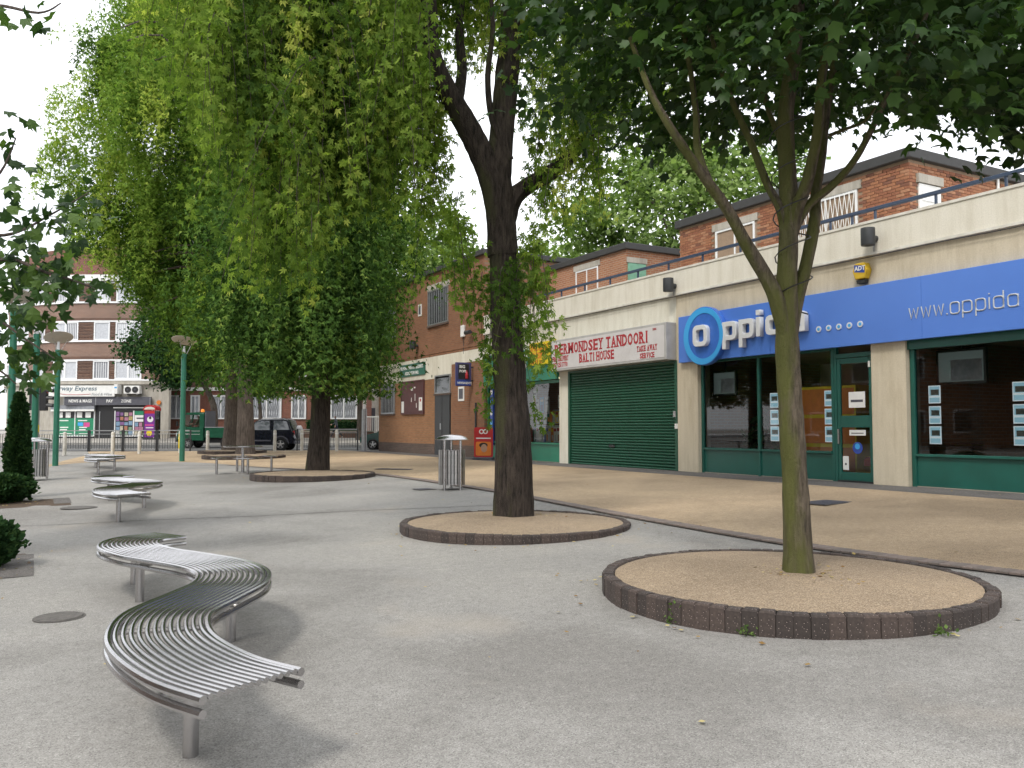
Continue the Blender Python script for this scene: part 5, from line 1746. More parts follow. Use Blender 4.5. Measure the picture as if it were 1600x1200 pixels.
side_panel(MB(), [(-.68, .42), (-.67, .42), (-.67, 1.0), (-.68, 1.0)], .84, tk, .01).build('door_gap', M['black'], car, fix=False)
for s in (-1, 1):
    for wx in (-1.18, 1.12):
        wheel(car, wx, s * .82, .345, .22, 5, s)
        n = 14
        a_ = MB()
        for k in range(n):
            t0, t1 = math.pi * k / n, math.pi * (k + 1) / n
            a_.add([(wx + .44 * math.cos(t0), s * .858, .36 + .44 * math.sin(t0)), (wx + .44 * math.cos(t1), s * .858, .36 + .44 * math.sin(t1)), (wx + .36 * math.cos(t1), s * .858, .36 + .36 * math.sin(t1)), (wx + .36 * math.cos(t0), s * .858, .36 + .36 * math.sin(t0))], [(0, 1, 2, 3)])
        a_.build('wheel_arch', M['dgrey'], car, fix=False)
    MB().box(-1.83, -1.76, s * .62 - .16, s * .62 + .16, .68, .84).build('headlight', M['lampglass'], car)
    MB().box(1.74, 1.8, s * .72 - .07, s * .72 + .07, .82, 1.05).build('tail_light', M['redlamp'], car)
    MB().box(-.66, -.5, s * .92 - .08, s * .92 + .08, 1.04, 1.16).build('mirror', M['carblack'], car, bevel=.02)
MB().lathe([(0, 0), (.33, 0), (.35, .03), (.35, .18), (.3, .21), (0, .21)], (1.78, 0, .98), 22, 'x').build('spare_wheel_cover', M['signwhite'], car, smooth=True)
MB().box(1.78, 1.9, -.82, .82, .36, .52).build('bumper', M['dgrey'], car, bevel=.03)
MB().box(-1.93, -1.82, -.82, .82, .36, .54).build('bumper', M['dgrey'], car, bevel=.03)
side_panel(MB(), [(.05, 1.662), (1.3, 1.69), (1.3, 1.715), (.05, 1.69)], .78, lambda z: 1.0 - .1).build('roof_rail', M['galv'], car, fix=False)
# green pickup
X, D = -17.1, 48.6
x, y = W(X, D)
van = thing('pickup_truck', (x, y, rz(D)), 'small green drop-side pickup truck with an orange beacon and its driver aboard', 'truck', 'vehicles on the road', -YAW)
tk2 = lambda z: 1.0 if z < 1.1 else 1.0 - (z - 1.1) * .1
cab = [(-1.7, .4), (-1.74, .6), (-1.7, 1.05), (-1.5, 1.28), (-1.34, 1.9), (-1.2, 2.0), (-.3, 2.04), (-.18, 1.98), (-.16, .42)]
# cab as pillars, roof and lower shell so that one can look in
low = [(-1.7, .4), (-1.74, .6), (-1.7, 1.05), (-1.5, 1.2), (-.16, 1.2), (-.16, .42)]
shell(low, .8, lambda z: 1.0).build('cab', M['cargreen'], van, smooth=True)
shell([(-1.36, 1.88), (-1.2, 2.0), (-.3, 2.04), (-.16, 1.98), (-.16, 1.86)], .76, lambda z: 1.0).build('roof', M['cargreen'], van, smooth=True)
for s in (-1, 1):
    MB().tube([(-1.52, s * .76, 1.16), (-1.33, s * .72, 1.9)], .045, 6).build('pillar', M['cargreen'], van)
    MB().box(-.44, -.17, s * .76 - .03, s * .76 + .03, 1.15, 1.95).build('pillar', M['cargreen'], van, bevel=.02)
    MB().box(-1.77, -1.7, s * .55 - .14, s * .55 + .14, .68, .86).build('headlight', M['lampglass'], van)
    for wx in (-1.05, 1.05):
        wheel(van, wx, s * .76, .29, .18, 6, s)
    MB().tube([(-1.5, s * .8, 1.3), (-1.62, s * .93, 1.36)], .015, 5).build('mirror_arm', M['black'], van)
    MB().box(-1.66, -1.6, s * .95 - .07, s * .95 + .07, 1.25, 1.5).build('mirror', M['black'], van, bevel=.01)
MB().box(-.2, -.165, -.74, .74, 1.2, 1.9).build('cab_back', M['cargreen'], van)
MB().add([(-1.53, -.7, 1.2), (-1.53, .7, 1.2), (-1.35, .66, 1.88), (-1.35, -.66, 1.88)], [(0, 1, 2, 3)]).build('windscreen', M['glass'], van, fix=False)
MB().add([(-1.45, -.768, 1.22), (-.45, -.768, 1.22), (-.45, -.74, 1.88), (-1.3, -.74, 1.88)], [(0, 1, 2, 3)]).build('side_window', M['glass'], van, fix=False)
MB().lathe([(0, 0), (.1, 0), (.1, .1), (.07, .17), (0, .19)], (-.55, 0, 2.03), 14).build('beacon', emitm('beacon', (.9, .25, .02), .3), van, smooth=True)
MB().box(-.14, 1.75, -.78, .78, .62, .72).build('bed_floor', M['black'], van)
MB().box(-.12, 1.74, -.8, -.76, .6, 1.16).build('drop_side', M['cargreen'], van)
MB().box(-.12, 1.74, .76, .8, .6, 1.16).build('drop_side', M['cargreen'], van)
MB().box(1.74, 1.78, -.8, .8, .6, 1.16).build('tailgate', M['cargreen'], van)
MB().box(-.13, 1.76, -.82, -.755, 1.16, 1.2).build('side_rail', M['galv'], van)
MB().box(-.14, -.08, -.76, .76, .7, 2.1).build('head_board', M['dgrey'], van)
MB().box(-1.4, 1.6, -.4, .4, .3, .6).build('chassis', M['black'], van)
MB().box(-1.8, -1.7, -.78, .78, .36, .58).build('bumper', M['dgrey'], van, bevel=.03)
MB().box(-1.5, -.4, -.806, -.802, .96, .975).build('stripe', M['white'], van)
MB().box(-1.5, -.4, -.806, -.802, .78, .795).build('stripe', M['white'], van)
text('lettering', 'C', .26, M['white'], van, (-1.62, -.806, .5), SROT, off=.012)
MB().cbox(-.85, -.4, -.5, -.08, .9, 1.1, .04).build('seat', M['dgrey'], van)
# green hatchback nose beyond the hall
X, D = -6.2, 46.2
x, y = W(X, D)
hc = thing('parked_car', (x, y, rz(D)), 'dark green hatchback whose nose shows beyond the corner of the hall', 'car', 'vehicles on the road', -YAW)
body = [(-1.9, .4), (-1.95, .58), (-1.86, .74), (-1.0, .96), (-.45, 1.36), (.0, 1.44), (1.0, 1.42), (1.55, 1.05), (1.8, .9), (1.85, .4), (1.4, .26), (-1.5, .26)]
shell(body, .82, tk).build('body', M['carteal'], hc, smooth=True)
side_panel(MB(), [(-.75, 1.0), (-.35, 1.3), (.0, 1.36), (.3, 1.37), (.3, 1.0)], .82, tk).build('door_window', M['carglass'], hc, fix=False)
side_panel(MB(), [(.38, 1.0), (.38, 1.37), (.95, 1.34), (1.3, 1.0)], .82, tk).build('rear_window', M['carglass'], hc, fix=False)
for s in (-1, 1):
    for wx in (-1.2, 1.2):
        wheel(hc, wx, s * .79, .3, .2, 5, s)
    MB().add([(-1.88, s * .5, .62), (-1.82, s * .815, .64), (-1.55, s * .83, .82), (-1.7, s * .55, .8)], [(0, 1, 2, 3)]).build('headlight', M['lampglass'], hc, fix=False)
MB().box(-1.975, -1.95, -.28, .28, .46, .57).build('number_plate', M['white'], hc)
MB().box(-1.955, -1.93, -.45, .45, .6, .7).build('grille', M['black'], hc)

# ================================================================ PEOPLE
def figure(name, joints, edges, org, lab, cat, mats_by, rot, kind_parts=()):
    me = bpy.data.meshes.new(name)
    names = list(joints)
    me.from_pydata([joints[k][0] for k in names], [], [])
    me.clear_geometry()
    me.from_pydata([joints[k][0] for k in names], [(names.index(a), names.index(b)) for a, b in edges], [])
    o = bpy.data.objects.new(name, me)
    COL.objects.link(o)
    sk = o.modifiers.new('skin', 'SKIN')
    for i, k in enumerate(names):
        r_ = joints[k][1]
        me.skin_vertices[0].data[i].radius = r_ if isinstance(r_, tuple) else (r_, r_)
    me.skin_vertices[0].data[names.index('pelvis')].use_root = True
    ss = o.modifiers.new('sub', 'SUBSURF')
    ss.levels = ss.render_levels = 2
    bpy.context.view_layer.update()
    m2 = bpy.data.meshes.new_from_object(o.evaluated_get(bpy.context.evaluated_depsgraph_get()))
    bpy.data.objects.remove(o)
    m2.name = name
    m2.materials.clear()
    ms = mats_by[0]
    for m_ in ms:
        m2.materials.append(m_)
    m2.polygons.foreach_set('material_index', [mats_by[1](p.center) for p in m2.polygons])
    m2.polygons.foreach_set('use_smooth', [True] * len(m2.polygons))
    r = thing('person', org, lab, cat, None, rot)
    b = bpy.data.objects.new('body', m2)
    COL.objects.link(b)
    b.parent = r
    return r
def add_hand(parent, p, d, m_):
    """palm and five fingers, d = direction the hand hangs in"""
    d = Vector(d).normalized()
    side = Vector((0, 1, 0))
    out = d.cross(side).normalized()
    h = MB()
    p = Vector(p)
    h.tube([p, p + d * .05, p + d * .09], [.022, .036, .034], 8)
    for k, ln in enumerate((.065, .075, .07, .055)):
        b = p + d * .085 + out * (.026 - .0175 * k)
        h.tube([b, b + d * ln * .5 + side * .006, b + d * ln + side * .02], [.009, .0085, .007], 6)
    b = p + d * .03 + out * .032
    h.tube([b, b + d * .035 + out * .02, b + d * .06 + out * .022], [.011, .01, .008], 6)
    return h.build('hand', m_, parent, smooth=True)
# walker, striding left along the far pavement
J = {'pelvis': ((0, 0, .88), (.13, .11)), 'waist': ((-.01, 0, 1.02), (.12, .1)), 'chest': ((-.04, 0, 1.26), (.17, .12)), 'neck': ((-.07, 0, 1.43), .055), 'head': ((-.10, 0, 1.54), (.085, .075)), 'crown': ((-.10, 0, 1.62), (.075, .07)),
     'shl': ((-.05, -.17, 1.36), .065), 'ell': ((.1, -.22, 1.13), .05), 'hal': ((-.04, -.2, .95), .035), 'shr': ((-.05, .17, 1.36), .065), 'elr': ((-.15, .22, 1.12), .05), 'har': ((-.33, .18, 1.02), .035),
     'hpl': ((0, -.09, .84), .09), 'knl': ((-.22, -.09, .48), .065), 'anl': ((-.36, -.09, .1), .045), 'tol': ((-.5, -.09, .07), .04), 'hpr': ((0, .09, .84), .09), 'knr': ((.14, .09, .47), .065), 'anr': ((.42, .09, .17), .045), 'tor': ((.36, .09, .04), .04)}
Ed = [('pelvis', 'waist'), ('waist', 'chest'), ('chest', 'neck'), ('neck', 'head'), ('head', 'crown'), ('chest', 'shl'), ('shl', 'ell'), ('ell', 'hal'), ('chest', 'shr'), ('shr', 'elr'), ('elr', 'har'), ('pelvis', 'hpl'), ('hpl', 'knl'), ('knl', 'anl'), ('anl', 'tol'), ('pelvis', 'hpr'), ('hpr', 'knr'), ('knr', 'anr'), ('anr', 'tor')]
def wm(c):
    if c.z > 1.60 or (c.z > 1.5 and c.x > -.08):
        return 3
    if c.z > 1.44:
        return 0
    if c.z > .9:
        return 1
    return 4 if (c.z < .1 or (c.x > .4 and c.z < .16)) else 2
x, y = W(-12.75, 61.9)
pw = figure('body', J, Ed, (x, y, rz(61.9)), 'person in dark clothes and pale shoes striding left past the garden wall', 'person', ([M['skin'], M['cloth_g'], M['cloth_d'], M['hair'], M['shoe']], wm), -YAW)
add_hand(pw, (-.05, -.2, .93), (-.2, 0, -1), M['skin'])
add_hand(pw, (-.35, .18, 1.01), (-1, 0, -.2), M['skin'])
MB().lathe([(0, -.015), (.014, 0), (0, .015)], (-.185, 0, 1.545), 8).build('nose', M['skin'], pw)
# driver
J = {'pelvis': ((0, 0, .1), (.14, .13)), 'waist': ((.02, 0, .25), (.13, .11)), 'chest': ((.02, 0, .48), (.17, .13)), 'neck': ((-.02, 0, .64), .055), 'head': ((-.06, 0, .75), (.085, .075)), 'crown': ((-.05, 0, .83), (.075, .07)),
     'shl': ((.0, -.18, .57), .07), 'ell': ((-.12, -.24, .34), .052), 'hal': ((-.40, -.14, .36), .036), 'shr': ((.0, .18, .57), .07), 'elr': ((-.12, .22, .34), .052), 'har': ((-.40, .1, .36), .036),
     'hpl': ((-.08, -.1, .1), .09), 'knl': ((-.48, -.1, .14), .07), 'hpr': ((-.08, .1, .1), .09), 'knr': ((-.48, .1, .14), .07), 'anl': ((-.6, -.1, -.2), .05), 'anr': ((-.6, .1, -.2), .05)}
Ed = [('pelvis', 'waist'), ('waist', 'chest'), ('chest', 'neck'), ('neck', 'head'), ('head', 'crown'), ('chest', 'shl'), ('shl', 'ell'), ('ell', 'hal'), ('chest', 'shr'), ('shr', 'elr'), ('elr', 'har'), ('pelvis', 'hpl'), ('hpl', 'knl'), ('knl', 'anl'), ('pelvis', 'hpr'), ('hpr', 'knr'), ('knr', 'anr')]
def dm(c):
    if c.z > .80 or (c.z > .7 and c.x > -.03):
        return 2
    if c.z > .66 or (c.x < -.28 and c.z > .29):
        return 0
    return 1 if c.z > .2 else 3
x, y = W(-17.1 - .62, 48.6 - .3)
pd = figure('body', J, Ed, (x, y, rz(48.6) + 1.0), 'driver in an olive top with bare forearms at the wheel of the green pickup', 'person', ([M['skin'], M['cloth_o'], M['hair'], M['cloth_d']], dm), -YAW)
add_hand(pd, (-.40, -.14, .36), (-1, 0, .2), M['skin'])
add_hand(pd, (-.40, .1, .36), (-1, 0, .2), M['skin'])
MB().lathe([(0, -.015), (.014, 0), (0, .015)], (-.145, 0, .755), 8).build('nose', M['skin'], pd)
sw = MB()
ring_ = [(-1.13 + .05 * math.sin(a), -.3 + .17 * math.cos(a), 1.38 + .17 * math.sin(a)) for a in [2 * math.pi * k / 16 for k in range(17)]]
sw.tube(ring_, .015, 6)
sw.build('steering_wheel', M['black'], van)

# ================================================================ TREES
def leaf_tpl(lobes, notch, z_tip=-.12, teeth=False):
    """fan of one leaf: y runs to the tip; lobes = [(angle, length)] from the tip outwards on both sides"""
    pts = []
    seq = []
    n = len(lobes)
    for i, (a, l) in enumerate(lobes):
        seq.append((a, l, True))
        if i < n - 1:
            a2 = lobes[i + 1][0]
            seq.append(((a + a2) / 2, notch, False))
    full = [(-a, l, t) for a, l, t in reversed(seq) if a > 0] + [(a, l, t) for a, l, t in seq]
    V = [(0, .0, 0)]
    c = .38
    out = [(0.0, 0.0, 0.0)]
    for a, l, t in full:
        out.append((math.sin(R(a)) * l * .55, c + math.cos(R(a)) * l * .62, z_tip * (l if t else 0)))
    V = [(0, c, .04)] + out
    F = [(0, i, i + 1) for i in range(1, len(out))] + [(0, len(out), 1)]
    return np.array(V, dtype=np.float32), np.array(F, dtype=np.int32)
TP_MAPLE = leaf_tpl([(0, 1.0), (52, .95), (108, .72)], .56)
TP_PLANE = leaf_tpl([(0, 1.0), (60, .9), (112, .6)], .5, -.1)
def finger_tpl(lobes, w):
    V, F = [], []
    for a, l in lobes:
        ca, sa = math.cos(R(a)), math.sin(R(a))
        b = len(V)
        for u, q in ((-.02, 0), (.5, -w), (1, 0), (.5, w)):
            V.append((sa * u * l + ca * q, .22 + ca * u * l - sa * q, -.28 * (u * l) ** 2 + (.03 if q else 0)))
        F += [(b, b + 3, b + 2), (b, b + 2, b + 1)]
    V += [(-.012, 0, 0), (.012, 0, 0), (0, .26, 0)]
    F.append((len(V) - 3, len(V) - 2, len(V) - 1))
    return np.array(V, dtype=np.float32), np.array(F, dtype=np.int32)
TP_SILVER = finger_tpl([(0, .82), (42, .66), (-42, .66), (88, .4), (-88, .4)], .115)
TP_TRI3 = finger_tpl([(0, .85), (50, .68), (-50, .68)], .17)
TP_SIMPLE = (np.array([(0, 0, 0), (-.42, .45, -.05), (0, 1, -.08), (.42, .5, -.05)], dtype=np.float32), np.array([(0, 3, 2), (0, 2, 1)], dtype=np.int32))
TP_TRI = (np.array([(0, 0, 0), (-.5, .75, -.08), (0, .45, .02), (0, 1, -.12), (.5, .75, -.08)], dtype=np.float32), np.array([(0, 2, 1), (0, 3, 2), (0, 4, 2)], dtype=np.int32))
TP_NEEDLE = (np.array([(-.12, 0, 0), (.12, 0, 0), (.05, 1, 0), (-.05, 1, 0)], dtype=np.float32), np.array([(0, 1, 2), (0, 2, 3)], dtype=np.int32))
def norm(a):
    return a / np.maximum(np.linalg.norm(a, axis=1, keepdims=True), 1e-6)
def leaves(name, pos, axis, nrm, size, tint, tpl, mat, parent, org, kind='stuff', stems=None):
    V, F = tpl
    pos = np.asarray(pos, dtype=np.float32) - np.array(org, dtype=np.float32)
    axis = norm(np.asarray(axis, dtype=np.float32))
    nrm = np.asarray(nrm, dtype=np.float32)
    nrm = norm(nrm - axis * np.sum(axis * nrm, axis=1, keepdims=True))
    side = np.cross(axis, nrm)
    N, k = len(pos), len(V)
    S = np.asarray(size, dtype=np.float32)[:, None, None]
    vv = pos[:, None, :] + S * (V[None, :, 0:1] * side[:, None, :] + V[None, :, 1:2] * axis[:, None, :] + V[None, :, 2:3] * nrm[:, None, :])
    vv = vv.reshape(-1, 3)
    ff = (F[None, :, :] + (np.arange(N, dtype=np.int32) * k)[:, None, None]).reshape(-1, 3)
    me = bpy.data.meshes.new(name)
    me.vertices.add(len(vv))
    me.vertices.foreach_set('co', vv.ravel())
    me.loops.add(len(ff) * 3)
    me.loops.foreach_set('vertex_index', ff.ravel())
    me.polygons.add(len(ff))
    me.polygons.foreach_set('loop_start', np.arange(0, len(ff) * 3, 3, dtype=np.int32))
    at = me.attributes.new('tint', 'FLOAT', 'POINT')
    at.data.foreach_set('value', np.repeat(np.clip(np.asarray(tint, dtype=np.float32), 0, 1), k))
    me.materials.append(mat)
    me.update(calc_edges=True)
    o = bpy.data.objects.new(name, me)
    COL.objects.link(o)
    o.parent = parent
    if kind:
        o['kind'] = kind
    return o
def limb(mb, path, r0, r1, n=12, wob=.0, seed=0, flare=0, sub=6):
    """tapering, slightly uneven trunk or branch"""
    P = catmull(path, sub)
    rs = random.Random(seed)
    m_ = len(P)
    rad = []
    for i in range(m_):
        t = i / (m_ - 1)
        r = r0 + (r1 - r0) * t ** .85
        if flare:
            r += flare * math.exp(-t * m_ / 3.2)
        rad.append(r * (1 + rs.uniform(-wob, wob)))
    b = len(mb.v)
    mb.tube(P, rad, n)
    if wob:
        ph = [rs.uniform(0, 6.28) for _ in range(4)]
        for i in range(m_):
            c = Vector(P[i])
            for k in range(n):
                q = Vector(mb.v[b + i * n + k])
                a = 2 * math.pi * k / n
                f = 1 + wob * (.9 * math.sin(3 * a + ph[0] + i * .09) + .7 * math.sin(5 * a + ph[1] - i * .12) + .5 * math.sin(2 * a + ph[2] + i * .3))
                mb.v[b + i * n + k] = tuple(c + (q - c) * f)
    return mb
def strands(starts, lengths, per_m, out, rng, droop=1.0, jit=.09, twigs=None):
    """hanging twigs: returns leaf positions, axes, normals"""
    pos, ax, nr = [], [], []
    for (s, L, o) in zip(starts, lengths, out):
        n = max(3, int(L * per_m))
        t = np.sort(rng.random(n)) * L
        o = np.asarray(o)
        sway = rng.normal(0, .12, 2)
        amp = .35 * L
        px = s[0] + o[0] * amp * (1 - np.exp(-2.2 * t / L)) + sway[0] * t
        py = s[1] + o[1] * amp * (1 - np.exp(-2.2 * t / L)) + sway[1] * t
        pz = s[2] + .15 * np.sin(np.pi * np.minimum(t / L * 1.6, 1)) * L * .3 - droop * t * (t / L) ** .35
        j = rng.normal(0, jit, (n, 3))
        j[:, 2] *= .6
        p = np.stack([px, py, pz], 1) + j
        a = rng.normal(0, .55, (n, 3))
        a[:, 2] -= 1.0
        a[:, :2] += o[:2] * .35
        q = rng.normal(0, .7, (n, 3))
        q[:, :2] += o[:2] * .8
        q[:, 2] += .55
        pos.append(p)
        ax.append(a)
        nr.append(q)
        if twigs is not None:
            tt = np.linspace(0, L, 5)
            tw = [(s[0] + o[0] * amp * (1 - math.exp(-2.2 * u / L)) + sway[0] * u, s[1] + o[1] * amp * (1 - math.exp(-2.2 * u / L)) + sway[1] * u, s[2] + .15 * math.sin(math.pi * min(u / L * 1.6, 1)) * L * .3 - droop * u * (u / L) ** .35) for u in tt]
            twigs.tube(tw, [.008, .007, .005, .004, .002], 3, False)
    return np.concatenate(pos), np.concatenate(ax), np.concatenate(nr)
def sd(X, D, z):
    x_, y_ = W(X, D)
    return (x_, y_, z)

# ---------------- nearest tree: young maple in the right planter
rng = np.random.default_rng(3)
bx, by = 5.59, 5.09
bz = gz(5.526, 5.142) + .126
X0, D0 = street(bx, by)
tr = thing('maple_tree', (bx, by, bz), 'young maple with mossy upright trunk and broad dark leaves in the nearest planter', 'tree')
OR = (bx, by, bz)
def near(px, py, dD=0.0):                       # survey helper: sighting angles read off the photo + distance -> world position
    D = D0 + dD
    u, v = (px - 800) / FPX, (600 - py) / FPX
    fw = math.cos(PITCH) - v * math.sin(PITCH)
    up = math.sin(PITCH) + v * math.cos(PITCH)
    return sd(u * D / fw, D, EYE + up * D / fw)
mb = MB()
limb(mb, [(bx, by, bz - .05), near(1244, 800), near(1236, 650), near(1230, 540), near(1229, 450), near(1232, 380), near(1232, 300, .05), near(1228, 180, .1), near(1243, 60, .15), near(1250, -80, .2), near(1255, -260, .2)], .119, .05, 18, .04, 1, .018)
limb(mb, [near(1230, 530, 0), near(1212, 465, -.05), near(1195, 430, -.08), near(1165, 380, -.15), near(1135, 325, -.25), near(1085, 255, -.4), near(1045, 195, -.5), near(1015, 140, -.4), near(985, 60, -.1)], .078, .02, 12, .03, 2)
limb(mb, [near(1135, 325, -.25), near(1108, 285, -.1), near(1090, 230, .1), near(1087, 170, .2), near(1070, 60, .3), near(1040, -60, .5)], .045, .018, 10, .03, 3)
limb(mb, [near(1232, 540, 0), near(1244, 470, .03), near(1258, 420, .05), near(1272, 350, .1), near(1275, 300, .2), near(1285, 240, .3), near(1292, 170, .4), near(1310, 60, .5), near(1330, -80, .6)], .068, .025, 12, .03, 4)
limb(mb, [near(1236, 370, 0), near(1262, 322, 0), near(1300, 290, -.1), near(1335, 250, -.2), near(1365, 195, -.3), near(1395, 130, -.4), near(1440, 40, -.5), near(1480, -60, -.5)], .042, .015, 10, .03, 5)
limb(mb, [near(1295, 212, .35), near(1320, 202, .3), near(1350, 190, .2), near(1370, 165, .1)], .018, .01, 8, .03, 6)
limb(mb, [near(1231, 390, 0), near(1220, 330, .02), near(1200, 290, .1), near(1172, 220, .2), near(1145, 160, .3), near(1118, 80, .4), near(1090, -40, .5)], .048, .018, 10, .03, 7)
limb(mb, [near(1232, 390, 0), near(1244, 330, -.02), near(1262, 280, -.1), near(1278, 200, -.2), near(1285, 110, -.3), near(1310, 10, -.4), near(1340, -90, -.5)], .064, .028, 10, .03, 8)
limb(mb, [near(1225, 230, .1), near(1200, 170, .3), near(1180, 100, .6), near(1140, 20, .9)], .03, .01, 8, .03, 9)
mb.build('trunk', M['bark_n'], tr, OR, smooth=True)
# crown: leaf sprays on tiers; wide, flat-bottomed
N = 0
pos, ax, nr, tn = [], [], [], []
cxx, cyy = sd(X0 + .55, D0 + .3, 0)[:2]
ctr = np.array([cxx, cyy])
sprays = 760
gaps = []
for gx, gy, gr in ((1300, 140, .42), (1340, 195, .38), (1270, 90, .22), (1420, 60, .14), (1180, 215, .2), (1000, 190, .25)):
    for dd in (-.6, 0, .6, 1.2):
        gaps.append((np.array(near(gx, gy, dd)), gr * 1.15))
for i in range(sprays):
    a = rng.random() * 2 * math.pi
    rr = 2.75 * math.sqrt(rng.random()) * (0.92 + .16 * math.sin(3 * a + 1))
    fx, fy = math.cos(a), math.sin(a)
    zlo = 4.38 + .04 * rr - .06 * (fx * CY - fy * SY) * rr + .24 * (fx * SY + fy * CY) * rr + .3 * math.sin(2.3 * a + .5) + .2 * math.sin(5 * a)
    zhi = 8.2 - .28 * rr * rr * .5
    z = zlo + (zhi - zlo) * rng.random() ** 1.5
    c = np.array([cxx + rr * fx, cyy + rr * fy, z])
    if any(np.linalg.norm(c - h_) < r_ for h_, r_ in gaps):
        continue
    n = rng.integers(18, 34)
    p = c + rng.normal(0, 1, (n, 3)) * np.array([.26, .26, .12])
    o_ = np.array([fx, fy, 0])
    a_ = rng.normal(0, .55, (n, 3)) + o_ * .6
    a_[:, 2] -= .55
    q_ = rng.normal(0, .4, (n, 3))
    q_[:, 2] += 1.0
    pos.append(p)
    ax.append(a_)
    nr.append(q_)
    tn.append(np.clip(rng.normal(.45, .2) + rng.normal(0, .15, n), 0, 1))
pos = np.concatenate(pos)
ax, nr, tn = np.concatenate(ax), np.concatenate(nr), np.concatenate(tn)
leaves('crown', pos, ax, nr, rng.uniform(.095, .155, len(pos)), tn, TP_MAPLE, M['leafnorway'], tr, OR)
# string of fairy-light cable up the trunk
fc = MB()
P = []
for k in range(60):
    a = k * .55
    z = bz + 2.2 + k * .03
    P.append((bx + .02 - .004 * k * .3 + .15 * math.cos(a), by + .15 * math.sin(a), z))
fc.tube(P, .006, 4)
fc.build('light_cable', M['black'], tr, OR)

# ---------------- middle tree: big weeping silver maple
rng = np.random.default_rng(5)
bx, by = 5.83, 10.36
bz = gz(5.637, 9.975) + .085
X0, D0 = street(bx, by)
OR = (bx, by, bz)
tm = thing('silver_maple', (bx, by, bz), 'big weeping silver maple with thick dark forked trunk in the middle planter', 'tree')
mb = MB()
limb(mb, [(bx, by, bz - .05), near(802, 700), near(797, 600), near(791, 500), near(787, 400), near(782, 320), near(779, 270), near(785, 200, .1), near(792, 120, .15), near(800, 20, .2), near(806, -120, .3), near(812, -300, .3)], .262, .13, 22, .04, 11, .035)
limb(mb, [near(786, 400, 0), near(780, 325, -.0), near(765, 270, -.05), near(740, 215, -.1), near(712, 165, -.2), near(688, 120, -.3), near(672, 70, -.4), near(668, 0, -.5), near(640, -120, -.7)], .22, .10, 16, .03, 12)
limb(mb, [near(690, 125, -.3), near(680, 85, 0), near(655, 30, .3), near(610, -60, .5)], .09, .03, 10, .03, 13)
limb(mb, [near(712, 165, -.2), near(722, 110, .1), near(718, 40, .3), near(730, -80, .6)], .10, .04, 10, .03, 14)
limb(mb, [near(786, 370, 0), near(800, 315, .05), near(825, 290, .1), near(860, 270, .2), near(895, 240, .3), near(925, 200, .4), near(945, 140, .5), near(975, 60, .6), near(1010, -80, .8)], .15, .06, 12, .03, 15)
limb(mb, [near(797, 250, -.05), near(770, 190, -.1), near(762, 120, -.2), near(770, 40, -.4), near(760, -60, -.6)], .06, .025, 10, .03, 16)
limb(mb, [near(640, -120, -.7), near(540, -190, -1.0), near(420, -200, -1.3), near(330, -170, -1.5)], .07, .03, 8, .03, 17)
limb(mb, [near(650, -60, -.6), near(560, -120, .2), near(470, -150, .9), near(380, -120, 1.5)], .06, .02, 8, .03, 18)
mb.build('trunk', M['bark_s'], tm, OR, smooth=True)
tw = MB()
S, Ls, O, TT = [], [], [], []
def curtain(n, px0, px1, d0, d1, ytop0, ytop1, ybot):
    """strands hanging in a sheet: ybot(px) gives how low the tips reach"""
    for i_ in range(n):
        if i_ % 7 == 0:
            ax_, ad_, ay_, at_ = rng.uniform(px0, px1), rng.uniform(d0, d1), rng.uniform(ytop0, ytop1), rng.normal(.46, .24)
            ab_ = rng.normal(0, 40)
        px = ax_ + rng.normal(0, min(14, (px1 - px0) * .2))
        dd = ad_ + rng.normal(0, .13)
        yt = ay_ + rng.normal(0, 25)
        yb = ybot(px) + ab_ + rng.normal(0, 24)
        p = np.array(near(px, yt, dd))
        q = near(px, max(yb, yt + 40), dd)
        L = max(.5, (p[2] - q[2]))
        L = min(L, rng.uniform(.9, 2.6))
        S.append(p if rng.random() < .5 else np.array([p[0], p[1], q[2] + L]))
        Ls.append(L)
        TT.append(np.full(max(3, int(L * 54)), at_))
        a = rng.random() * 6.28
        O.append((.5 * math.cos(a), .5 * math.sin(a), 0))
def interp(pts):
    xs, ys = zip(*pts)
    return lambda v: float(np.interp(v, xs, ys))
yb1 = interp([(270, 40), (330, 130), (400, 290), (450, 400), (520, 300), (600, 250), (650, 230), (700, 190)])
curtain(385, 300, 640, -1.9, .3, -330, 30, yb1)
curtain(21, 640, 690, -.8, .6, 60, 160, interp([(640, 300), (690, 270)]))
curtain(90, 400, 560, -1.2, .8, -100, 150, yb1)
curtain(150, 250, 640, -.5, 2.5, -420, -60, interp([(250, 20), (700, 80)]))
curtain(5, 742, 770, -.6, .2, 400, 460, interp([(700, 500), (745, 600), (775, 590)]))
curtain(4, 700, 730, -.3, .3, 360, 400, interp([(700, 440), (730, 460)]))
curtain(7, 770, 800, -.55, -.38, 400, 470, interp([(770, 520), (800, 470)]))
curtain(7, 832, 856, -.4, .5, 340, 430, interp([(838, 530), (870, 560), (885, 520)]))
curtain(5, 690, 745, -.5, .5, 220, 380, interp([(690, 450), (745, 470)]))
curtain(12, 880, 940, -.2, .8, 110, 200, interp([(880, 320), (920, 350), (950, 270)]))
curtain(110, 800, 1010, -.8, 1.5, -350, 60, interp([(780, 90), (850, 180), (930, 260), (1010, 160)]))
curtain(36, 690, 800, .4, 1.6, -350, 0, interp([(690, 70), (800, 90)]))
curtain(4, 820, 900, .0, .5, 250, 330, interp([(820, 400), (900, 420)]))
p, a_, q_ = strands(S, Ls, 54, O, rng, twigs=tw)
tn = np.clip(np.concatenate(TT) + rng.normal(0, .14, len(p)), 0, 1)
leaves('crown', p, a_, q_, rng.uniform(.075, .14, len(p)), tn, TP_SILVER, M['leafsilver'], tm, OR)
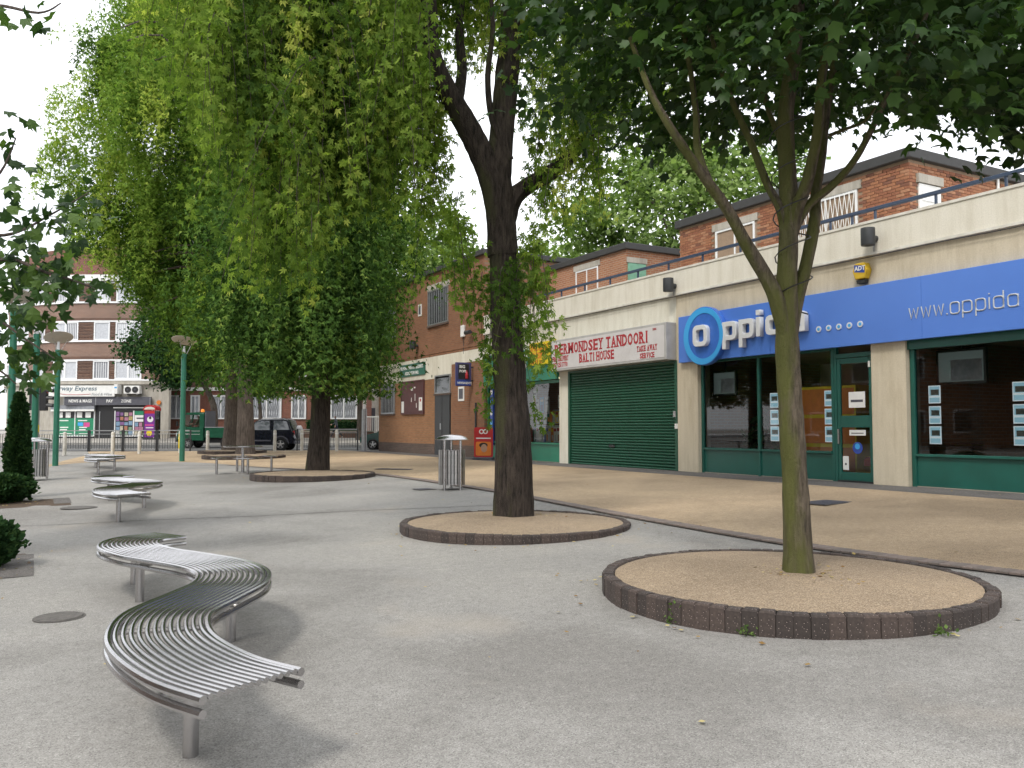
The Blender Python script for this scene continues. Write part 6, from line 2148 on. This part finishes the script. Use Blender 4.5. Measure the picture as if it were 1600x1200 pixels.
tw.build('twigs', M['bark_g'], tm, OR, fix=False)['kind'] = 'stuff'
# the high part of the crown above the picture
n = 9000
u = norm(rng.normal(0, 1, (n, 3)))
rad_ = rng.random(n) ** .33
p = np.array([bx - .3, by + .3, 10.6]) + u * rad_[:, None] * np.array([4.2, 4.4, 3.0])
leaves('crown_top', p, rng.normal(0, .6, (n, 3)) - [0, 0, .8], rng.normal(0, .6, (n, 3)) + [0, 0, .8], rng.uniform(.18, .28, n), np.clip(rng.normal(.5, .2, n), 0, 1), TP_TRI, M['leafsilver'], tm, OR)

# ---------------- generic weeping tree built from arching boughs
def weeping(base, crown, trunk_pts, r0, mat, bark, lab, seed, nb, name='weeping_maple', leaf=(.12, .2), per_m=15, tpl=TP_TRI3, Lr=(1.0, 2.8), tint=.5, low=None, nst=12, zmin=2.0, spread=.5, taper=.3):
    rng = np.random.default_rng(seed)
    t = thing(name, base, lab, 'tree')
    cx, cy, cz, rx, ry, rzz = crown
    mb = MB()
    limb(mb, trunk_pts, r0, r0 * .3, 18, .03, seed, r0 * .22)
    S, Ls, O, tint_s = [], [], [], []
    fork = Vector(trunk_pts[-2])
    for i in range(nb):
        # points on and inside an uneven ellipsoid
        v = norm(rng.normal(0, 1, (1, 3)))[0]
        v[2] = v[2] if v[2] > -.75 else -v[2]
        lump = 1 + .15 * math.sin(4 * math.atan2(v[1], v[0]) + seed + 3 * v[2]) + .13 * math.sin(7 * v[2] + seed * 2)
        k = (.68 + .32 * rng.random() ** .5) * lump
        hz = k * (1 if v[2] > .1 else 1 + taper * (v[2] - .1))
        c = np.array([cx + v[0] * rx * hz, cy + v[1] * ry * hz, cz + v[2] * rzz * k])
        if i % 9 == 0:
            tz = fork.z * (.55 + .45 * rng.random())
            b0 = Vector((trunk_pts[-2][0], trunk_pts[-2][1], min(tz, c[2])))
            m_ = Vector(((b0.x + c[0]) / 2, (b0.y + c[1]) / 2, max(b0.z, c[2]) + .5))
            limb(mb, [tuple(b0), tuple(m_), tuple(c)], r0 * .28, r0 * .05, 6, 0, i, 0, 4)
        bt = np.clip(rng.normal(tint, .26), 0, 1)
        for _ in range(nst):
            s = c + rng.normal(0, spread, 3) * np.array([1, 1, .55])
            L = rng.uniform(*Lr) * (1.15 if v[2] < .2 else .8)
            zl_ = zmin(s) if callable(zmin) else zmin
            if s[2] < zl_ + .3:
                continue
            L = min(L, max(.5, s[2] - zl_))
            S.append(s)
            Ls.append(L)
            O.append((v[0] * .8 + rng.normal(0, .3), v[1] * .8 + rng.normal(0, .3), 0))
            tint_s.append(np.full(max(3, int(L * per_m)), bt))
    p, a_, q_ = strands(S, Ls, per_m, O, rng, jit=.13)
    tn = np.clip(np.concatenate(tint_s) + rng.normal(0, .13, len(p)), 0, 1)
    mb.build('trunk', bark, t, base, smooth=True)
    leaves('crown', p, a_, q_, rng.uniform(*leaf, len(p)), tn, tpl, mat, t, base)
    return t
def tp(bx, by, bz, top, lx=0, ly=0, n=6):
    return [(bx + lx * (k / n) + .05 * math.sin(k * 2.1), by + ly * (k / n) + .05 * math.cos(k * 1.7), bz - .05 + (top - bz) * k / n) for k in range(n + 1)]
# third tree, on the planter beyond the bin
bx, by = 6.54, 22.1
bz = gz(6.17, 21.28) + .12
cX, cD = street(bx, by)
c3 = W(cX - .35, cD + .2)
weeping((bx, by, bz), (c3[0], c3[1], 8.3, 1.75, 2.1, 6.1), tp(bx, by, bz, 12.5, .1, .2), .27, M['leafsilver2'], M['bark_s'], 'weeping maple with dense curtain of foliage beyond the litter bin', 21, 330, per_m=24, leaf=(.11, .18), Lr=(1.1, 2.9), tint=.42, nst=10, zmin=2.4, taper=.34, spread=.3, tpl=TP_TRI)
# two far trees
bx, by = 7.3, 34.5
bz = gz(7.16, 34.16) + .13
cX, cD = street(bx, by)
cA = W(cX - 2.6, cD + 1.2)
zA = lambda s: float(np.interp(street(s[0], s[1])[0], [-19, -16.5, -14.5, -12], [9.2, 8.6, 6.3, 3.5]))
weeping((bx, by, bz), (cA[0], cA[1], 12.4, 4.6, 4.4, 8.0), tp(bx, by, bz, 15, -.6, .3), .33, M['leafyellow'], M['bark_g'], 'tall yellow green weeping maple on the planter behind the table', 22, 350, per_m=29, leaf=(.13, .22), Lr=(.7, 2.2), tint=.46, nst=13, zmin=zA, spread=.42, tpl=TP_TRI)
bx, by = 7.9, 40.4
bz = gz(7.9, 40.2) + .12
cX, cD = street(bx, by)
cB = W(cX + .4, cD + .5)
weeping((bx, by, bz), (cB[0], cB[1], 11.0, 4.0, 4.0, 7.6), tp(bx, by, bz, 15, -.2, .3), .36, M['leafsilver2'], M['bark_g'], 'tall green weeping maple on the farthest planter beside the road', 23, 170, per_m=16, leaf=(.15, .25), Lr=(1.2, 3.0), tint=.4, nst=12, zmin=3.6, spread=.5, tpl=TP_TRI)

# ---------------- round-headed trees in the distance
def round_tree(X, D, z0, crown_c, radii, n_cl, lab, mat, seed, name='plane_tree', leaf=(.22, .36), per=70, tint=.5, r0=.3, tpl=TP_SIMPLE, sp=.55):
    rng = np.random.default_rng(seed)
    x, y = W(X, D)
    t = thing(name, (x, y, z0), lab, 'tree')
    cX, cD, cz = crown_c
    cx, cy = W(cX, cD)
    mb = MB()
    limb(mb, [(x, y, z0 - .1), (x + .05, y, z0 + (cz - z0) * .35), ((x + cx) / 2, (y + cy) / 2, z0 + (cz - z0) * .7), (cx, cy, cz + radii[2] * .3)], r0, r0 * .3, 12, .03, seed, r0 * .2)
    P, A_, Q, T = [], [], [], []
    for i in range(n_cl):
        v = norm(rng.normal(0, 1, (1, 3)))[0]
        lump = 1 + .13 * math.sin(4 * math.atan2(v[1], v[0]) + seed) * (1 - abs(v[2])) + .12 * math.sin(6 * v[2] + seed)
        k = (.55 + .45 * rng.random() ** .45) * lump
        c = np.array([cx, cy, cz]) + v * np.array(radii) * k
        if i % 12 == 0:
            limb(mb, [(cx, cy, cz - radii[2] * .5), tuple((np.array([cx, cy, cz]) + c) / 2 + [0, 0, .3]), tuple(c)], r0 * .3, r0 * .06, 6, 0, i, 0, 4)
        n = per
        P.append(c + rng.normal(0, 1, (n, 3)) * np.array([sp, sp, sp * .7]))
        a = rng.normal(0, .6, (n, 3)) + v * .5
        a[:, 2] -= .4
        q = rng.normal(0, .5, (n, 3)) + v * .5
        q[:, 2] += .7
        A_.append(a)
        Q.append(q)
        T.append(np.clip(rng.normal(tint, .18) + rng.normal(0, .15, n), 0, 1))
    mb.build('trunk', M['bark_g'], t, (x, y, z0), smooth=True)
    P = np.concatenate(P)
    leaves('crown', P, np.concatenate(A_), np.concatenate(Q), rng.uniform(*leaf, len(P)), np.concatenate(T), tpl, mat, t, (x, y, z0))
    return t
round_tree(8.6, 43, .5, (8.8, 43, 11.2), (5.8, 5.8, 5.4), 300, 'broad pale green plane tree rising behind the terrace houses', M['leafplane'], 31, per=95, leaf=(.2, .34))
round_tree(-5.5, 56, .6, (-5.8, 56, 10.5), (5.0, 5.0, 5.6), 240, 'pale green plane tree rising behind the roof of the hall', M['leafplane'], 32, per=90, leaf=(.22, .36))
round_tree(2.5, 52, .6, (2.6, 52, 9.4), (4.0, 4.0, 3.4), 120, 'pale green plane tree glimpsed behind the thick trunk and the hall', M['leafplane'], 33, per=80, leaf=(.24, .36))
round_tree(-19.4, 55.2, .66, (-21.6, 55.0, 7.3), (2.7, 2.4, 3.0), 110, 'dark green street tree on the far pavement in front of the flats', M['leafdark'], 34, name='street_tree', per=110, leaf=(.16, .26), r0=.26, sp=.45)
round_tree(-16.6, 56.0, .68, (-17.0, 56.0, 6.0), (2.6, 2.2, 2.4), 70, 'bushy green street tree on the far pavement behind the pickup', M['leafsilver2'], 35, name='street_tree', per=90, leaf=(.18, .28), r0=.16, sp=.5)
round_tree(-10.5, 58.5, .72, (-10.8, 58.5, 8.2), (3.8, 3.2, 3.9), 130, 'leafy street tree across the road behind the hanging foliage', M['leafsilver2'], 36, name='street_tree', per=90, leaf=(.2, .3), r0=.2, sp=.55)
# round-headed trees on the open side of the square, mirrored in the windows
src = [o for o in COL.objects if o.get('label', '').startswith('dark green street tree')][0]
for (x, y, sc_, lab) in ((-17, 16, 1.15, 'dark round tree on the open side of the square, nearest the camera'), (-19, 30, 1.3, 'dark round tree on the open side of the square, farther along')):
    c_ = copy_tree(src)
    c_.location = (x, y, 0)
    c_.scale = (sc_, sc_, sc_)
    c_['label'] = lab
# sprig of withered leaves on the dark street tree
rng = np.random.default_rng(77)
n = 260
cw_ = np.array([sd(-20.5 + .35 * k, 52.6, 7.6 - .42 * k) for k in range(4)])
p = cw_[rng.integers(0, 4, n)] + rng.normal(0, .2, (n, 3))
leaves('withered_sprig', p, rng.normal(0, .6, (n, 3)) - [0, 0, .5], rng.normal(0, .6, (n, 3)), rng.uniform(.14, .22, n), rng.uniform(0, .45, n), TP_SIMPLE, M['leafdry'], src, tuple(src.location))

# ---------------- left foreground tree: branches reach into the picture
rng = np.random.default_rng(9)
X0, D0 = -6.6, 9.0
bx, by = W(X0, D0)
bz = gz(bx, by)
OR = (bx, by, bz)
tl = thing('plane_tree', OR, 'foreground tree whose leafy branches reach in from the left edge', 'tree')
D0 = 8.6
mb = MB()
b0 = sd(-6.6, 9.0, bz - .1)
limb(mb, [b0, sd(-6.62, 9.0, 1.5), sd(-6.55, 9.0, 3.2), sd(-6.6, 8.95, 5.0), sd(-6.7, 8.9, 7.5)], .17, .06, 14, .03, 41, .05)
brs = [[sd(-6.56, 9.0, 2.4), near(-60, 430, .2), near(10, 405, .1), near(70, 425, 0), near(120, 440, 0), near(150, 452, 0)],
       [sd(-6.56, 9.0, 2.9), near(-70, 380, .1), near(20, 365, .2), near(80, 335, .2), near(140, 300, .2)],
       [sd(-6.56, 9.0, 3.4), near(-60, 330, 0), near(0, 270, -.2), near(25, 215, -.3)],
       [sd(-6.56, 9.0, 2.1), near(-70, 520, .0), near(-10, 500, .0), near(40, 530, .0), near(85, 560, .1)],
       [sd(-6.56, 9.0, 1.8), near(-60, 580, .3), near(-10, 575, .3), near(25, 600, .3)],
       [sd(-6.6, 8.95, 4.6), near(-90, 60, -.6), near(-20, 10, -.8), near(60, 20, -1.0), near(95, 5, -1.1)]]
for i, b in enumerate(brs):
    limb(mb, b, .03, .006, 6, .02, 50 + i)
mb.build('trunk', M['bark_g'], tl, OR, smooth=True)
cl = [(15, 15, 30, 4, -.9), (45, 40, 26, 4, -.9), (68, 12, 20, 3, -.9), (20, 213, 30, 8, -.2), (30, 248, 28, 8, -.2), (12, 290, 28, 6, -.2), (8, 335, 22, 4, -.2),
      (120, 300, 30, 9, .2), (85, 330, 32, 12, .2), (140, 335, 24, 8, .2), (45, 365, 34, 14, .1), (100, 375, 30, 10, .1), (15, 390, 34, 14, .1), (70, 408, 34, 16, 0), (25, 425, 32, 14, 0), (105, 420, 26, 10, 0),
      (60, 445, 32, 16, 0), (98, 450, 28, 12, 0), (132, 448, 20, 8, 0), (155, 445, 12, 4, 0), (18, 465, 30, 10, 0), (15, 510, 30, 9, 0), (50, 500, 26, 8, 0), (78, 492, 14, 4, 0), (40, 545, 26, 9, .1), (12, 555, 26, 9, .1), (66, 560, 22, 7, .1), (95, 565, 12, 4, .1), (22, 592, 24, 8, .3), (48, 592, 18, 6, .3)]
lv, lf = TP_PLANE
lm = []
for i in range(5):
    me = bpy.data.meshes.new('leaf')
    me.from_pydata([tuple(v) for v in lv.tolist()], [], lf.tolist())
    at = me.attributes.new('tint', 'FLOAT', 'POINT')
    at.data.foreach_set('value', [(.1, .3, .5, .7, .95)[i]] * len(lv))
    me.materials.append(M['leafleft'])
    lm.append(me)
cnt = 0
for (px, py, r_, n, dd) in cl:
    for _ in range(n):
        if cnt >= 298:
            break
        p = Vector(near(px + rng.normal(0, r_ * .55), py + rng.normal(0, r_ * .5), dd + rng.normal(0, .2))) - Vector(OR)
        a = Vector((rng.normal(0, .7), rng.normal(0, .7), -.5 + rng.normal(0, .5))).normalized()
        q = Vector((rng.normal(-.45, .6), rng.normal(-.7, .6), .55 + rng.normal(0, .4))).normalized()
        q = (q - a * a.dot(q)).normalized()
        s = a.cross(q)
        sz = rng.uniform(.13, .2)
        o = bpy.data.objects.new('leaf', lm[int(rng.integers(0, 5))])
        COL.objects.link(o)
        o.parent = tl
        mt = Matrix(((s.x, a.x, q.x), (s.y, a.y, q.y), (s.z, a.z, q.z))).to_4x4()
        o.matrix_local = Matrix.Translation(p) @ mt @ Matrix.Diagonal((sz, sz, sz, 1))
        cnt += 1
n = 2600
v = norm(rng.normal(0, 1, (n, 3))) * (rng.random((n, 1)) ** .35)
p = np.array(sd(-7.6, 8.8, 5.6)) + v * np.array([1.05, 1.05, 2.6])
leaves('crown', p, rng.normal(0, .6, (n, 3)) - [0, 0, .6], rng.normal(0, .5, (n, 3)) + [0, 0, .8], rng.uniform(.14, .2, n), np.clip(rng.normal(.45, .2, n), 0, 1), TP_PLANE, M['leafleft'], tl, OR)

n = 0
P = []
for (px, py, r_, k, dd) in cl[7:]:
    for _ in range(int(k * .6)):
        P.append(near(px - 6 + rng.normal(0, r_ * .5), py + rng.normal(0, r_ * .45), dd + .5 + rng.normal(0, .3)))
P = np.array(P)
n = len(P)
leaves('crown_spray', P, rng.normal(0, .6, (n, 3)) - [0, 0, .5], rng.normal(0, .6, (n, 3)) + [-.4, -.6, .5], rng.uniform(.12, .19, n), np.clip(rng.normal(.4, .25, n), 0, 1), TP_PLANE, M['leafleft'], tl, OR)

# ---------------- clipped evergreens at the left
def evergreen(x, y, h, r, lab, seed, n, cone=True, name='conical_evergreen', sz=(.06, .11), cat='shrub'):
    rng = np.random.default_rng(seed)
    z0 = gz(x, y)
    t = thing(name, (x, y, z0), lab, cat)
    mb = MB()
    limb(mb, [(0, 0, -.05), (.02, 0, h * .4), (0, .01, h * .85)], .05 if cone else .03, .012, 8, .05, seed)
    if not cone:
        for k in range(9):
            a = k * .7
            limb(mb, [(0, 0, 0), (r * .5 * math.cos(a), r * .5 * math.sin(a), h * .4), (r * .85 * math.cos(a), r * .85 * math.sin(a), h * .6)], .018, .006, 5, .03, k)
    mb.build('stem', M['bark_g'], t, smooth=True)
    a = rng.random(n) * 2 * math.pi
    u = rng.random(n)
    if cone:
        zz = h * (.04 + .96 * u)
        prof = np.interp(u, [0, .12, .4, .75, .93, 1], [.75, 1, .95, .62, .25, .04])
    else:
        zz = h * (.05 + .95 * u)
        prof = np.interp(u, [0, .3, .6, .85, 1], [.6, .95, 1, .75, .3])
    lump = 1 + .16 * np.sin(3 * a + zz * 5) + .12 * np.sin(7 * a - zz * 9)
    rad = r * prof * lump * (.72 + .28 * rng.random(n) ** .6) * np.where(rng.random(n) < .07, rng.uniform(1, 1.3, n), 1)
    p = np.stack([rad * np.cos(a), rad * np.sin(a), zz], 1) + rng.normal(0, .012, (n, 3))
    o = np.stack([np.cos(a), np.sin(a), np.full(n, .75 if cone else .5)], 1) + rng.normal(0, .4, (n, 3))
    q = rng.normal(0, 1, (n, 3))
    leaves('foliage', p, o, q, rng.uniform(*sz, n), np.clip(rng.normal(.5, .25, n), 0, 1), TP_SIMPLE, M['leafconifer'], t, (0, 0, 0))
    return t
x, y = W(-9.6, 17.2)
evergreen(*W(-9.95, 17.2), 2.08, .185, 'narrow conical evergreen standing behind the low dark bush at the left', 61, 9000)
evergreen(*W(-9.75, 16.2), .5, .5, 'low dark spreading bush at the foot of the conical evergreen', 62, 9000, False, 'low_bush')
evergreen(*W(-5.68, 9.1), .5, .32, 'dark bush cut off by the left edge of the picture in the foreground', 63, 8000, False, 'low_bush', (.05, .085))
# hedge behind the garden wall
rng = np.random.default_rng(64)
hx = thing('hedge', (*W(-13.4, 64), .85), 'clipped dark green hedge behind the low garden wall', 'hedge', rot=-YAW)
MB().box(-1.9, 2.0, -.35, .35, -.1, 1.15).build('core', M['leafconifer'], hx)
n = 6000
p = np.stack([rng.uniform(-2, 2.1, n), rng.uniform(-.45, .45, n), rng.uniform(0, 1.3, n)], 1)
leaves('foliage', p, rng.normal(0, .7, (n, 3)) + [0, -.4, .2], rng.normal(0, 1, (n, 3)), rng.uniform(.07, .12, n), np.clip(rng.normal(.55, .25, n), 0, 1), TP_SIMPLE, M['leafdark'], hx, (0, 0, 0))
# leaves of the potted plant in the shop
n = 160
p = np.stack([rng.normal(0, .16, n), rng.normal(0, .2, n), .4 + np.abs(rng.normal(.45, .3, n))], 1)
leaves('foliage', p, rng.normal(0, .6, (n, 3)), rng.normal(0, .5, (n, 3)) + [0, 0, .6], rng.uniform(.12, .2, n), rng.random(n), TP_SIMPLE, M['leafdark'], pl_plant, (0, 0, 0))
# weeds at the foot of the planter
for i, (x, y) in enumerate(((4.02, 4.82), (4.22, 4.3), (5.25, 3.56))):
    t = thing('weed', (x, y, gz(x, y)), ['small green weed at the left foot of the nearest planter', 'small green weed at the front left of the nearest planter wall', 'small green weed at the front of the nearest planter wall'][i], 'weed', 'weeds along the nearest planter')
    n = 40
    p = np.stack([rng.normal(0, .03, n), rng.normal(0, .03, n), np.abs(rng.normal(.02, .03 if i else .05, n))], 1)
    leaves('foliage', p, rng.normal(0, .6, (n, 3)) + [0, 0, .6], rng.normal(0, 1, (n, 3)), rng.uniform(.02, .035, n), rng.uniform(0, .5, n), TP_SIMPLE, M['leafplane'], t, (0, 0, 0))
# fallen leaves on the ground
n = 380
P = []
for _ in range(n):
    k = rng.random()
    if k < .4:
        a = rng.random() * 6.28
        c = ((5.53, 5.14), (5.64, 9.98), (6.17, 21.3))[int(rng.integers(0, 3))]
        r_ = 1.58 + abs(rng.normal(0, .25))
        x, y = c[0] + r_ * math.cos(a), c[1] + r_ * math.sin(a)
    elif k < .6:
        x, y = 13.3 + rng.random() * .95, rng.uniform(6, 30)
    elif k < .75:
        x, y = rng.normal(-.35, .3), rng.choice([10.8, 18.4]) + rng.normal(0, .5)
    else:
        x, y = W(rng.uniform(-6, 7), rng.uniform(3.5, 22))
    if math.hypot(x - 5.53, y - 5.14) < 1.56 or math.hypot(x - 5.64, y - 9.98) < 1.56:
        continue
    P.append((x, y, gz(x, y) + .018))
P = np.array(P)
n = len(P)
Q = []
for (cx, cy, h_) in ((5.59, 5.09, gz(5.526, 5.142) + .165), (5.83, 10.36, gz(5.637, 9.975) + .12)):
    for _ in range(70):
        a, r_ = rng.random() * 6.28, .17 + abs(rng.normal(0, .22)) + (.14 if cy > 8 else 0)
        Q.append((cx + r_ * math.cos(a), cy + r_ * math.sin(a), h_ - .02 * r_))
P = np.concatenate([P, np.array(Q)])
n = len(P)
fl_ = leaves('fallen_leaves', P, np.stack([rng.normal(0, 1, n), rng.normal(0, 1, n), rng.normal(0, .08, n)], 1), np.stack([rng.normal(0, .15, n), rng.normal(0, .15, n), np.ones(n)], 1), rng.uniform(.02, .05, n), rng.random(n), TP_SIMPLE, M['leafdry'], None, (0, 0, 0))
tag(fl_, 'scattered dry fallen leaves and bits on the paving', 'leaves', kind='stuff')
